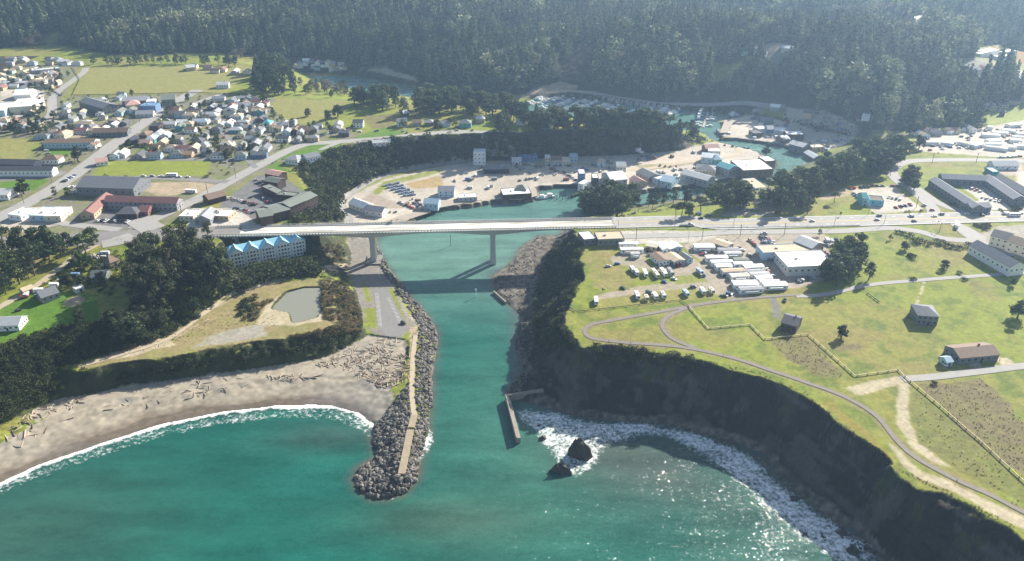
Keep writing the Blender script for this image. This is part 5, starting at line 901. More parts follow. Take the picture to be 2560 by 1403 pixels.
# --- landmarks
NT = [
 ('bowling_hall',212,446,352,450,30,8,'gable','slate','slate','large grey hall with a broad dark roof beside the white van row','hall',dict(win=6)),
 ('motel_wing',268,494,448,499,12,7,'gable','grey','red','long two storey motel wing with a rust red roof','motel',dict(win=4,floors=2)),('motel_wing',216,532,266,486,11,5,'gable','tan','red','short motel wing with a pinkish red roof ending at the street','motel',dict(win=4)),
 ('motel_office',300,522,350,522,16,4.5,'hip','darkbrown','darkgrey','dark hip-roofed motel office in the middle of the forecourt','motel office',dict(win=4)),('motel_office',352,519,376,519,13,4,'gable','red','red','small red-roofed annexe joined to the dark motel office','motel office',dict()),
 ('shop',465,541,484,524,12,4.5,'flat','cream','white','pale flat-roofed shop nearest the crossroads','shop',dict(win=4)),('shop',505,545,528,523,13,4.5,'gable','grey','grey','grey-roofed shop between two pale ones near the bridge','shop',dict(win=4)),('shop',553,541,573,525,12,4,'flat','tan','white','pale tan flat-roofed shop next to the brown inn','shop',dict(win=4)),
 ('roadside_shop',513,492,556,481,12,5,'gable','darkbrown','brown','brown barn-like shop at the bend of the second street','shop',dict(win=4)),
 ('gas_station',35,538,75,520,13,5,'flat','white','white','first white flat filling-station building by the main street','gas station',dict()),('gas_station',92,540,130,517,14,5,'flat','paleblue','lightgrey','pale blue middle building of the filling-station row','gas station',dict()),('gas_station',130,541,160,517,13,5,'flat','cream','white','cream end building of the filling-station row','gas station',dict()),
 ('motel_block',-20,402,92,404,12,6,'gable','navy','darkgrey','long dark motel block by the dry meadow','motel',dict(win=4)),('motel_block',-20,420,135,420,10,6,'gable','white','darkgrey','long dark-roofed motel block nearest the left edge','motel',dict(win=4)),('motel_court',115,350,240,349,14,6,'gable','paleblue','brown','motel court building behind the small square lawn','motel',dict(win=4)),('motel_court',110,392,150,392,12,5,'hip','white','brown','brown hip-roofed motel office by the dark tree','motel office',dict(win=4)),
 ('white_house',-10,475,30,475,16,5,'gable','white','lightgrey','white house with pale roof cut by the left edge','house',dict(win=3)),
 ('supermarket',-30,268,28,266,40,7,'flat','paleblue','white','white flat-roofed market hall at the far left','supermarket',dict()),('supermarket',34,258,98,254,44,8,'flat','cream','white','bigger white flat-roofed market hall beside the car park','supermarket',dict()),('white_store',40,228,82,226,26,6,'gable','white','white','white-roofed store behind the market halls','store',dict()),
 ('store_row',-20,206,68,205,16,5,'flat','darkgrey','grey','long low dark store row at the far left','store',dict()),('store_row',60,177,148,169,14,5,'flat','grey','lightgrey','long pale-roofed store row below the hill','store',dict()),
 ('apartment_block',215,246,275,263,20,8,'gable','slate','slate','large grey-roofed apartment block at the field edge','apartment block',dict(win=5,floors=2)),('apartment_block',308,246,372,243,18,7,'gable','slate','grey','grey apartment block at the field edge near the street top','apartment block',dict(win=5,floors=2)),
 ('hip_roof_house',312,256,348,252,20,6,'hip','tan','pink','broad pinkish hip-roofed house left of the main street','house',dict(win=4)),('grey_hall',404,240,438,238,24,8,'gable','greengrey','greengrey','tall green grey gabled hall at the street top','hall',dict(win=5)),
 ('blue_store',356,261,394,261,16,8,'flat','blue','blue','bright blue store beside the main street','store',dict()),('blue_store',368,251,390,250,14,8,'flat','white','white','white flat-roofed block behind the blue store','store',dict()),('red_roof_shop',340,281,384,279,12,4,'gable','lightgrey','grey','low grey-roofed shop in front of the blue store','shop',dict(win=4)),
 ('long_motel',236,325,322,323,13,5,'gable','slate','brown','long brown-roofed motel left of the main street','motel',dict(win=4)),('dark_house',378,312,402,312,14,6,'flat','darkbrown','navy','dark flat-roofed house right of the main street','house',dict(win=4)),
 ('corner_shop',238,401,268,397,10,4,'gable','white','pink','pink-roofed white shop at the corner of the green field','shop',dict(win=3)),
 ('bluff_house',722,389,752,392,15,5,'hip','white','grey','grey-roofed house of the pair with the green fence','house',dict(win=3)),('bluff_house',758,389,792,384,14,5,'gable','white','slate','white house with long roof above the canyon edge','house',dict(win=3)),
 ('meadow_house',541,208,572,207,12,5,'gable','white','lightgrey','white farmhouse alone in the large green field','house',dict(win=3,chim=True)),('meadow_barn',464,166,486,164,12,5,'gable','tan','lightgrey','pale barn at the far corner of the large green field','barn',dict()),
 ('white_dark_roof_house',883,302,908,302,10,6,'gable','white','darkgrey','white two storey house with dark roof by the bluff meadow','house',dict(win=3,floors=2)),('white_dark_roof_house',992,300,1016,298,11,6,'gable','white','slate','white house with two dormers on the bluff','house',dict(win=3,floors=2)),
 ('bluff_cottage',1005,280,1018,278,10,5,'gable','darkbrown','lightgrey','dark cottage with pale gable behind the white bluff house','house',dict()),('bluff_cottage',1148,303,1178,303,12,5,'hip','teal','greengrey','green grey hip-roofed house near the road bend','house',dict(win=4)),('bluff_cottage',1190,292,1212,292,11,5,'hip','tan','lightgrey','pale-roofed house half hidden by the pine grove','house',dict()),
 ('bluff_cottage',1030,303,1052,302,10,4,'gable','grey','brown','brown-roofed cottage third from the white bluff house','house',dict()),('bluff_cottage',1062,302,1084,302,10,4,'hip','brown','grey','grey hip-roofed cottage amid the bluff cottages','house',dict()),('bluff_cottage',1098,306,1122,304,10,4,'gable','paleblue','slate','pale blue cottage left of the green grey house','house',dict()),
 ('bluff_cottage',1290,300,1312,300,10,4,'gable','white','lightgrey','pale cottage between the bluff trees','house',dict()),('bluff_cottage',1352,304,1378,304,12,6,'gable','paleblue','white','white-roofed house in the bluff wood','house',dict(win=4)),
 ('mobile_home',930,352,975,352,8,3.4,'gable','white','lightgrey','long white trailer home at the bluff edge road','mobile home',dict(win=4)),
 # harbour flats, north
 ('fish_warehouse',884,500,920,513,13,5,'gable','white','white','white-roofed warehouse at the bend of the harbour road','warehouse',dict(win=5)),('fish_warehouse',918,517,962,523,12,5,'gable','white','grey','grey-roofed warehouse attached to the white one','warehouse',dict(win=5)),
 ('net_loft',1096,470,1136,470,13,6,'gable','paleblue','grey','blue grey house on the harbour flat beside the lot','house',dict(win=4,floors=2)),('pier_shed',1062,500,1098,506,12,6,'gable','paleblue','paleblue','pale blue shed at the landward end of the wharf','shed',dict(win=4)),('pier_shed',1146,490,1192,488,11,4,'flat','lightgrey','white','white flat-roofed shed on the wharf','shed',dict(win=4)),
 ('hotel_tower',1184,377,1214,377,14,14,'flat','white','white','tall white three storey house below the dark bluff','hotel',dict(win=3.4,floors=3)),('cannery',1210,414,1272,413,16,5,'gable','navy','slate','long low dark building behind the pale lot','warehouse',dict(win=4)),
 ('wharf_restaurant',1254,480,1325,476,18,5,'flat','darkbrown','white','white flat-roofed restaurant on dark piles over the basin','restaurant',dict(win=4)),('wharf_restaurant',1290,466,1318,468,12,6,'hip','grey','greengrey','grey hip roof beside the wharf restaurant','restaurant',dict()),
 ('harbour_shop',1280,397,1303,397,11,4.5,'gable','white','lightgrey','white cabin with awning by the harbour road','shop',dict(win=3)),('harbour_shop',1296,388,1342,387,12,6,'flat','blue','blue','blue shop with flat blue roof under the bluff','shop',dict(win=4)),('harbour_shop',1362,391,1376,391,12,7,'flat','cream','white','tall cream false-front shop','shop',dict(win=3,floors=2)),('harbour_shop',1378,394,1404,394,12,6,'gable','lightgrey','brown','brown-roofed middle shop of the false-front row','shop',dict(win=3)),('harbour_shop',1405,397,1424,397,12,6,'flat','cream','cream','cream flat shop at the right end of the row','shop',dict(win=3)),
 ('harbour_shop',1424,387,1444,387,10,7,'flat','paleblue','paleblue','pale blue two storey house raised on the slope','house',dict(win=3,floors=2)),('harbour_shop',1492,400,1512,400,11,5,'hip','paleblue','tan','small pavilion-roofed blue house beside the yard','house',dict()),('harbour_shop',1540,409,1564,409,12,6,'gable','lightgrey','lightgrey','grey gabled workshop in the middle of the yard','workshop',dict(win=3)),
 ('ice_house',1446,429,1462,429,14,13,'flat','blue','white','tall blue ice house with a white roof','ice house',dict()),('ice_house',1480,440,1495,440,14,9,'flat','navy','white','dark blue cold store with a white roof','cold store',dict()),('ice_house',1453,457,1466,457,13,7,'flat','white','white','low white annexe in front of the ice house','cold store',dict()),
 ('white_warehouse',1516,436,1556,432,26,6,'gable','lightgrey','white','broad white-roofed warehouse behind the bank pines','warehouse',dict()),('boat_works',1606,423,1638,438,16,6,'gable','grey','slate','dark gabled boat works beside the dirt lot','boat works',dict()),('boat_works',1630,443,1652,437,18,6,'flat','paleblue','lightgrey','pale blue flat boat works in the shed cluster','boat works',dict()),('boat_works',1660,440,1690,446,20,6,'gable','paleblue','paleblue','pale blue gabled boat works at the front of the cluster','boat works',dict()),('boat_works',1585,443,1606,455,12,5,'gable','tan','pink','pinkish shed partly behind pine trees','shed',dict()),
 ('fish_plant',1712,426,1778,452,16,7,'gable','grey','lightgrey','long grey fish plant with pale roof slope','fish plant',dict()),('fish_plant',1742,413,1790,417,16,6,'hip','cream','slate','cream house with grey hip roof among the plants','house',dict(win=3)),('fish_plant',1804,407,1836,418,16,8,'gable','grey','teal','teal green gabled plant beside the white roof','fish plant',dict()),('fish_plant',1842,414,1916,414,34,8,'flat','brown','white','very large white flat-roofed fish plant','fish plant',dict()),('fish_plant',1905,398,1930,396,16,7,'flat','brown','white','small white flat roof at the river corner','fish plant',dict()),
 ('boat_shed',1756,384,1796,388,16,7,'gable','paleblue','white','blue green shed with a white roof','shed',dict()),('boat_shed',1782,392,1802,392,13,7,'hip','teal','paleblue','rounded pale blue shed in front of the white one','shed',dict()),('boat_shed',1760,366,1794,364,12,5,'gable','brown','pink','pinkish brown shed at the back of the peninsula','shed',dict()),('boat_shed',1770,374,1800,375,12,5,'flat','lightgrey','white','low white-roofed shed in the middle of the peninsula','shed',dict()),
 ('park_building',1868,458,1906,458,14,5,'flat','blue','tan','tan flat-roofed block with dark front on the river bank','building',dict()),
 # east yard
 ('dock_building',1890,320,1914,318,14,6,'flat','lightgrey','white','white round-ended roof on the quay','dock building',dict()),('dock_building',1878,330,1902,329,14,5,'flat','darkgrey','darkgrey','dark deck building on the quay','dock building',dict()),('dock_building',1916,318,1932,318,12,6,'gable','blue','lightgrey','pale gabled dock building near the quay middle','dock building',dict()),('dock_building',1936,322,1964,325,18,5,'flat','lightgrey','white','long white-roofed dock building','dock building',dict()),('dock_building',1964,332,2006,332,16,8,'flat','darkbrown','white','big dark-walled white-roofed warehouse at the quay bend','warehouse',dict()),('dock_building',1900,297,1932,297,12,5,'gable','slate','slate','slate-roofed house beside the square lawn','house',dict()),
 ('dock_building',1950,342,1966,340,14,5,'gable','brown','white','small white-roofed shed below the dark warehouse','shed',dict()),('dock_building',1982,352,2018,362,16,7,'gable','slate','lightgrey','blue grey gabled shed on the river bank','shed',dict()),('dock_building',2026,366,2056,364,10,5,'flat','tan','cream','cream flat roof among the yard timber','shed',dict()),('dock_building',2020,378,2046,386,10,5,'gable','brown','white','white triangular-roofed shed above the river','shed',dict()),('dock_building',2012,278,2034,278,12,6,'gable','tan','darkgrey','dark-roofed shed below the hill at the yard corner','shed',dict()),('dock_building',1928,264,1952,263,10,5,'gable','grey','white','pale-roofed shed at the far lawn edge','shed',dict()),('dock_building',2156,288,2176,288,12,5,'flat','white','white','white shed in shadow under the wooded hill','shed',dict()),
 # south side of the bridge
 ('clifftop_restaurant',1452,590,1482,587,15,5,'flat','slate','white','white flat-roofed wing of the restaurant at the bridge end','restaurant',dict(win=4)),('clifftop_restaurant',1490,590,1556,587,15,5.5,'flat','greengrey','tan','restaurant with tan gravel roof and dark parapet at the bridge end','restaurant',dict(win=4)),
 ('metal_shed',2000,592,2046,611,15,7,'gable','grey','lightgrey','grey metal shed with shallow gabled roof beside the lane','shed',dict()),
 ('blue_restaurant',2152,487,2164,487,12,7,'gable','skyblue','teal','turquoise A-frame wing of the roadside restaurant','restaurant',dict()),('blue_restaurant',2172,494,2208,497,12,5,'flat','skyblue','darkbrown','turquoise flat-roofed restaurant beside its car park','restaurant',dict(win=4)),
 ('motel_range',2338,447,2448,517,11,6,'gable','slate','grey','long slanting grey motel range facing the white court','motel',dict(win=5,floors=2)),('motel_range',2352,439,2466,444,11,6,'gable','slate','grey','far cross range of the motel court','motel',dict(win=5)),('motel_range',2470,441,2552,495,12,6,'gable','slate','grey','right slanting motel range beside the court','motel',dict(win=5,floors=2)),('motel_range',2500,440,2590,490,12,6,'gable','slate','slate','second slanting motel range at the right edge','motel',dict(win=5)),('motel_range',2420,513,2470,510,10,5,'gable','slate','grey','short front range closing the motel court','motel',dict(win=5)),
 ('long_white_building',2443,606,2546,663,13,7,'gable','white','slate','long white building with dark roof and small windows','lodging',dict(win=4,floors=1)),
 ('inn',2486,577,2530,588,16,8,'gable','cream','darkgrey','cream inn with several gables at the right edge','inn',dict(win=4,floors=2)),('inn',2530,592,2600,612,16,8,'gable','cream','brown','inn wing running out of the right edge','inn',dict(win=4,floors=2)),
 ('meadow_cottage',1962,790,2000,800,14,5.5,'gable','darkbrown','darkgrey','dark cottage with deck standing below the gravel drive','house',dict(win=3,floors=1,chim=True,door=True)),('meadow_house',2288,769,2340,773,15,6.5,'hip','slate','slate','square dark two storey house alone in the meadow','house',dict(win=3,floors=2,door=True)),('ranch_house',2383,875,2480,866,14,4.5,'gable','slate','brown','long blue grey ranch house beside its pale drive','house',dict(win=4,chim=True,door=True)),('garden_shed',2360,897,2374,895,6,3.2,'gable','paleblue','paleblue','small blue shed next to the ranch house','shed',dict()),
 ('trailer_office',2478,407,2540,407,12,4,'gable','white','lightgrey','long white trailer on the pink gravel lot','trailer',dict()),('green_container',2472,419,2490,430,7,4,'flat','teal','paleblue','pale green container building beside the motel','container',dict()),
 # headland left
 ('white_cottage',-15,800,55,797,12,4,'gable','white','lightgrey','white cottage on the bright lawn at the left edge','house',dict(win=3,door=True)),('grey_cottage',95,735,138,720,12,4,'gable','grey','slate','grey-roofed cottage behind the lawn','house',dict(win=3)),('red_shed',52,725,78,714,6,3,'gable','tan','tan','tan shed beside the pink parked van','shed',dict()),('green_house',232,682,268,680,11,4,'gable','greengrey','slate','green grey house among the headland yards','house',dict(win=3)),('tan_house',262,650,285,640,12,4,'hip','tan','brown','brown-roofed house beside the blue tarpaulin','house',dict()),('small_shed',185,722,206,714,6,3,'flat','lightgrey','lightgrey','pale flat shed above the orange soil heap','shed',dict()),
 # hillside
 ('hill_hall',2440,127,2486,126,16,6,'flat','white','white','long white hall below the hill clearing, back one','hall',dict()),('hill_hall',2470,124,2532,130,16,6,'flat','white','white','longest white hall below the hill clearing','hall',dict()),('hill_hall',2490,138,2534,140,12,6,'flat','white','white','front white hall beside the far runway field','hall',dict()),('hill_house',2246,19,2262,19,10,6,'flat','white','white','white roof beside the bare hill scar','house',dict()),('hill_house',2262,26,2276,26,10,6,'flat','white','white','second white roof beside the bare hill scar','house',dict()),('hill_house',1955,116,1985,117,14,6,'gable','lightgrey','lightgrey','pale roof in the wooded hill hamlet','house',dict()),('hill_house',2042,118,2056,119,10,6,'flat','white','white','white trailer in the hill clearing','house',dict()),('hill_house',1886,136,1896,136,8,5,'gable','white','white','small white house above the hill lawn','house',dict()),('hill_house',1908,131,1918,131,8,5,'gable','white','white','second small white house above the hill lawn','house',dict()),('hill_house',2360,156,2380,157,8,5,'gable','white','white','white roof in the woods left of the halls','house',dict()),('hill_house',2410,170,2446,172,12,6,'gable','lightgrey','slate','grey roof among the trees under the halls','house',dict()),('hill_house',2420,200,2446,210,10,6,'gable','lightgrey','lightgrey','long pale roof in the woods at right','house',dict()),
 ('blue_tarp_house',2500,277,2514,277,10,5,'hip','navy','navy','navy-roofed house at the far right','house',dict()),
]
for t in NT:
    n, x1, y1, x2, y2, W_, H_, rf, wl_, rc, lab, cat, k = t
    if y1 > 330 and 'win' not in k: k = dict(k, win=5, door=True)
    rb(n, x1, y1, x2, y2, W_, H_, rf, wl_, rc, lab, cat, None, **k)
# brown inn: one building of stepped blocks
inn = tag(empty('brown_inn', (0, 0, 0)), 'stepped brown inn with dark green grey roofs on the canyon rim', 'inn')
for x1, y1, x2, y2, W_, H_, fl in ((648,533,672,529,20,8,2),(676,524,708,517,20,8,2),(712,513,745,503,15,9,2),(740,495,772,484,16,10,2),(700,483,738,486,9,6,1),(666,464,702,481,9,6,1),(674,448,700,452,12,7,2),(676,430,703,435,12,7,2)):
    c, a, L_ = rline(x1, y1, x2, y2, H_); b0 = len(REG)
    e = building('inn_block', c, a, L_ + 3, W_, H_, 'flat' if W_ == 9 else 'gable', 'darkbrown', 'greengrey' if y1 > 440 else 'pink', '', 'x', rise=2.2, win=4, floors=fl); del REG[b0:]
    for p_ in list(e.children):
        mw = p_.matrix_parent_inverse.copy(); p_.location = e.location + Vector(p_.location) if False else p_.location
        M = e.matrix_basis @ p_.matrix_basis; p_.parent = inn; p_.matrix_basis = M
    bpy.data.objects.remove(e)
# blue-roofed hotel: four storeys, row of gables
hc1, hc2 = P(566, 628, 29), P(757, 592, 29); hd = (hc2 - hc1)[:2]; hl = float(np.hypot(*hd)); ha = math.atan2(hd[1], hd[0]); hc = (hc1 + hc2)[:2] / 2
hotel = tag(empty('hotel', (hc[0], hc[1], 16.5), ha), 'white four storey hotel with a zigzag bright blue roof below the bridge', 'hotel')
boxes('wall', [(-hl / 2, hl / 2, -7, 7, -3, 12.4)], wall_m('white'), hotel); rb_ = mat('roof_bright_blue', (.27, .52, .63), .55, .1, 1)
ng_ = 5; wg = hl / ng_
for k in range(ng_):
    x0 = -hl / 2 + k * wg; x1 = x0 + wg; xm = (x0 + x1) / 2
    for nm_, yy, dd in (('gable', -8.2, 7),):
        mesh('gable', [(x0 + .5, yy, 0), (x1 - .5, yy, 0), (x1 - .5, yy, 12.6), (xm, yy, 16.8), (x0 + .5, yy, 12.6), (x0 + .5, -7, 0), (x1 - .5, -7, 0), (x1 - .5, -7, 12.6), (x0 + .5, -7, 12.6)], [(0,1,2,3,4),(0,4,8,5),(1,6,7,2)], wall_m('white'), hotel)
    rf = mesh('roof', [(x0 + .2, -8.9, 12.5), (xm, -8.9, 17.2), (x1 - .2, -8.9, 12.5), (x0 + .2, 3, 12.5), (xm, 1, 17.2), (x1 - .2, 3, 12.5), (x0 + .2, -8.9, 12.1), (xm, -8.9, 16.8), (x1 - .2, -8.9, 12.1)], [(0,1,4,3),(1,2,5,4),(6,7,1,0),(7,8,2,1)], rb_, hotel)
    for f in range(4): boxes('balcony', [(x0 + wg * .3, x0 + wg * .74, -9.1, -8.25, .7 + 3.05 * f, .85 + 3.05 * f), (x0 + wg * .3, x0 + wg * .74, -9.1, -9.02, .851 + 3.05 * f, 1.6 + 3.05 * f)], wall_m('white'), hotel)
    for f in range(4):
        for q, wd in ((.2, 1.0), (.42, 1.5), (.62, 1.5), (.82, 1.0)): add_window(hotel, x0 + wg * q, -8.26, 2.0 + 3.05 * f, 0, wd, 1.5)
mesh('main_roof', [(-hl / 2 - .5, -7.5, 12.42), (hl / 2 + .5, -7.5, 12.42), (hl / 2 + .5, 7.5, 12.42), (-hl / 2 - .5, 7.5, 12.42), (-hl / 2 + 3, 0, 16.4), (hl / 2 - 3, 0, 16.4)], [(0,1,5,4),(2,3,4,5),(1,2,5),(3,0,4)], rb_, hotel)
for f in range(4):
    for y in (-4, 0, 4): add_window(hotel, hl / 2 + .02, y, 2.0 + 3.05 * f, math.pi / 2, 1.3, 1.5)
# white-fronted warehouse on the headland
wc = (G([(1960,632),(2045,655),(1975,648)], 7)); c, a, L_ = rline(1972, 648, 2052, 645, 7)
building('warehouse', c, a, 36, 26, 7, 'flat', 'lightgrey', 'white', 'large white flat-roofed warehouse with a tan roof half behind it', 'warehouse', win=4.5, wsz=(1.5, 1.4))
c2 = c + np.array([-math.sin(a), math.cos(a)]) * 20 + np.array([math.cos(a), math.sin(a)]) * -6; building('warehouse', c2, a, 40, 14, 6.2, 'flat', 'paleblue', 'tan', 'tan-roofed back half of the white headland warehouse', 'warehouse')
# --- cottages read from the photo one by one, plus the far blocks
HOUSES = []
def tw(ox, oy, s): return lambda l: [(ox + x / s, oy + y / s, *r) for x, y, *r in l]
for x, y, wl_, rc in tw(230, 230, 7.31)([(200,150,'white','lightgrey'),(520,360,'paleblue','greengrey'),(420,510,'grey','tan'),(600,545,'slate','darkgrey'),(30,960,'white','brown'),(1430,580,'white','lightgrey'),(1610,630,'teal','greengrey'),(1740,570,'tan','tan'),(1800,680,'white','brown'),(2040,530,'white','paleblue'),(980,750,'brown','brown'),(1100,850,'teal','lightgrey'),(735,870,'navy','navy'),(1300,905,'tan','tan'),(1560,905,'slate','darkgrey'),(1460,1010,'white','tan'),(1680,1020,'white','red'),(1725,1115,'tan','orange'),(1540,1120,'paleblue','greengrey'),(880,1130,'grey','darkgrey'),(1150,1150,'paleblue','slate'),(560,1110,'white','cream'),(440,1140,'paleblue','grey'),(1960,890,'slate','darkgrey'),(1880,1020,'grey','tan'),(2300,1150,'white','slate'),(2480,930,'cream','cream'),(2120,180,'grey','slate'),(2320,120,'lightgrey','grey'),(2200,260,'slate','grey'),(2080,400,'lightgrey','slate'),(2280,360,'grey','grey'),(2520,400,'lightgrey','greengrey'),(1620,400,'paleblue','slate'),(1830,380,'slate','brown'),(2370,590,'cream','grey'),(2270,690,'slate','darkgrey'),(1230,740,'white','grey'),(1350,790,'paleblue','lightgrey'),(1180,800,'white','white'),(2100,1080,'grey','slate'),(2420,1050,'cream','brown'),(960,920,'tan','pink'),(2060,960,'white','grey')]): HOUSES.append((x, y, wl_, rc, 'right of the main street', 12, 9))
for x, y, wl_, rc in tw(560, 230, 7.31)([(160,140,'lightgrey','slate'),(350,110,'white','grey'),(600,140,'white','slate'),(400,240,'paleblue','lightgrey'),(640,260,'cream','lightgrey'),(340,320,'lightgrey','slate'),(150,380,'grey','greengrey'),(660,345,'teal','greengrey'),(690,480,'darkgrey','darkgrey'),(100,560,'white','white'),(220,680,'teal','lightgrey'),(440,650,'tan','grey'),(640,690,'white','slate'),(960,650,'white','tan'),(1150,715,'paleblue','grey'),(1320,690,'darkbrown','brown'),(1480,690,'tan','brown'),(1640,670,'slate','slate'),(2090,580,'white','grey'),(1080,840,'white','darkgrey'),(500,840,'grey','grey'),(590,940,'slate','grey'),(760,1000,'white','slate'),(650,1130,'blue','slate'),(310,1160,'paleblue','greengrey'),(90,940,'cream','cream'),(60,1060,'tan','brown'),(2200,740,'darkgrey','slate'),(800,560,'white','teal'),(1000,590,'teal','lightgrey'),(450,100,'grey','slate'),(260,190,'white','lightgrey')]): HOUSES.append((x, y, wl_, rc, 'left of the small field', 12, 9))
r_ = np.random.default_rng(77); wl = ['white','cream','lightgrey','paleblue','tan','grey']; rcs = ['grey','slate','darkgrey','brown','lightgrey','white','tan','red']
for poly, n, pl in (([(0,330),(0,290),(110,300),(220,320),(120,345)],12,'by the far left meadow'),([(0,222),(0,165),(140,165),(165,180),(110,222)],22,'in the far left town'),([(0,158),(0,140),(160,148),(210,160),(140,165)],12,'under the far left hill'),([(230,345),(180,335),(200,300),(330,300),(300,345)],7,'left of the main street'),([(500,235),(620,240),(690,258),(680,290),(600,292),(500,262)],14,'near the small green field'),([(430,268),(500,265),(560,300),(420,312)],10,'below the street top'),([(620,320),(700,300),(780,310),(760,335),(680,350),(640,345)],7,'under the small green field'),
                    ([(460,172),(470,160),(600,165),(640,180),(560,180)],7,'behind the large field'),([(2440,250),(2560,210),(2560,262),(2450,270)],16,'on the far right slope'),([(720,162),(760,148),(860,160),(880,172),(800,172)],20,'in the far river hamlet'),([(2280,320),(2330,316),(2340,335),(2290,340)],4,'left of the trailer park'),([(2380,160),(2470,160),(2470,215),(2400,215)],9,'on the wooded right hillside'),([(1780,120),(1900,100),(1960,130),(1850,150)],6,'on the wooded middle hillside'),([(2360,312),(2440,296),(2450,318),(2380,328)],7,'just behind the trailer park')):
    for x, y in inpoly(poly, n, 800 + n + int(poly[0][1]), 9): HOUSES.append((x, y, wl[int(r_.integers(6))], rcs[int(r_.integers(8))], pl, r_.uniform(9, 15), r_.uniform(7, 10)))
ex = Gz([(h[0], h[1]) for h in HOUSES], 3.5)[:, :2]; mw_ = ['white','lightgrey','grey','tan','cream','paleblue']; mr_ = ['grey','slate','lightgrey','greengrey','tan','slate','brown']
for poly, n, pl in (([(360,388),(420,310),(500,262),(640,245),(700,330),(640,405),(540,392)],95,'in the town grid'),([(690,335),(700,300),(860,318),(850,335),(760,350)],12,'under the small green field'),([(150,330),(190,300),(330,290),(420,250),(300,235),(150,260)],26,'left of the main street'),([(0,330),(0,225),(110,225),(120,290),(60,330)],18,'in the far left town'),([(0,220),(0,150),(170,158),(150,215)],44,'in the far left town')):
    pts = inpoly(poly, n, 870 + n, 7); g_ = Gz(pts, 3.5)[:, :2]
    for q, px in zip(g_, pts):
        if bm_.sample(nog, q[0], q[1]) > .15 or np.min(np.hypot(*(ex - q).T)) < 13: continue
        ex = np.vstack([ex, q]); HOUSES.append((px[0], px[1], mw_[int(r_.integers(6))], mr_[int(r_.integers(7))], pl, r_.uniform(8, 12), r_.uniform(6, 8.5)))
hp = Gz([(h[0], h[1]) for h in HOUSES], 3.5)
for k, (x, y, wl_, rc, pl, L_, W_) in enumerate(HOUSES):
    p = hp[k]; kd = ('gable', 'gable', 'hip')[int(r_.integers(3))]; a = TOWN_A + (0, math.pi / 2)[int(r_.integers(2))] + r_.normal(0, .05)
    near = p[1] < 1000
    building('house', p, a, L_ * r_.uniform(.9, 1.3), W_, r_.uniform(3.2, 4.6), kd, wl_, rc, f'{cn(wl_)} house with {cn(rc)} roof {pl}', 'house', 'houses ' + pl, win=3.2 if near else 0, chim=(r_.random() < .25))
# --- caravan and trailer park on the headland
TR = [(1547,607,1595,607,3.6),(1551,621,1608,620,4),(1577,633,1599,632,3),(1735,612,1786,612,7),(1795,622,1848,621,4.5),(1811,631,1853,630,4),(1764,641,1819,640,4.5),(1834,647,1871,646,5),(1777,653,1831,651,4),(1834,657,1881,656,4),(1789,663,1829,661,5),(1860,665,1908,662,5),(1805,675,1860,672,5),(1868,677,1912,675,4),(1826,687,1872,685,5),(1875,683,1923,681,3.6),(1889,692,1929,690,5),(1832,705,1894,704,7),(1848,720,1906,717,5),(1899,702,1949,701,4),(1908,709,1967,707,6)]
tc_ = ['white','white','lightgrey','white','grey','lightgrey','white','greengrey','white','white','white','white','tan','grey','cream','lightgrey','white','white','grey','lightgrey','white']
for k, ((x1, y1, x2, y2, W_), c_) in enumerate(zip(TR, tc_)):
    rb('mobile_home', x1, y1, x2, y2, W_ * 1.05, 3.1, 'gable', 'white' if c_ != 'greengrey' else 'greengrey', c_, f'long {cn(c_)} trailer home in the headland trailer park', 'mobile home', 'trailer homes on the headland', rise=.5, over=.15, win=4, wsz=(1.2, .9))
    e_ = REG[-1]; wl__ = abs(P(x2, y2, 33)[0] - P(x1, y1, 33)[0]); aw = boxes('awning', [(-wl__ * .3, wl__ * .25, -W_ * .525 - 2.1, -W_ * .525 - .01, 2.45, 2.55)], roof_m(('grey', 'tan', 'lightgrey')[k % 3]), e_); boxes('awning_post', [(x - .06, x + .06, -W_ * .525 - 2.05, -W_ * .525 - 1.93, -.2, 2.449) for x in (-wl__ * .28, wl__ * .23)], roof_m('grey'), aw)
for x1, y1, x2, y2, W_, wl_, rc, lab in ((1619,606,1646,611,9,'tan','cream','cream-roofed park house behind the caravans'),(1652,605,1668,622,7,'white','white','plain white-roofed park house upper left in the trailer park'),(1676,604,1694,617,8,'paleblue','white','pale blue park house with bright white roof'),(1639,630,1662,650,9,'white','brown','white park house with a worn reddish brown roof'),(1674,631,1699,650,9,'lightgrey','tan','park house with a tan brown roof and porch posts'),(1705,632,1726,646,5,'paleblue','slate','narrow blue grey park house right of the brown roofs'),(1790,599,1826,611,10,'grey','tan','weathered grey shed with slanted roof at the park entrance')):
    rb('park_house', x1, y1, x2, y2, W_, 3.6, 'gable', wl_, rc, lab, 'house', None, rise=1.1, win=3)
r_ = np.random.default_rng(3)
for x1, y1, x2, y2 in ((2314,353,2345,353),(2352,352,2385,356),(2395,352,2425,358),(2432,362,2455,357),(2462,357,2505,357),(2468,349,2500,347),(2455,333,2500,336),(2480,327,2520,330),(2505,321,2538,324),(2520,310,2550,307),(2466,314,2484,316),(2525,346,2555,348),(2530,338,2560,341),(2465,364,2500,368),(2492,366,2520,370),(2505,364,2540,366),(2535,360,2565,362),(2262,362,2285,358),(2238,362,2255,362),(2540,330,2580,332),(2368,326,2382,327),(2400,318,2412,318)):
    c_ = ('white','white','lightgrey','cream')[int(r_.integers(4))]
    rb('mobile_home', x1, y1, x2, y2, r_.uniform(5, 8), 3.2, 'gable', 'white', c_, f'{cn(c_)}-roofed trailer home in the far right trailer park', 'mobile home', 'trailer homes at far right', rise=.6, over=.15)
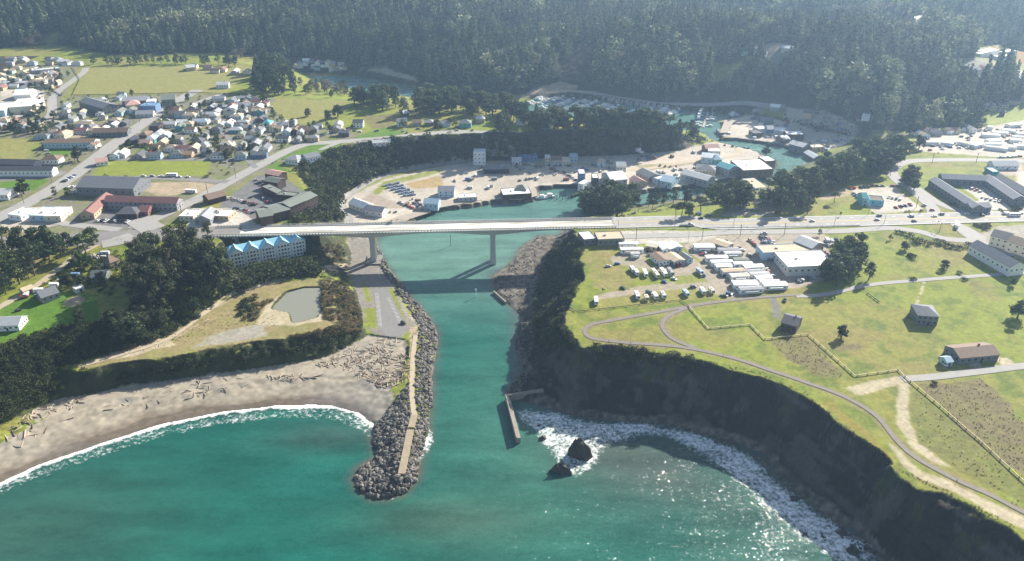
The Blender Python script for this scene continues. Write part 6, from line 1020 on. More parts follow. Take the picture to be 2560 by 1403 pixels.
# campers
CAMP = {}
def camper(p, a, L_, c_, label, grp, motor):
    e = tag(empty('camper', (p[0], p[1], p[2]), a), label, 'camper', grp); m = wall_m(c_); h = L_ / 2; w_ = 1.25
    pr = [(-h, .55), (h - .25, .55), (h, .9), (h, 1.9 if motor else 2.6), (h - .5, 3.0), (-h + .2, 3.05), (-h, 2.8)]
    n = len(pr); V = [(x, -w_, z) for x, z in pr] + [(x, w_, z) for x, z in pr]
    mesh('body', V, [tuple(range(n - 1, -1, -1)), tuple(range(n, 2 * n))] + [(k, (k + 1) % n, (k + 1) % n + n, k + n) for k in range(n)], m, e)
    boxes('roof_unit', [(-.6, .5, -.45, .45, 3.03, 3.35), (-h + .8, -h + 1.3, -.3, .3, 3.0, 3.25)], mat('plastic_grey', (.4, .4, .4), .5), e)
    for s in (-1, 1):
        for x in (-h * .5, .2 * h): add_window(e, x, s * (w_ + .02), 2.0, 0 if s < 0 else math.pi, 1.2, .7)
    add_window(e, h + .0, 0, 1.95, math.pi / 2, 1.8, .8, 'windscreen'); add_window(e, -h, 0, 2.0, -math.pi / 2, 1.4, .8)
    boxes('stripe', [(-h * .95, h * .8, -w_ - .012, w_ + .012, 1.1, 1.3)], mat('stripe_paint', (.18, .22, .30), .5), e)
    wl_ = [(-h * .35)] if not motor else [-h * .55, h * .6]
    for x in wl_:
        for s in (-1, 1): wheel(e, x, s * 1.12, .38, .28)
    return e
TYRE = mat('tyre', (.02, .02, .02), .8)
_wh = {}
def wheel(par, x, y, r, w_):
    if (r, w_) not in _wh:
        V = [(r * math.cos(t), s * w_ / 2, r * math.sin(t)) for s in (-1, 1) for t in np.linspace(0, 2 * math.pi, 12, endpoint=False)]
        o = mesh('wheel', V, [tuple(range(11, -1, -1)), tuple(range(12, 24))] + [(k, (k + 1) % 12, 12 + (k + 1) % 12, 12 + k) for k in range(12)], TYRE); _wh[(r, w_)] = o.data; bpy.data.objects.remove(o)
    o = bpy.data.objects.new('wheel', _wh[(r, w_)]); COL.objects.link(o); o.parent = par; o.location = (x, y, r); return o
CL = [(1578,670,1584,678,'white',0,7),(1587,676,1594,687,'white',1,7),(1609,676,1616,691,'white',0,9),(1629,673,1647,695,'cream',0,12),(1650,671,1667,692,'white',1,11),(1671,673,1681,687,'grey',1,10),(1589,732,1596,747,'white',1,8.5),(1614,742,1617,749,'cream',0,5.5),(1634,736,1641,746,'white',1,7),(1654,733,1661,744,'lightgrey',1,7.5),(1709,728,1719,739,'paleblue',0,7),(1752,722,1760,735,'white',1,7.5),(1774,723,1782,732,'cream',0,6),(1489,745,1491,761,'white',1,8.5),(1744,675,1753,683,'paleblue',0,7)]
for x1, y1, x2, y2, c_, mo, ln in CL:
    A, B = Gz([(x1, y1 + 4), (x2, y2 + 4)]); camper((A + B) / 2, math.atan2(*(B - A)[[1, 0]]), ln, c_, f'{cn(c_)} {"motorhome" if mo else "caravan"} parked on the headland campground grass', 'campers on the headland grass', mo)
# ---------------------------------------------------------------- cars
CARC = dict(white=(.75,.75,.74), silver=(.42,.43,.45), grey=(.14,.145,.15), black=(.015,.015,.018), blue=(.05,.10,.28), red=(.38,.03,.025), tan=(.40,.33,.22), green=(.05,.14,.09))
def paint_m(c): return mat('paint_' + c, CARC[c], .3, .04, 1, .0, 0, .6)
CG = mat('car_glass', (.02, .025, .03), .08, .1, 1, 0, 0, .7)
_car = {}
SHAPE = {'car': ([(-2.2,.3),(2.2,.3),(2.25,.72),(1.35,.92),(-1.5,.98),(-2.2,.9)], [(-1.75,.96),(1.15,.9),(.45,1.42),(-1.15,1.44)], 1.8), 'suv': ([(-2.3,.35),(2.3,.35),(2.32,.85),(1.4,1.08),(-2.2,1.1),(-2.32,.8)], [(-2.2,1.08),(1.25,1.05),(.7,1.72),(-2.0,1.74)], 1.9),
         'pickup': ([(-2.7,.4),(2.6,.4),(2.65,.9),(1.6,1.1),(-.7,1.12),(-.72,1.05),(-2.7,1.05)], [(-.75,1.1),(1.45,1.08),(.85,1.75),(-.55,1.76)], 1.95), 'van': ([(-2.6,.4),(2.5,.4),(2.6,1.0),(1.9,1.3),(-2.6,1.3)], [(-2.6,1.28),(2.0,1.25),(1.3,2.1),(-2.55,2.15)], 2.0)}
def prism(name, pr, w_, m, tw_=1.0, parent=None, link=True):
    n = len(pr); zs = [z for x, z in pr]; zt = max(zs); V = [(x, s * w_ / 2 * (tw_ if z > zt - .25 else 1), z) for s in (-1, 1) for x, z in pr]
    return mesh(name, V, [tuple(range(n - 1, -1, -1)), tuple(range(n, 2 * n))] + [(k, (k + 1) % n, (k + 1) % n + n, k + n) for k in range(n)], m, parent, link)
def car_mesh(kd, c_):
    if (kd, c_) not in _car:
        lo, hi, w_ = SHAPE[kd]; V, Fc, mi = [], [], []
        def add(o, i): k = len(V); V.extend(v.co[:] for v in o.data.vertices); Fc.extend(tuple(x + k for x in p.vertices) for p in o.data.polygons); mi.extend([i] * len(o.data.polygons)); bpy.data.objects.remove(o)
        add(prism('b', lo, w_, None, 1, None, False), 0); add(prism('c', hi, w_ * .94, None, .82, None, False), 1)
        tp = [p for p in hi if p[1] > 1.38]; x0 = min(p[0] for p in tp) - .03; x1 = max(p[0] for p in tp) + .03; zt = tp[0][1]
        o = boxes('r', [(x0, x1, -w_ * .40, w_ * .40, zt - .01, zt + .05)], None); add(o, 0)
        for x in (-1.4, 1.4):
            for s in (-1, 1): o = boxes('w', [(x - .32, x + .32, s * w_ / 2 - .12, s * w_ / 2 + .03, 0, .64)], None); add(o, 2)
        o = mesh('car', V, Fc, [paint_m(c_), CG, TYRE], link=False, mids=mi); _car[(kd, c_)] = o.data; bpy.data.objects.remove(o)
    return _car[(kd, c_)]
KN = {'car': 'saloon car', 'suv': 'estate car', 'pickup': 'pickup truck', 'van': 'van'}
rv = np.random.default_rng(21)
ALLC = ['white','white','silver','grey','grey','black','blue','red','tan']
def car(p, a, pl, grp, kd=None, c_=None, cat=None, z=None):
    kd = kd or ('car','car','suv','pickup','suv')[int(rv.integers(5))]; c_ = c_ or ALLC[int(rv.integers(9))]
    o = bpy.data.objects.new({'car': 'parked_car', 'suv': 'parked_suv', 'pickup': 'pickup_truck', 'van': 'van'}[kd], car_mesh(kd, c_)); COL.objects.link(o)
    o.location = (p[0], p[1], (p[2] if z is None else z) + .12); o.rotation_euler = (0, 0, a); tag(o, f'{c_} {KN[kd]} {pl}', 'van' if kd == 'van' else 'truck' if kd == 'pickup' else 'car', grp); return o
def carrow(x1, y1, x2, y2, n, pl, grp, across=True, jit=.12, cols=None):
    pts = Gz([(x1 + (x2 - x1) * t, y1 + (y2 - y1) * t) for t in np.linspace(0, 1, n)]); d = (pts[-1] - pts[0])[:2]; a = math.atan2(d[1], d[0]) + (math.pi / 2 if across else 0)
    for p in pts:
        if rv.random() < .12: continue
        car(p, a + rv.normal(0, jit), pl, grp, c_=cols[int(rv.integers(len(cols)))] if cols else None)
for x1, y1, x2, y2, n, pl, ac, co in (
 (172,468,250,470,13,'in the van row by the grey hall',1,['white','white','white','red']),(178,482,222,483,7,'in the second row by the grey hall',1,['white','white','silver']),(135,470,185,440,9,'in the lot beside the main street hall',1,None),(250,515,268,497,5,'in front of the short motel wing',1,None),(290,508,345,509,7,'along the red-roofed motel wing',1,None),(245,553,320,556,8,'along the motel forecourt hedge',1,['white','white','red','black','silver']),(360,441,470,444,6,'on the lane above the dirt triangle',0,['white','white','silver','grey']),
 (570,496,640,512,11,'in the left row of the inn car park',1,None),(580,520,640,535,9,'in the front row of the inn car park',1,None),(640,452,665,470,4,'at the upper end of the inn car park',1,None),(230,318,330,314,9,'along the long brown motel',1,None),(350,288,385,290,5,'in front of the blue store',1,None),(100,345,120,385,7,'at the motel court lawn',1,None),(0,427,95,428,9,'in front of the left edge motel',1,None),
 (110,215,150,240,8,'in the market car park',1,None),(95,262,120,250,5,'beside the market hall',1,None),(60,282,110,278,8,'in front of the market hall',1,None),(130,200,150,225,5,'above the market car park',1,None),
 (1275,412,1340,414,8,'along the harbour road',0,None),(1340,418,1425,414,8,'before the false-front shops',1,None),(1410,432,1440,452,8,'in the harbour gravel lot',1,None),(1500,412,1520,414,3,'beside the small blue house',1,None),(1520,415,1536,405,3,'beside the grey workshop',1,None),(1300,452,1340,446,6,'behind the wharf restaurant',1,None),(1075,518,1120,512,0,'',1,None),(1000,508,1040,525,6,'on the harbour flat near the pilings',0,None),(930,535,990,530,5,'beside the grey warehouse',1,None),(1205,420,1180,410,3,'by the dark long building',1,None),
 (1962,274,1968,310,9,'beside the square lawn',1,None),(1975,288,1960,320,0,'',1,None),(2035,312,2140,330,17,'in the lower yard row',1,None),(2000,300,2052,335,14,'along the yard diagonal',1,None),(2060,296,2100,300,7,'in the upper yard row',1,None),(2040,308,2070,312,5,'in the middle of the yard',1,None),(2030,284,2080,284,8,'in the shaded yard corner',1,None),(2140,300,2180,315,8,'in the shaded hillside lot',1,None),(1885,345,1990,330,9,'on the east quay edge',1,None),(1812,364,1870,372,7,'on the peninsula bank',1,None),(1700,425,1740,432,6,'between the fish plants',1,None),(1760,445,1800,450,5,'before the fish plants',1,None),(1650,415,1690,418,4,'beside the boat works',1,None),
 (1850,470,1930,480,10,'in the bank car park below the trees',1,None),(1862,528,1890,525,4,'in the roadside car park',0,None),(1735,534,1775,540,6,'in the shade of the park trees',1,None),(1690,498,1740,505,6,'behind the park lawn',1,None),
 (2125,472,2170,468,6,'behind the blue restaurant',1,None),(2180,466,2245,466,6,'in the back row of the restaurant lot',0,None),(2222,494,2250,500,4,'in the middle of the restaurant lot',1,None),(2240,520,2275,513,4,'in the front row of the restaurant lot',1,None),(2135,485,2150,500,4,'at the left end of the restaurant lot',1,None),(2420,470,2450,480,4,'in the motel court',1,None),(2455,495,2500,505,5,'in the motel court front',1,None),
 (1910,585,1930,612,8,'in the crowded lot by the metal shed',1,None),(1905,592,1918,612,6,'in the left file by the metal shed',1,None),(1875,603,1892,618,4,'in the middle of the gravel lot',0,None),(1995,705,2030,695,5,'beside the headland warehouse front',1,None),(1988,678,2045,672,4,'along the warehouse front',1,None),(1945,655,1955,668,3,'at the warehouse corner',1,None),(2052,628,2075,640,4,'between warehouse and cypress clump',1,None),(1845,700,1855,715,2,'at the park lane end',1,None),(1743,690,1760,690,3,'on the grass square in the trailer park',1,None),(1682,666,1700,664,3,'under the tan-roofed park house',1,None),
 (2310,365,2420,372,6,'at the far trailer park edge',0,None),(2425,368,2450,368,4,'by the white trailer row',1,None),(2500,395,2550,392,6,'near the long white trailer',0,None),(2480,420,2540,425,4,'on the pink gravel lot',1,None),(2525,640,2560,600,4,'beside the long white building',1,None),(2560,480,2500,450,0,'',1,None),
 (500,320,560,322,4,'on the town back street',0,None),(640,300,625,318,3,'on the town cross street',0,None),(560,345,600,375,3,'on the small town lane',0,None),(820,335,800,342,3,'by the bluff junction',0,None),(860,325,900,330,4,'at the bluff sheds',0,None),(960,352,1010,346,5,'along the bluff road',0,None),(400,300,480,305,5,'on the upper town street',0,None)):
    if n: carrow(x1, y1, x2, y2, n, pl, 'cars ' + pl, ac, .1, co)
for poly, n, pl in (([(1735,618),(1830,600),(1965,712),(1840,735),(1780,665)],60,'between the headland trailer homes'),([(1605,615),(1700,615),(1735,655),(1640,665)],10,'among the upper park houses'),([(360,390),(430,300),(560,250),(700,260),(690,340),(620,420)],70,'beside the town houses'),([(870,335),(1000,320),(1200,322),(1200,330),(950,345)],8,'along the bluff houses'),([(1280,405),(1560,405),(1560,430),(1300,432)],22,'about the harbour yard'),([(1880,300),(2140,315),(2150,335),(2030,380),(1900,345)],34,'about the east yard'),([(2310,345),(2550,310),(2560,372),(2320,378)],34,'in the far trailer park'),([(30,240),(150,180),(160,200),(110,260)],20,'in the far left town lots'),([(600,495),(690,470),(690,500),(640,540)],10,'in the middle of the inn car park'),([(1900,590),(1935,600),(1960,650),(1930,660)],9,'around the metal shed lot')):
    for p in Gz(inpoly(poly, n, 1200 + n, 5)): car(p, (bang if rv.random() < .5 else TOWN_A) + rv.choice([0, 1.57]) + rv.normal(0, .1), pl, 'cars ' + pl)
def road_car(x, y, z=None, fwd=True, kd=None, c_=None, pl='driving on the highway', a=None):
    p = G((x, y))[0] if z is None else P(x, y, z); t = (G((x + 12, y))[0] - p) if z is None else None
    aa = a if a is not None else bang; return car(p, aa + (0 if fwd else math.pi), pl, 'cars on the highway', kd, c_, z=(p[2] + .3 if z is None else z))
for x, y, kd, c_, f in ((2030,555,'car','white',1),(2197,542,'suv','grey',0),(2192,552,'car','silver',1),(2276,542,'suv','white',0),(2278,544,'car','blue',0),(2285,555,'car','black',1),(2335,543,'car','white',0),(2353,538,'suv','grey',0),(2310,515,'car','silver',1),(2330,527,'car','red',1),(2417,537,'car','white',0),(2455,541,'suv','black',1),(2468,536,'car','silver',0),(2512,537,'van','white',0),(2550,536,'car','grey',0),(1752,548,'car','black',0),(345,486,'car','black',1),(660,565,'car','grey',1)):
    road_car(x, y, None, f, kd, c_)
for x, y, kd, c_, pl, a in ((1520,667,'car','silver','alone on the campground grass',bang+.1),(1543,661,'car','blue','at the campground track edge',bang+.2),(1557,722,'car','black','angled on the campground track',-.7),(1733,719,'suv','grey','between the campers on the grass',0),(1661,706,'car','blue','under the white motorhome',-.8),(1685,699,'car','white','beside the grey motorhome',-.8),(1623,734,'van','green','behind the front campers',-.7),(1810,741,'pickup','grey','at the end of the park lane',-.5),(1822,737,'suv','blue','parked second at the lane end',-.5),(1962,752,'pickup','black','on the gravel drive above the dark cottage',1.2),(2366,912,'van','white','next to the blue garden shed',.8),(2450,893,'car','white','in the ranch house drive',.3),(38,690,'car','silver','among the headland yards',.8),(62,745,'van','red','beside the grey-roofed cottage',.5),(45,778,'car','black','at the headland lane',.6),(255,640,'van','blue','under the dark hedge by the tan house',.2),(590,610,'car','silver','in the hotel forecourt',.3)):
    car(Gz((x, y))[0], a, pl, None, kd, c_)
# three vehicles big enough to show their parts
def big_car(p, a, kd, c_, label, cat):
    lo, hi, w_ = SHAPE[kd]; e = tag(empty('car' if kd != 'pickup' else 'pickup_truck', (p[0], p[1], p[2] + .06), a), label, cat)
    prism('body', lo, w_, paint_m(c_), 1, e); cb = prism('cabin', hi, w_ * .94, CG, .82, e); tp = [q for q in hi if q[1] > 1.38]; boxes('roof', [(min(q[0] for q in tp) - .03, max(q[0] for q in tp) + .03, -w_ * .4, w_ * .4, tp[0][1] - .01, tp[0][1] + .05)], paint_m(c_), e)
    for x in (-1.45, 1.45):
        for s in (-1, 1): wheel(e, x, s * (w_ / 2 - .08), .34, .22)
    for s in (-1, 1): boxes('headlight', [(max(q[0] for q in lo) - .06, max(q[0] for q in lo) + .02, s * w_ * .36 - .18, s * w_ * .36 + .18, .62, .78)], mat('lamp_glass', (.7, .7, .68), .2), e)
    return e
pb = P(973, 560, ZD + .2); big_car(pb, bang + math.pi, 'suv', 'grey', 'dark grey car crossing the bridge alone', 'car')
pk = Gz((1008, 810))[0]; pk[2] += .1; big_car(pk, -.9, 'suv', 'black', 'black car alone in the beach parking lot', 'car')
pt = G((1728, 565))[0]; pt[2] += .35; e = big_car(pt, bang, 'pickup', 'white', 'white pickup with a dark load hauling a flat trailer on the highway', 'truck'); boxes('load', [(-2.5, -.9, -.85, .85, 1.0, 2.2)], mat('crate', (.05, .05, .06), .8), e); boxes('trailer_bed', [(-9.5, -3.2, -1.1, 1.1, .6, .85)], mat('trailer_steel', (.10, .10, .11), .6), e)
pb = G((2391, 568))[0]; e = tag(empty('bus', (pb[0], pb[1], pb[2] + .3), bang + 1.0), 'white and teal bus turning at the highway junction', 'bus'); boxes('body', [(-4.5, 4.5, -1.25, 1.25, .5, 3.0)], wall_m('white'), e); boxes('stripe', [(-4.45, 4.45, -1.27, 1.27, .8, 1.4)], wall_m('teal'), e)
for s in (-1, 1):
    for x in (-3, -1, 1, 3): add_window(e, x, s * 1.27, 2.2, 0 if s < 0 else math.pi, 1.6, .9)
    for x in (-3, 3): wheel(e, x, s * 1.15, .48, .3)
# white coach and box truck in the town
for x, y, lab, a in ((430,441,'white box van parked beside the dirt triangle',0),(478,482,'long white coach parked by the second street',-.15),(2535,541,'white box truck on the highway at the right edge',0)):
    p = Gz((x, y))[0]; e = tag(empty('coach', p, bang + a), lab, 'bus'); boxes('body', [(-5, 5, -1.25, 1.25, .5, 3.1)], wall_m('white'), e)
    for s in (-1, 1):
        for xx in (-3.4, -1.1, 1.1, 3.4): add_window(e, xx, s * 1.26, 2.2, 0 if s < 0 else math.pi, 1.5, .8)
        for xx in (-3, 3): wheel(e, xx, s * 1.15, .48, .3)
# ---------------------------------------------------------------- boats and docks
HULL = mat('hull_paint', (.74, .75, .74), .35, .06, 1); HULLB = mat('hull_blue', (.08, .16, .3), .35); HULLD = mat('hull_dark', (.06, .07, .08), .5); WOOD = mat('dock_timber', (.34, .29, .23), .9, .25, .8); PILE = mat('pile_timber', (.07, .055, .045), .9, .3, 1)
def hull_shape(L_, B, D):
    V = []; st = [(-.5, .8, 1), (-.2, 1, .95), (.15, .95, 1.0), (.38, .55, 1.12), (.5, .03, 1.3)]
    for x, b_, d in st: V += [(x * L_, -B / 2 * b_, D * d), (x * L_ * .96, -B / 2 * b_ * .6, -.2), (x * L_ * .96, B / 2 * b_ * .6, -.2), (x * L_, B / 2 * b_, D * d)]
    Fc = [(0, 1, 2, 3)]
    for k in range(4):
        a = 4 * k
        Fc += [(a, a + 4, a + 5, a + 1), (a + 1, a + 5, a + 6, a + 2), (a + 2, a + 6, a + 7, a + 3), (a, a + 3, a + 7, a + 4)]
    return V, Fc
_boat = {}
def boat_mesh(kd):
    if kd not in _boat:
        L_, B = {'sail': (9.5, 3), 'motor': (9, 3.2), 'dark': (11, 3.6)}[kd]; V, Fc = hull_shape(L_, B, 1.1); mi = [0] * len(Fc)
        def bx(x0, x1, y0, y1, z0, z1, i):
            k = len(V); V.extend([(x0,y0,z0),(x1,y0,z0),(x1,y1,z0),(x0,y1,z0),(x0,y0,z1),(x1,y0,z1),(x1,y1,z1),(x0,y1,z1)]); Fc.extend([(k+4,k+5,k+6,k+7),(k,k+1,k+5,k+4),(k+1,k+2,k+6,k+5),(k+2,k+3,k+7,k+6),(k+3,k,k+4,k+7)]); mi.extend([i] * 5)
        if kd == 'sail': bx(-1.5, 2, -.8, .8, 1.1, 1.7, 1); bx(.4, .55, -.08, .08, 1.7, 12.5, 2); bx(-3, .4, -.12, .12, 2.6, 2.9, 1)
        elif kd == 'motor': bx(-1, 2.4, -1.1, 1.1, 1.1, 2.6, 1); bx(-1.2, 1.6, -1.15, 1.15, 2.6, 2.75, 0); bx(-1.1, -.95, -.05, .05, 2.7, 6.5, 2)
        else: bx(.3, 3, -1.2, 1.2, 1.2, 3.6, 1); bx(-1, -.8, -.1, .1, 1.2, 9.5, 2); bx(-4.5, -.9, -.08, .08, 5, 5.15, 2)
        o = mesh('boat', V, Fc, [HULL if kd != 'dark' else HULLB, wall_m('white'), mat('mast', (.5, .5, .5), .4, .05, 1, .5)], link=False, mids=mi); _boat[kd] = o.data; bpy.data.objects.remove(o)
    return _boat[kd]
DOCKS = [  # a floating dock in the photo: near end, far end, boats each side, label place
 ((1758,318),(1778,256),9,'at the long dock in the open basin'),((1848,300),(1850,266),7,'at the dock beside the east quay'),((1652,292),(1692,266),8,'at the second dock behind the bluff trees'),((1578,290),(1614,274),7,'at the middle docks behind the bluff trees'),((1330,262),(1385,240),7,'at the left marina dock below the dirt ramp'),((1365,272),(1425,245),8,'at the second marina dock from the left'),((1420,276),(1478,254),8,'at the third marina dock from the left'),((1490,280),(1535,262),6,'at the fourth marina dock from the left')]
rb2 = np.random.default_rng(31)
for a_, b_, n, pl in DOCKS:
    A, B = P(*a_, .5), P(*b_, .5); d = (B - A)[:2]; ln = float(np.hypot(*d)); an = math.atan2(d[1], d[0]); c = (A + B) / 2
    e = tag(empty('floating_dock', (c[0], c[1], .4), an), 'pale floating dock with boats both sides ' + pl, 'dock'); boxes('walkway', [(-ln / 2, ln / 2, -1.4, 1.4, -.3, .25)], WOOD, e)
    for s in (-1, 1):
        for k in range(n): x = -ln / 2 + (k + .5) * ln / n; boxes('finger', [(x - .4, x + .4, min(s * 1.41, s * 9), max(s * 1.41, s * 9), -.3, .2)], WOOD, e) if k % 2 else None
    for s in (-1, 1):
        for k in range(n):
            if rb2.random() < .1: continue
            kd = ('sail', 'motor', 'motor', 'dark')[int(rb2.integers(4))]; x = -ln / 2 + (k + .3 + rb2.uniform(0, .3)) * ln / n; y = s * (7.5 + rb2.uniform(-.5, .8)); q = c[:2] + np.array([math.cos(an) * x - math.sin(an) * y, math.sin(an) * x + math.cos(an) * y])
            o = bpy.data.objects.new({'sail': 'sailing_boat', 'motor': 'motor_boat', 'dark': 'fishing_boat'}[kd], boat_mesh(kd)); COL.objects.link(o); o.location = (q[0], q[1], 0); o.rotation_euler = (0, 0, an + (math.pi / 2 if s > 0 else -math.pi / 2) + rb2.normal(0, .08)); sc_ = rb2.uniform(1.0, 1.5); o.scale = (sc_,) * 3
            tag(o, {'sail': 'white sailing boat with bare mast moored ', 'motor': 'white motor boat moored ', 'dark': 'blue-hulled fishing boat moored '}[kd] + pl, 'boat', 'boats ' + pl); o['_sh'] = 1
for px, a, kd, lab in (((1372,493),.1,'motor','white launch moored at the basin wharf corner'),((1880,352),.1,'dark','blue fishing boat lying along the east quay'),((1898,346),.1,'motor','white boat lying along the east quay'),((1935,350),.0,'dark','blue fishing boat at the quay bend'),((1822,342),1.3,'dark','blue boat inside the stone quay angle'),((1985,362),-.5,'motor','white boat by the grey river shed'),((1930,608),.2,'motor','')):
    if not lab: continue
    p = P(*px, .2); o = bpy.data.objects.new('fishing_boat', boat_mesh(kd)); COL.objects.link(o); o.location = (p[0], p[1], 0); o.rotation_euler = (0, 0, a); o.scale = (1.5,) * 3; tag(o, lab, 'boat')
# trawler in the basin, with parts
p = P(1352, 497, 0); e = tag(empty('fishing_boat', (p[0], p[1], 0), .05), 'white fishing boat with cabin and mast at the end of the basin wharf', 'boat'); V, Fc = hull_shape(15, 4.6, 1.7); mesh('hull', V, Fc, HULL, e); boxes('cabin', [(-1, 3.2, -1.5, 1.5, 1.7, 4.2)], wall_m('white'), e); boxes('deck', [(-6.4, -1, -1.6, 1.6, 1.55, 1.78)], wall_m('skyblue'), e); boxes('mast', [(-1.6, -1.4, -.1, .1, 1.7, 10)], pole_m, e)
p = Gz((1928, 641))[0]; o = bpy.data.objects.new('motor_boat', boat_mesh('motor')); COL.objects.link(o); o.location = (p[0], p[1], .9 + p[2]); o.rotation_euler = (0, 0, .1); tag(o, 'white motor boat stored on land beside the headland warehouse', 'boat')
p = Gz((1596, 386))[0]; o = bpy.data.objects.new('motor_boat', boat_mesh('motor')); COL.objects.link(o); o.location = (p[0], p[1], 3 + p[2]); o.scale = (1.6,) * 3; o.rotation_euler = (0, 0, 2.2); tag(o, 'white boat propped up on the dirt yard under the bluff', 'boat')
# wharves on piles, quay
def wharf(name, pts, zt, label, piles=True):
    pw = PXY(pts, zt); n = len(pw); V = [(x, y, zt) for x, y in pw] + [(x, y, zt - .6) for x, y in pw]; c = pw.mean(0); e = tag(empty(name, (0, 0, 0)), label, 'wharf')
    mesh('deck', V, [tuple(range(n)) if True else 0, tuple(range(2 * n - 1, n - 1, -1))] + [(k, k + n, (k + 1) % n + n, (k + 1) % n) for k in range(n)], WOOD, e)
    if piles:
        cnt = 0
        for k in range(n):
            a, b_ = pw[k], pw[(k + 1) % n]; m = int(np.hypot(*(b_ - a)) / 4)
            for q in range(m):
                p = a + (b_ - a) * (q + .5) / m; p = p + (c - p) * .03
                if hgt(p[0], p[1]) < 1 and cnt < 60: boxes('pile', [(p[0] - .22, p[0] + .22, p[1] - .22, p[1] + .22, -3, zt - .6)], PILE, e); cnt += 1
wharf('timber_wharf', [(1082,522),(1060,508),(1140,498),(1200,494),(1206,500)], 4.0, 'long pale timber wharf on dark piles left of the basin')
wharf('restaurant_wharf', [(1254,498),(1246,482),(1340,470),(1344,490),(1300,498)], 4.0, 'dark piled wharf carrying the white-roofed restaurant')
wharf('old_landing', [(955,556),(1000,540),(1070,522),(1078,530),(1010,552)], 3.9, 'sandy broken landing beside the rotten pilings')
wharf('stone_quay', [(1799,332),(1812,300),(1836,300),(1880,304),(1880,308),(1832,308),(1820,332)], 4.5, 'pale angled stone quay at the mouth of the east basin', False)
pq = PXY([(1799,332),(1820,332)], 4.5)
boxes('quay_wall', [(pq[0][0] + .5, pq[1][0] - .5, pq[0][1] + .5, pq[0][1] + 20, -3, 3.88)], mat('quay_stone', (.18, .17, .16), .9, .2, .6)); tag(bpy.context.scene.objects['quay_wall'], 'dark stone end wall under the angled quay', 'wall')
for k, x in enumerate(range(1378, 1428, 7)):
    p = P(x, 500 - (k % 2) * 4, 0); tag(boxes('mooring_pile', [(p[0] - .25, p[0] + .25, p[1] - .25, p[1] + .25, -3, 5)], PILE), 'dark mooring pile standing in the basin beside the white boat', 'pile', 'mooring piles in the basin')
for k in range(14):
    p = P(1040 + k * 5.5, 546 - k * 1.4 + (k % 3) * 3, 0); tag(boxes('rotten_pile', [(p[0] - .18, p[0] + .18, p[1] - .18, p[1] + .18, -3, 1.2 + (k * 7 % 5) * .4)], PILE), 'old dark pile stub below the sandy landing', 'pile', 'pile stubs below the sandy landing')
# channel beacon, marker pole
p = P(1190, 742, 0); e = tag(empty('channel_beacon', (p[0], p[1], 0)), 'thin white channel beacon standing in the water below the bridge', 'beacon'); boxes('post', [(-.18, .18, -.18, .18, -3, 7)], wall_m('white'), e); boxes('sign_board', [(-.8, .8, -.24, -.19, 5.5, 7.1)], wall_m('white'), e)
p = P(1127, 614, 0); tag(boxes('marker_pole', [(p[0] - .2, p[0] + .2, p[1] - .2, p[1] + .2, -3, 10)], PILE), 'dark marker pole in the water under the bridge span', 'pole')
# stacks of crab pots in rows
pot = mat('crab_pot_mesh', (.20, .24, .30), .8, .5, 1.2, 0, .6)
for k in range(6):
    A, B = Gz([(958 + k * 10, 466 + k * 5), (1000 + k * 9, 459 + k * 5.5)]); d = (B - A)[:2]; ln = float(np.hypot(*d)); c = (A + B) / 2; l = []
    for q in range(int(ln / 2.2)):
        x = -ln / 2 + q * 2.2; h = 1.2 + (q * 5 + k * 3) % 4 * .35; l.append((x, x + 2.0, -1.2, 1.2, 0, h))
    e = boxes('crab_pot_row', l, pot); e.location = c; e.rotation_euler = (0, 0, math.atan2(d[1], d[0])); tag(e, 'row of stacked blue grey crab pots on the harbour flat', 'crab pots', 'rows of crab pots')
# ---------------------------------------------------------------- yard clutter: pallet stacks and containers, one thing each
rc_ = np.random.default_rng(55)
def crates(p, a, lab, grp, kd):
    l = []
    if kd == 'stack':
        for q in range(int(rc_.integers(4, 9))): x = rc_.uniform(-3, 3); y = rc_.uniform(-2, 2); h = rc_.uniform(.8, 2.2); w_ = rc_.uniform(.9, 1.6); l.append((x, x + w_, y, y + w_, 0, h))
        e = boxes('pallet_stack', l, mat('pallet_' + ('a', 'b', 'c')[int(rc_.integers(3))], ((.30, .22, .14), (.12, .14, .17), (.45, .42, .38))[int(rc_.integers(3))], .9, .4, 1))
    else:
        c_ = ('white', 'blue', 'red', 'grey', 'lightgrey', 'brown')[int(rc_.integers(6))]; lab = f'{c_} ' + lab; c_ = 'lightgrey' if c_ == 'light grey' else c_; lab = lab.replace('lightgrey', 'light grey')
        e = boxes('container', [(-3, 3, -1.2, 1.2, .1, 2.6)] + [(x, x + .12, -1.26, 1.26, .2, 2.5) for x in np.arange(-2.9, 2.9, .6)], wall_m(c_))
    e.location = (p[0], p[1], p[2]); e.rotation_euler = (0, 0, a); tag(e, lab, 'container' if kd != 'stack' else 'crates', grp)
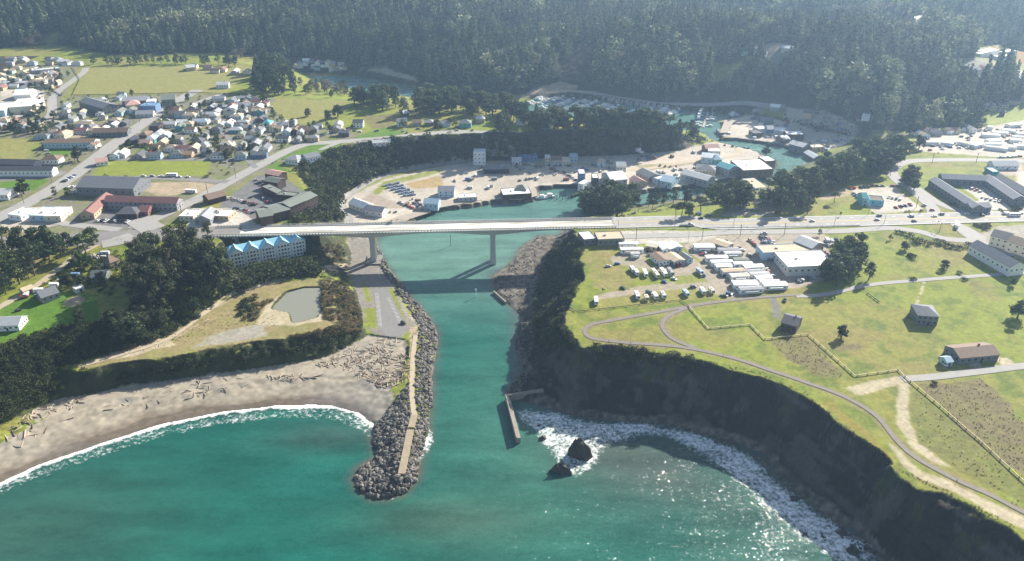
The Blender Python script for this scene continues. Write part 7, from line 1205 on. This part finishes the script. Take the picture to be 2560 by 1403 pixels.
for poly, n, pl in (([(1340,425),(1440,420),(1440,455),(1345,455)],7,'in the gravel harbour lot'),([(1120,450),(1180,425),(1250,430),(1240,470),(1150,480)],8,'on the pale harbour lot'),([(1640,430),(1740,415),(1800,425),(1780,460),(1660,455)],16,'between the fish plants'),([(1560,392),(1740,378),(1760,385),(1600,402)],9,'on the dirt yard under the bluff'),([(1880,310),(1960,310),(2020,345),(1960,355),(1880,340)],14,'on the east quay'),([(2040,345),(2140,335),(2120,358),(2050,380)],18,'in the timber yard by the pines'),([(2050,305),(2110,308),(2100,325),(2040,318)],10,'in the middle of the boat yard'),([(1020,500),(1070,495),(1075,515),(1010,528)],8,'near the rotten pilings'),([(1910,600),(1945,640),(1925,660),(1900,640)],6,'in the headland gravel lot'),([(2060,625),(2085,610),(2090,600),(2060,600)],6,'beside the metal shed'),([(150,660),(280,620),(290,660),(170,700)],10,'around the headland yards'),([(60,740),(160,700),(180,715),(90,760)],6,'behind the grey headland cottage')):
    for p in Gz(inpoly(poly, n, 960 + n, 5)): k = rc_.random() < .6; crates(p, bang + rc_.choice([0, 1.57]) + rc_.normal(0, .2), ('pallet stack ' if k else 'container ') + pl, 'yard goods ' + pl, 'stack' if k else 'box')
# ---------------------------------------------------------------- street lamps, signals, fences, people
def lamp(px, h, arm, lab, z0=None):
    p = Gz(px)[0]; e = tag(empty('street_lamp', p, bang), lab, 'street lamp', 'street lamps'); boxes('pole', [(-.12, .12, -.12, .12, 0, h)], pole_m, e)
    if arm: boxes('lamp_arm', [(-.08, .08, .121, arm, h - .25, h - .1)], pole_m, e); boxes('lamp_head', [(-.2, .2, arm - .8, arm, h - .42, h - .26)], mat('lamp_head', (.2, .2, .2), .5), e)
for px, h in (((1685,572),10),((1720,606),10),((1833,567),9),((1900,566),9),((2085,566),9),((2210,560),9),((2400,530),10),((2170,538),9),((1545,578),9)): lamp(px, h, 2.2, 'thin grey street lamp beside the highway')
for lst, pl in (([(60,508),(130,455),(190,414),(245,378),(300,342),(350,306),(400,272)],'left of the main street'),([(455,540),(520,488),(590,446),(660,402),(740,362)],'along the second street'),([(1590,600),(1755,600),(1850,592),(1960,588)],'along the frontage road'),([(2290,520),(2262,480),(2225,440),(2330,408),(2440,407)],'along the harbour road')):
    for px in lst:
        p = Gz(px)[0]; e = tag(empty('utility_pole', p, TOWN_A), 'brown utility pole ' + pl, 'utility pole', 'utility poles ' + pl); boxes('pole', [(-.16, .16, -.16, .16, -.3, 10.5)], PILE, e); boxes('crossarm', [(-1.3, 1.3, .161, .3, 9.4, 9.6)], PILE, e)
p = Gz((2348, 580))[0]; e = tag(empty('traffic_signal', p, bang), 'traffic signal mast on the grass island at the junction', 'traffic signal'); boxes('mast', [(-.15, .15, -.15, .15, 0, 8)], pole_m, e); boxes('arm', [(-.1, .1, .15, 8, 6.6, 6.8)], pole_m, e); boxes('signal_head', [(-.25, .25, 4, 4.4, 6.81, 7.9)], mat('signal_black', (.02, .02, .02), .5), e)
p = Gz((2100, 542))[0]; tag(boxes('sign_post', [(p[0] - .1, p[0] + .1, p[1] - .1, p[1] + .1, p[2], p[2] + 4), (p[0] - 1, p[0] + 1, p[1] - .16, p[1] - .101, p[2] + 2.4, p[2] + 4.2)], mat('sign_dark', (.06, .06, .06), .6)), 'dark road sign on the lawn beside the highway', 'road sign')
def fence(px, lab, col, hh=1.25, sp=6.0, wd=.3, nm='fence'):
    p = spline(G(px)[:, :2], 1.5) if False else np.vstack([np.linspace(a, b, max(2, int(np.hypot(*(b - a)) / 1.5))) for a, b in zip(G(px)[:-1, :2], G(px)[1:, :2])])
    e = tag(empty(nm), lab, 'fence'); V, Fc = [], []
    for k, q in enumerate(p):
        z = float(hgt(q[0], q[1])); d = p[min(k + 1, len(p) - 1)] - p[max(k - 1, 0)]; d = d / max(1e-6, np.hypot(*d)); n_ = np.array([-d[1], d[0]]) * wd / 2
        V += [(q[0] - n_[0], q[1] - n_[1], z + hh * .6), (q[0] + n_[0], q[1] + n_[1], z + hh * .6), (q[0] + n_[0], q[1] + n_[1], z + hh), (q[0] - n_[0], q[1] - n_[1], z + hh)]
    for k in range(len(p) - 1):
        a = 4 * k
        for j in range(4): Fc.append((a + j, a + (j + 1) % 4, a + 4 + (j + 1) % 4, a + 4 + j))
    mesh('rail', V, Fc, mat('fence_' + col, PAL[col], .85, .3, 1), e); s = 0; cnt = 0
    for k in range(len(p)):
        if k % int(sp / 1.5) == 0 and cnt < 95: q = p[k]; z = float(hgt(q[0], q[1])); boxes('post', [(q[0] - .2, q[0] + .2, q[1] - .2, q[1] + .2, z - .2, z + hh + .25)], mat('fence_post', (.42, .38, .28), .9), e); cnt += 1
fence([(1722,768),(1770,823),(1875,813),(1912,850),(2020,838),(2137,942),(2245,927),(2262,944),(2350,1018),(2450,1105),(2560,1207),(2640,1280)], 'pale zigzag rail fence crossing the headland meadow', 'yellow', 1.1, 6, .34, 'zigzag_fence')
fence([(1410,778),(1440,781),(1560,768),(1700,752),(1722,768)], 'low dark wire fence below the campground', 'darkbrown', .9, 9, .15)
fence([(1570,574),(1700,573),(1835,570),(1990,568),(2150,565)], 'low concrete barrier fence between highway and frontage road', 'lightgrey', .8, 12, .25)
fence([(712,404),(735,409),(757,412)], 'dark green board fence beside the bluff house', 'teal', 2.0, 4, .2, 'board_fence')
fence([(2168,735),(2200,758)], 'short dark rail fence below the cypress clump', 'darkbrown', 1.0, 3, .25)
fence([(180,168),(200,200),(182,238)], 'dark fence line along the left edge of the large green field', 'darkbrown', 1.4, 9, .3)
fence([(182,240),(400,236),(470,233),(630,238)], 'dark hedge fence along the near side of the large green field', 'darkbrown', 1.6, 10, .6)
# people on the trail
def person(px, a, col, lab, rz=0):
    p = Gz(px)[0]; me = bpy.data.meshes.new('person')
    V = [(0,0,.95),(0,0,1.2),(0,.02,1.45),(0,.03,1.55),(0,.05,1.72),(-.1,0,.9),(-.13,.14,.5),(-.13,.0,.06),(.1,0,.9),(.13,-.12,.5),(.13,-.22,.06),(-.22,0,1.4),(-.27,-.08,1.12),(-.24,.1,.9),(.22,0,1.4),(.27,.08,1.12),(.24,.2,.95)]
    E_ = [(0,1),(1,2),(2,3),(3,4),(0,5),(5,6),(6,7),(0,8),(8,9),(9,10),(2,11),(11,12),(12,13),(2,14),(14,15),(15,16)]
    me.from_pydata(V, E_, []); o = bpy.data.objects.new('person', me); COL.objects.link(o); o.location = (p[0], p[1], p[2] + .12); o.rotation_euler = (0, 0, rz)
    sk = o.modifiers.new('skin', 'SKIN'); rd = [.15,.15,.17,.06,.115,.1,.075,.05,.1,.075,.05,.07,.05,.04,.07,.05,.04]
    for k, v in enumerate(me.skin_vertices[0].data): v.radius = (rd[k], rd[k]); v.use_root = (k == 0)
    o.modifiers.new('sub', 'SUBSURF').render_levels = 1; me.materials.append(mat('cloth_' + col, PAL[col], .9, .3, 6)); tag(o, lab, 'person'); return o
person((2533,1252),0,'white','person in white top walking near the right end of the trail'); person((2543,1257),0,'slate','person in grey walking beside the one in white'); person((2391,1206),0,'darkbrown','person in dark clothes standing on the bare ground by the trail',1.5); person((1521,856),0,'navy','person in dark clothes walking on the lower trail loop',1.5); person((1576,860),0,'slate','person in grey walking behind the other on the trail loop',1.5); person((1808,892),0,'blue','person in blue walking down the cliff trail',1.2); person((2498,905),0,'red','person in red standing by the ranch drive')
# benches / signs on the headland
p = Gz((1510, 722))[0]; tag(boxes('picnic_table', [(p[0] - .4, p[0] + .4, p[1] - 1.6, p[1] + 1.6, p[2] + .7, p[2] + .8), (p[0] - .9, p[0] - .6, p[1] - 1.6, p[1] + 1.6, p[2] + .4, p[2] + .47), (p[0] + .6, p[0] + .9, p[1] - 1.6, p[1] + 1.6, p[2] + .4, p[2] + .47), (p[0] - .1, p[0] + .1, p[1] - 1.2, p[1] - 1, p[2], p[2] + .7), (p[0] - .1, p[0] + .1, p[1] + 1, p[1] + 1.2, p[2], p[2] + .7)], mat('weathered_timber', (.25, .2, .15), .9)), 'weathered picnic table on the campground grass', 'picnic table')
# ---------------------------------------------------------------- rocks, rubble, driftwood, sea wall
def rock_mesh(name, seed, rx, ry, rz_, m, sub=2, rag=.35):
    bm_ = __import__('bmesh').new(); __import__('bmesh').ops.create_icosphere(bm_, subdivisions=sub, radius=1); r = np.random.default_rng(seed)
    pl = r.normal(size=(14, 3)); pl /= np.linalg.norm(pl, axis=1)[:, None]; ds = r.uniform(.62, .95, 14)
    for v in bm_.verts:
        c = np.array(v.co)
        for q, d in zip(pl, ds):
            o = c @ q
            if o > d: c = c - q * (o - d)
        c = c * (1 + rag * (float(fbm(np.array([c[0] * 3 + seed]), np.array([c[1] * 3 + c[2] * 2]), 1.0, seed)[0]) - .5)); v.co = (c[0] * rx, c[1] * ry, c[2] * rz_)
    me = bpy.data.meshes.new(name); bm_.to_mesh(me); bm_.free(); me.materials.append(m); return me
ROCK = mat('riprap_stone', (.19, .18, .165), .85, .4, .35, 0, .4, coord='Object')
_n = ROCK.node_tree.nodes; _l = ROCK.node_tree.links; _oi = _n.new('ShaderNodeObjectInfo'); _rp = _n.new('ShaderNodeValToRGB'); _rp.color_ramp.elements[0].color = (.12, .13, .15, 1); _rp.color_ramp.elements[1].color = (1.15, 1.10, 1.02, 1)
_mm = _n.new('ShaderNodeMix'); _mm.data_type = 'RGBA'; _mm.blend_type = 'MULTIPLY'; _mm.inputs[0].default_value = 1; _l.new(_oi.outputs['Random'], _rp.inputs[0]); _l.new(_n['Mix'].outputs[2], _mm.inputs[6]); _l.new(_rp.outputs[0], _mm.inputs[7]); _l.new(_mm.outputs[2], _n['Principled BSDF'].inputs['Base Color']); DROCK = mat('dark_sea_rock', (.055, .05, .045), .7, .5, .4, 0, .8)
rmesh = [rock_mesh('boulder', 60 + k, 1, .8, .7, ROCK, 1) for k in range(6)]
RUB = [([(1048,815),(1092,850),(1088,880),(1074,930),(1080,1000),(1066,1080),(1052,1130),(1040,1200),(1012,1234),(970,1244),(930,1242),(894,1222),(886,1196),(902,1168),(944,1142),(934,1100),(938,1066),(985,1005),(1020,960),(1030,900)], 3000),([(985,695),(1012,727),(1052,768),(1085,815),(1094,850),(1060,835),(1040,800),(1000,740),(965,690),(945,650),(938,605),(945,620),(965,660)], 700),
       ([(1300,800),(1332,800),(1335,850),(1318,950),(1300,985),(1270,985),(1296,930),(1288,850)], 420),([(1250,745),(1310,790),(1330,760),(1345,690),(1385,600),(1345,592),(1290,655),(1242,692)], 380),([(1010,553),(960,572),(945,590),(935,580),(950,560),(1000,545)], 90),([(1290,1000),(1380,1020),(1480,1040),(1600,1050),(1700,1066),(1800,1096),(1900,1140),(1945,1190),(2005,1235),(2075,1290),(2155,1345),(2210,1400),(2190,1405),(2060,1300),(1930,1200),(1890,1150),(1790,1105),(1690,1074),(1590,1060),(1470,1050),(1370,1030)], 330)]
rr_ = np.random.default_rng(91); bp_ = []
_cw = G([(1040,830),(1032,900),(1030,985),(1036,1040),(1027,1078),(1004,1188)])[:, :2]
def crest(p):
    m = 99
    for a, b_ in zip(_cw[:-1], _cw[1:]): d = b_ - a; t = np.clip(((p[:2] - a) @ d) / (d @ d), 0, 1); m = min(m, float(np.hypot(*(p[:2] - a - d * t))))
    return m
ribbon('jetty_path', None, 3.2, M_DIRT, .25, world=_cw[:4])
for k, (poly, n) in enumerate(RUB):
    pts = inpoly(poly, n, 300 + k, 1.2); g_ = G(pts); g_[:, 2] = np.maximum(hgt(g_[:, 0], g_[:, 1]), -.4)
    for p, px in zip(g_, pts): (bp_.append((px[1], p, k)) if k or crest(p) > 2.2 else None)
bp_.sort(key=lambda t: -t[0]); RL = {0: ('dark angular boulder in the rubble mound of the jetty', 'boulders of the jetty'), 1: ('grey boulder lining the channel bank by the parking lot', 'boulders of the channel bank'), 2: ('dark boulder on the shore under the headland', 'boulders under the headland'), 3: ('stone on the gravel bar by the bridge pier', 'stones on the gravel bar'), 4: ('boulder at the landing beside the bridge', 'boulders at the landing'), 5: ('dark wet boulder at the foot of the sea cliff', 'boulders at the cliff foot')}
quota = {0: 200, 1: 30, 2: 20, 3: 0, 4: 0, 5: 45}; rest = []
for y_, p, k in bp_:
    s = rr_.choice([rr_.uniform(.5, 1.0), rr_.uniform(.8, 1.5), rr_.uniform(.9, 2.3)]) * (1 if k < 2 else .8)
    if quota[k] > 0:
        quota[k] -= 1; o = bpy.data.objects.new('boulder', rmesh[int(rr_.integers(6))]); COL.objects.link(o); o.location = (p[0], p[1], p[2] + .25 * s); o.rotation_euler = tuple(rr_.uniform(0, 6.28, 3)); o.scale = (s * rr_.uniform(.8, 1.3), s, s); tag(o, RL[k][0], 'boulder', RL[k][1]); o['_sh'] = 1
    else: rest.append((p[0], p[1], p[2] + .2, s * (1 if k < 2 else .7)))
rest = np.array(rest); rp = [bpy.data.objects.new('stone', m_) for m_ in rmesh]
for q, o in enumerate(rp): o.rotation_euler = (q * .7, q * 1.1, 0)
scatter('rubble', rest[:, :3], rest[:, 3], rp, 'grey boulder rubble along the jetty and channel banks', 'rubble', 12)
# jetty walkway
for a_, b_, lab in (((1036,1040),(1028,1072),'short upper concrete slab on the jetty crest'),((1026,1078),(1004,1188),'long tan concrete slab walkway on the jetty crest')):
    A, B = G([a_, b_]); d = (B - A)[:2]; ln = float(np.hypot(*d)); c = (A + B) / 2; z = max(float(hgt(A[0], A[1])), float(hgt(B[0], B[1])), 5) + .5
    e = boxes('jetty_slab', [(-ln / 2, ln / 2, -1.9, 1.9, -1.5, .6)], mat('old_concrete', (.30, .245, .17), .9, .25, .4, 0, .3)); e.location = (c[0], c[1], z); e.rotation_euler = (0, 0, math.atan2(d[1], d[0])); tag(e, lab, 'walkway')
# sea wall
SW = mat('sea_wall_concrete', (.26, .23, .19), .85, .35, .4, 0, .3)
for a_, b_, lab, h in (((1268,988),(1296,1095),'narrow dark concrete sea wall running out from the cove',3.6),((1270,988),(1358,974),'short return of the concrete sea wall reaching the cliff',3.8)):
    A, B = P(*a_, h), P(*b_, h); d = (B - A)[:2]; ln = float(np.hypot(*d)); c = (A + B) / 2; e = boxes('sea_wall', [(-ln / 2, ln / 2, -1.3, 1.3, -h - 2, .0), (-ln / 2, ln / 2, -1.3, -.7, .0, .8)], SW); e.location = (c[0], c[1], h); e.rotation_euler = (0, 0, math.atan2(d[1], d[0])); tag(e, lab, 'sea wall')
A, B = G([(1240,738),(1262,758)]); d = (B - A)[:2]; ln = float(np.hypot(*d)); c = (A + B) / 2; e = boxes('groyne', [(-ln / 2 - 4, ln / 2 + 2, -.5, .5, -3, .9)], SW); e.location = (c[0], c[1], 1.2); e.rotation_euler = (0, 0, math.atan2(d[1], d[0])); tag(e, 'thin pale groyne edge below the gravel bar', 'groyne')
# sea stacks
def stack(px, rx, ry, hz_, seed, lab, rz=0.0, lean=0.0):
    p = P(*px, 0); me = rock_mesh('sea_stack', seed, rx, ry, hz_, DROCK, 4, .9)
    for v in me.vertices:
        t = max(0, v.co.z / hz_); k = 1 - .55 * t ** 1.4; v.co.x = v.co.x * k + lean * t * rx; v.co.y *= k
        n = float(fbm(np.array([v.co.x * 1.0 + seed]), np.array([v.co.y + v.co.z * .8]), 3.0, seed, 4)[0]) - .5; v.co.x += n * 5; v.co.y += n * 3.4; v.co.z += (float(fbm(np.array([v.co.x]), np.array([v.co.y * .6]), 2.5, seed + 3, 3)[0]) - .5) * 3.5 * t
    o = bpy.data.objects.new('sea_stack', me); COL.objects.link(o); o.location = (p[0], p[1], -.5); o.rotation_euler = (0, 0, rz); return tag(o, lab, 'sea rock')
stack((1448,1136), 8, 6.5, 13, 5, 'tall dark pyramid-shaped sea stack in the cove foam', .3, -.15); stack((1404,1178), 6.5, 4.2, 6.5, 8, 'lower dark sea rock in front of the pyramid stack', -.2, -.2)
for k, (x, y, s, lab) in enumerate(((1357,1096,3,'flat dark rock between sea wall and pyramid stack'),(1348,1062,1.8,'small dark rock near the sea wall'),(2012,1338,2.6,'low oval black rock far right in the surf'),(2052,1337,1.8,'small black rock beside the oval one'),(1948,1196,2.4,'dark rock in the surf under the cliff'),(1988,1246,3.2,'larger dark rock at the cliff foot'),(2102,1330,3.4,'dark rock shoulder lowest at the cliff foot'),(2132,1380,4,'dark rock mass at the bottom of the frame'))):
    stack((x, y), s * 1.3, s, s * .55, 20 + k, lab, k * .7)
for x, y in ((1545,1079),(1570,1082),(1500,1066),(1520,1096),(1600,1076),(1640,1062),(1730,1124),(1742,1132),(1790,1150),(1822,1160),(1850,1212),(1785,1190)):
    o = stack((x, y), 1.4, 1.0, .8, 40 + x % 9, 'tiny dark rock awash in the cove foam'); o['group'] = 'rocks awash in the cove'
# driftwood
LOG = mat('driftwood', (.42, .34, .25), .9, .35, .8); LOGD = mat('dark_driftwood', (.16, .12, .09), .9, .3, .8)
def log_mesh(seed, m):
    V, Fc = [], []; r = np.random.default_rng(seed); tube(V, Fc, [(-.5, 0, 0), (-.1, r.normal(0, .015), 0), (.5, r.normal(0, .03), .01)], [.055, .045, .028], 6); Fc += [(5, 4, 3, 2, 1, 0), (12, 13, 14, 15, 16, 17)]
    return mesh('driftwood_log', V, Fc, m, link=False).data
lms = [log_mesh(k, LOG) for k in range(4)] + [log_mesh(9, LOGD)]
dl = []
for poly, n, ln in (([(810,905),(880,870),(960,870),(1030,890),(1028,940),(1010,960),(960,975),(900,945),(850,915),(780,925)],420,(1.8,6)),([(660,935),(800,940),(790,950),(680,955)],30,(2,7)),([(120,1010),(200,990),(210,1010),(90,1050),(30,1075),(60,1040)],60,(2,6.5)),([(300,985),(600,935),(640,960),(420,1010),(250,1030)],50,(2,6)),([(0,1080),(120,1040),(180,1050),(40,1120)],16,(3,8)),([(920,850),(1000,848),(1000,870),(930,880)],30,(2,6))):
    for p in Gz(inpoly(poly, n, 900 + n, 1.5)): dl.append((p, rr_.uniform(*ln)))
dl.sort(key=lambda t: -t[1]); rest = []
for k, (p, ln) in enumerate(dl):
    if k < 130: o = bpy.data.objects.new('driftwood_log', lms[int(rr_.integers(5))]); COL.objects.link(o); o.location = (p[0], p[1], p[2] + .3); o.rotation_euler = (0, rr_.normal(0, .06), rr_.uniform(0, 6.28)); o.scale = (ln,) * 3; tag(o, 'bleached driftwood log lying on the beach sand', 'driftwood', 'driftwood logs'); o['_sh'] = 1
    else: rest.append((p[0], p[1], p[2] + .2, ln))
rest = np.array(rest); scatter('driftwood', rest[:, :3], rest[:, 3], [bpy.data.objects.new('log', m_) for m_ in lms], 'litter of small bleached driftwood across the upper beach', 'driftwood', 14)
# ---------------------------------------------------------------- haze
hz = boxes('haze', [(-2600, 2600, -60, 3300, -8, 330)], None)
hm_ = bpy.data.materials.new('haze'); hm_.use_nodes = True; N = hm_.node_tree.nodes; L = hm_.node_tree.links; N.remove(N['Principled BSDF'])
pv = N.new('ShaderNodeVolumePrincipled'); pv.inputs['Color'].default_value = (.47, .70, 1, 1); pv.inputs['Density'].default_value = .000112; pv.inputs['Anisotropy'].default_value = .45
L.new(pv.outputs[0], N['Material Output'].inputs['Volume']); hz.data.materials.append(hm_); kind(hz, 'stuff'); hz['label'] = 'pale blue sea haze over the far hills'; hz['category'] = 'haze'
# ---------------------------------------------------------------- labels: tell look-alikes apart by where they stand in the row
bpy.context.view_layer.update()
ORD = ['leftmost', 'second from left', 'third from left', 'fourth from left', 'fifth from left', 'sixth from left', 'seventh from left', 'eighth from left', 'ninth from left', 'tenth from left']
by = {}
for o in REG:
    if o.get('_sh'): del o['_sh']; continue
    by.setdefault(o['label'], []).append(o)
for lab, os_ in by.items():
    n = len(os_)
    if n < 2: continue
    os_.sort(key=lambda o: Q(o.location)[0])
    for k, o in enumerate(os_):
        if n == 2: t = ('left one of two', 'right one of two')[k]
        elif n == 3: t = ('leftmost of three', 'middle of three', 'rightmost of three')[k]
        elif k == n - 1: t = f'rightmost of {n}'
        elif k < 10: t = ORD[k] + ' of ' + str(n)
        else: t = f'{n - k}th from right of {n}'
        o['label'] = lab + ', ' + t
        if not o.get('group'): o['group'] = 'set of ' + o['category']
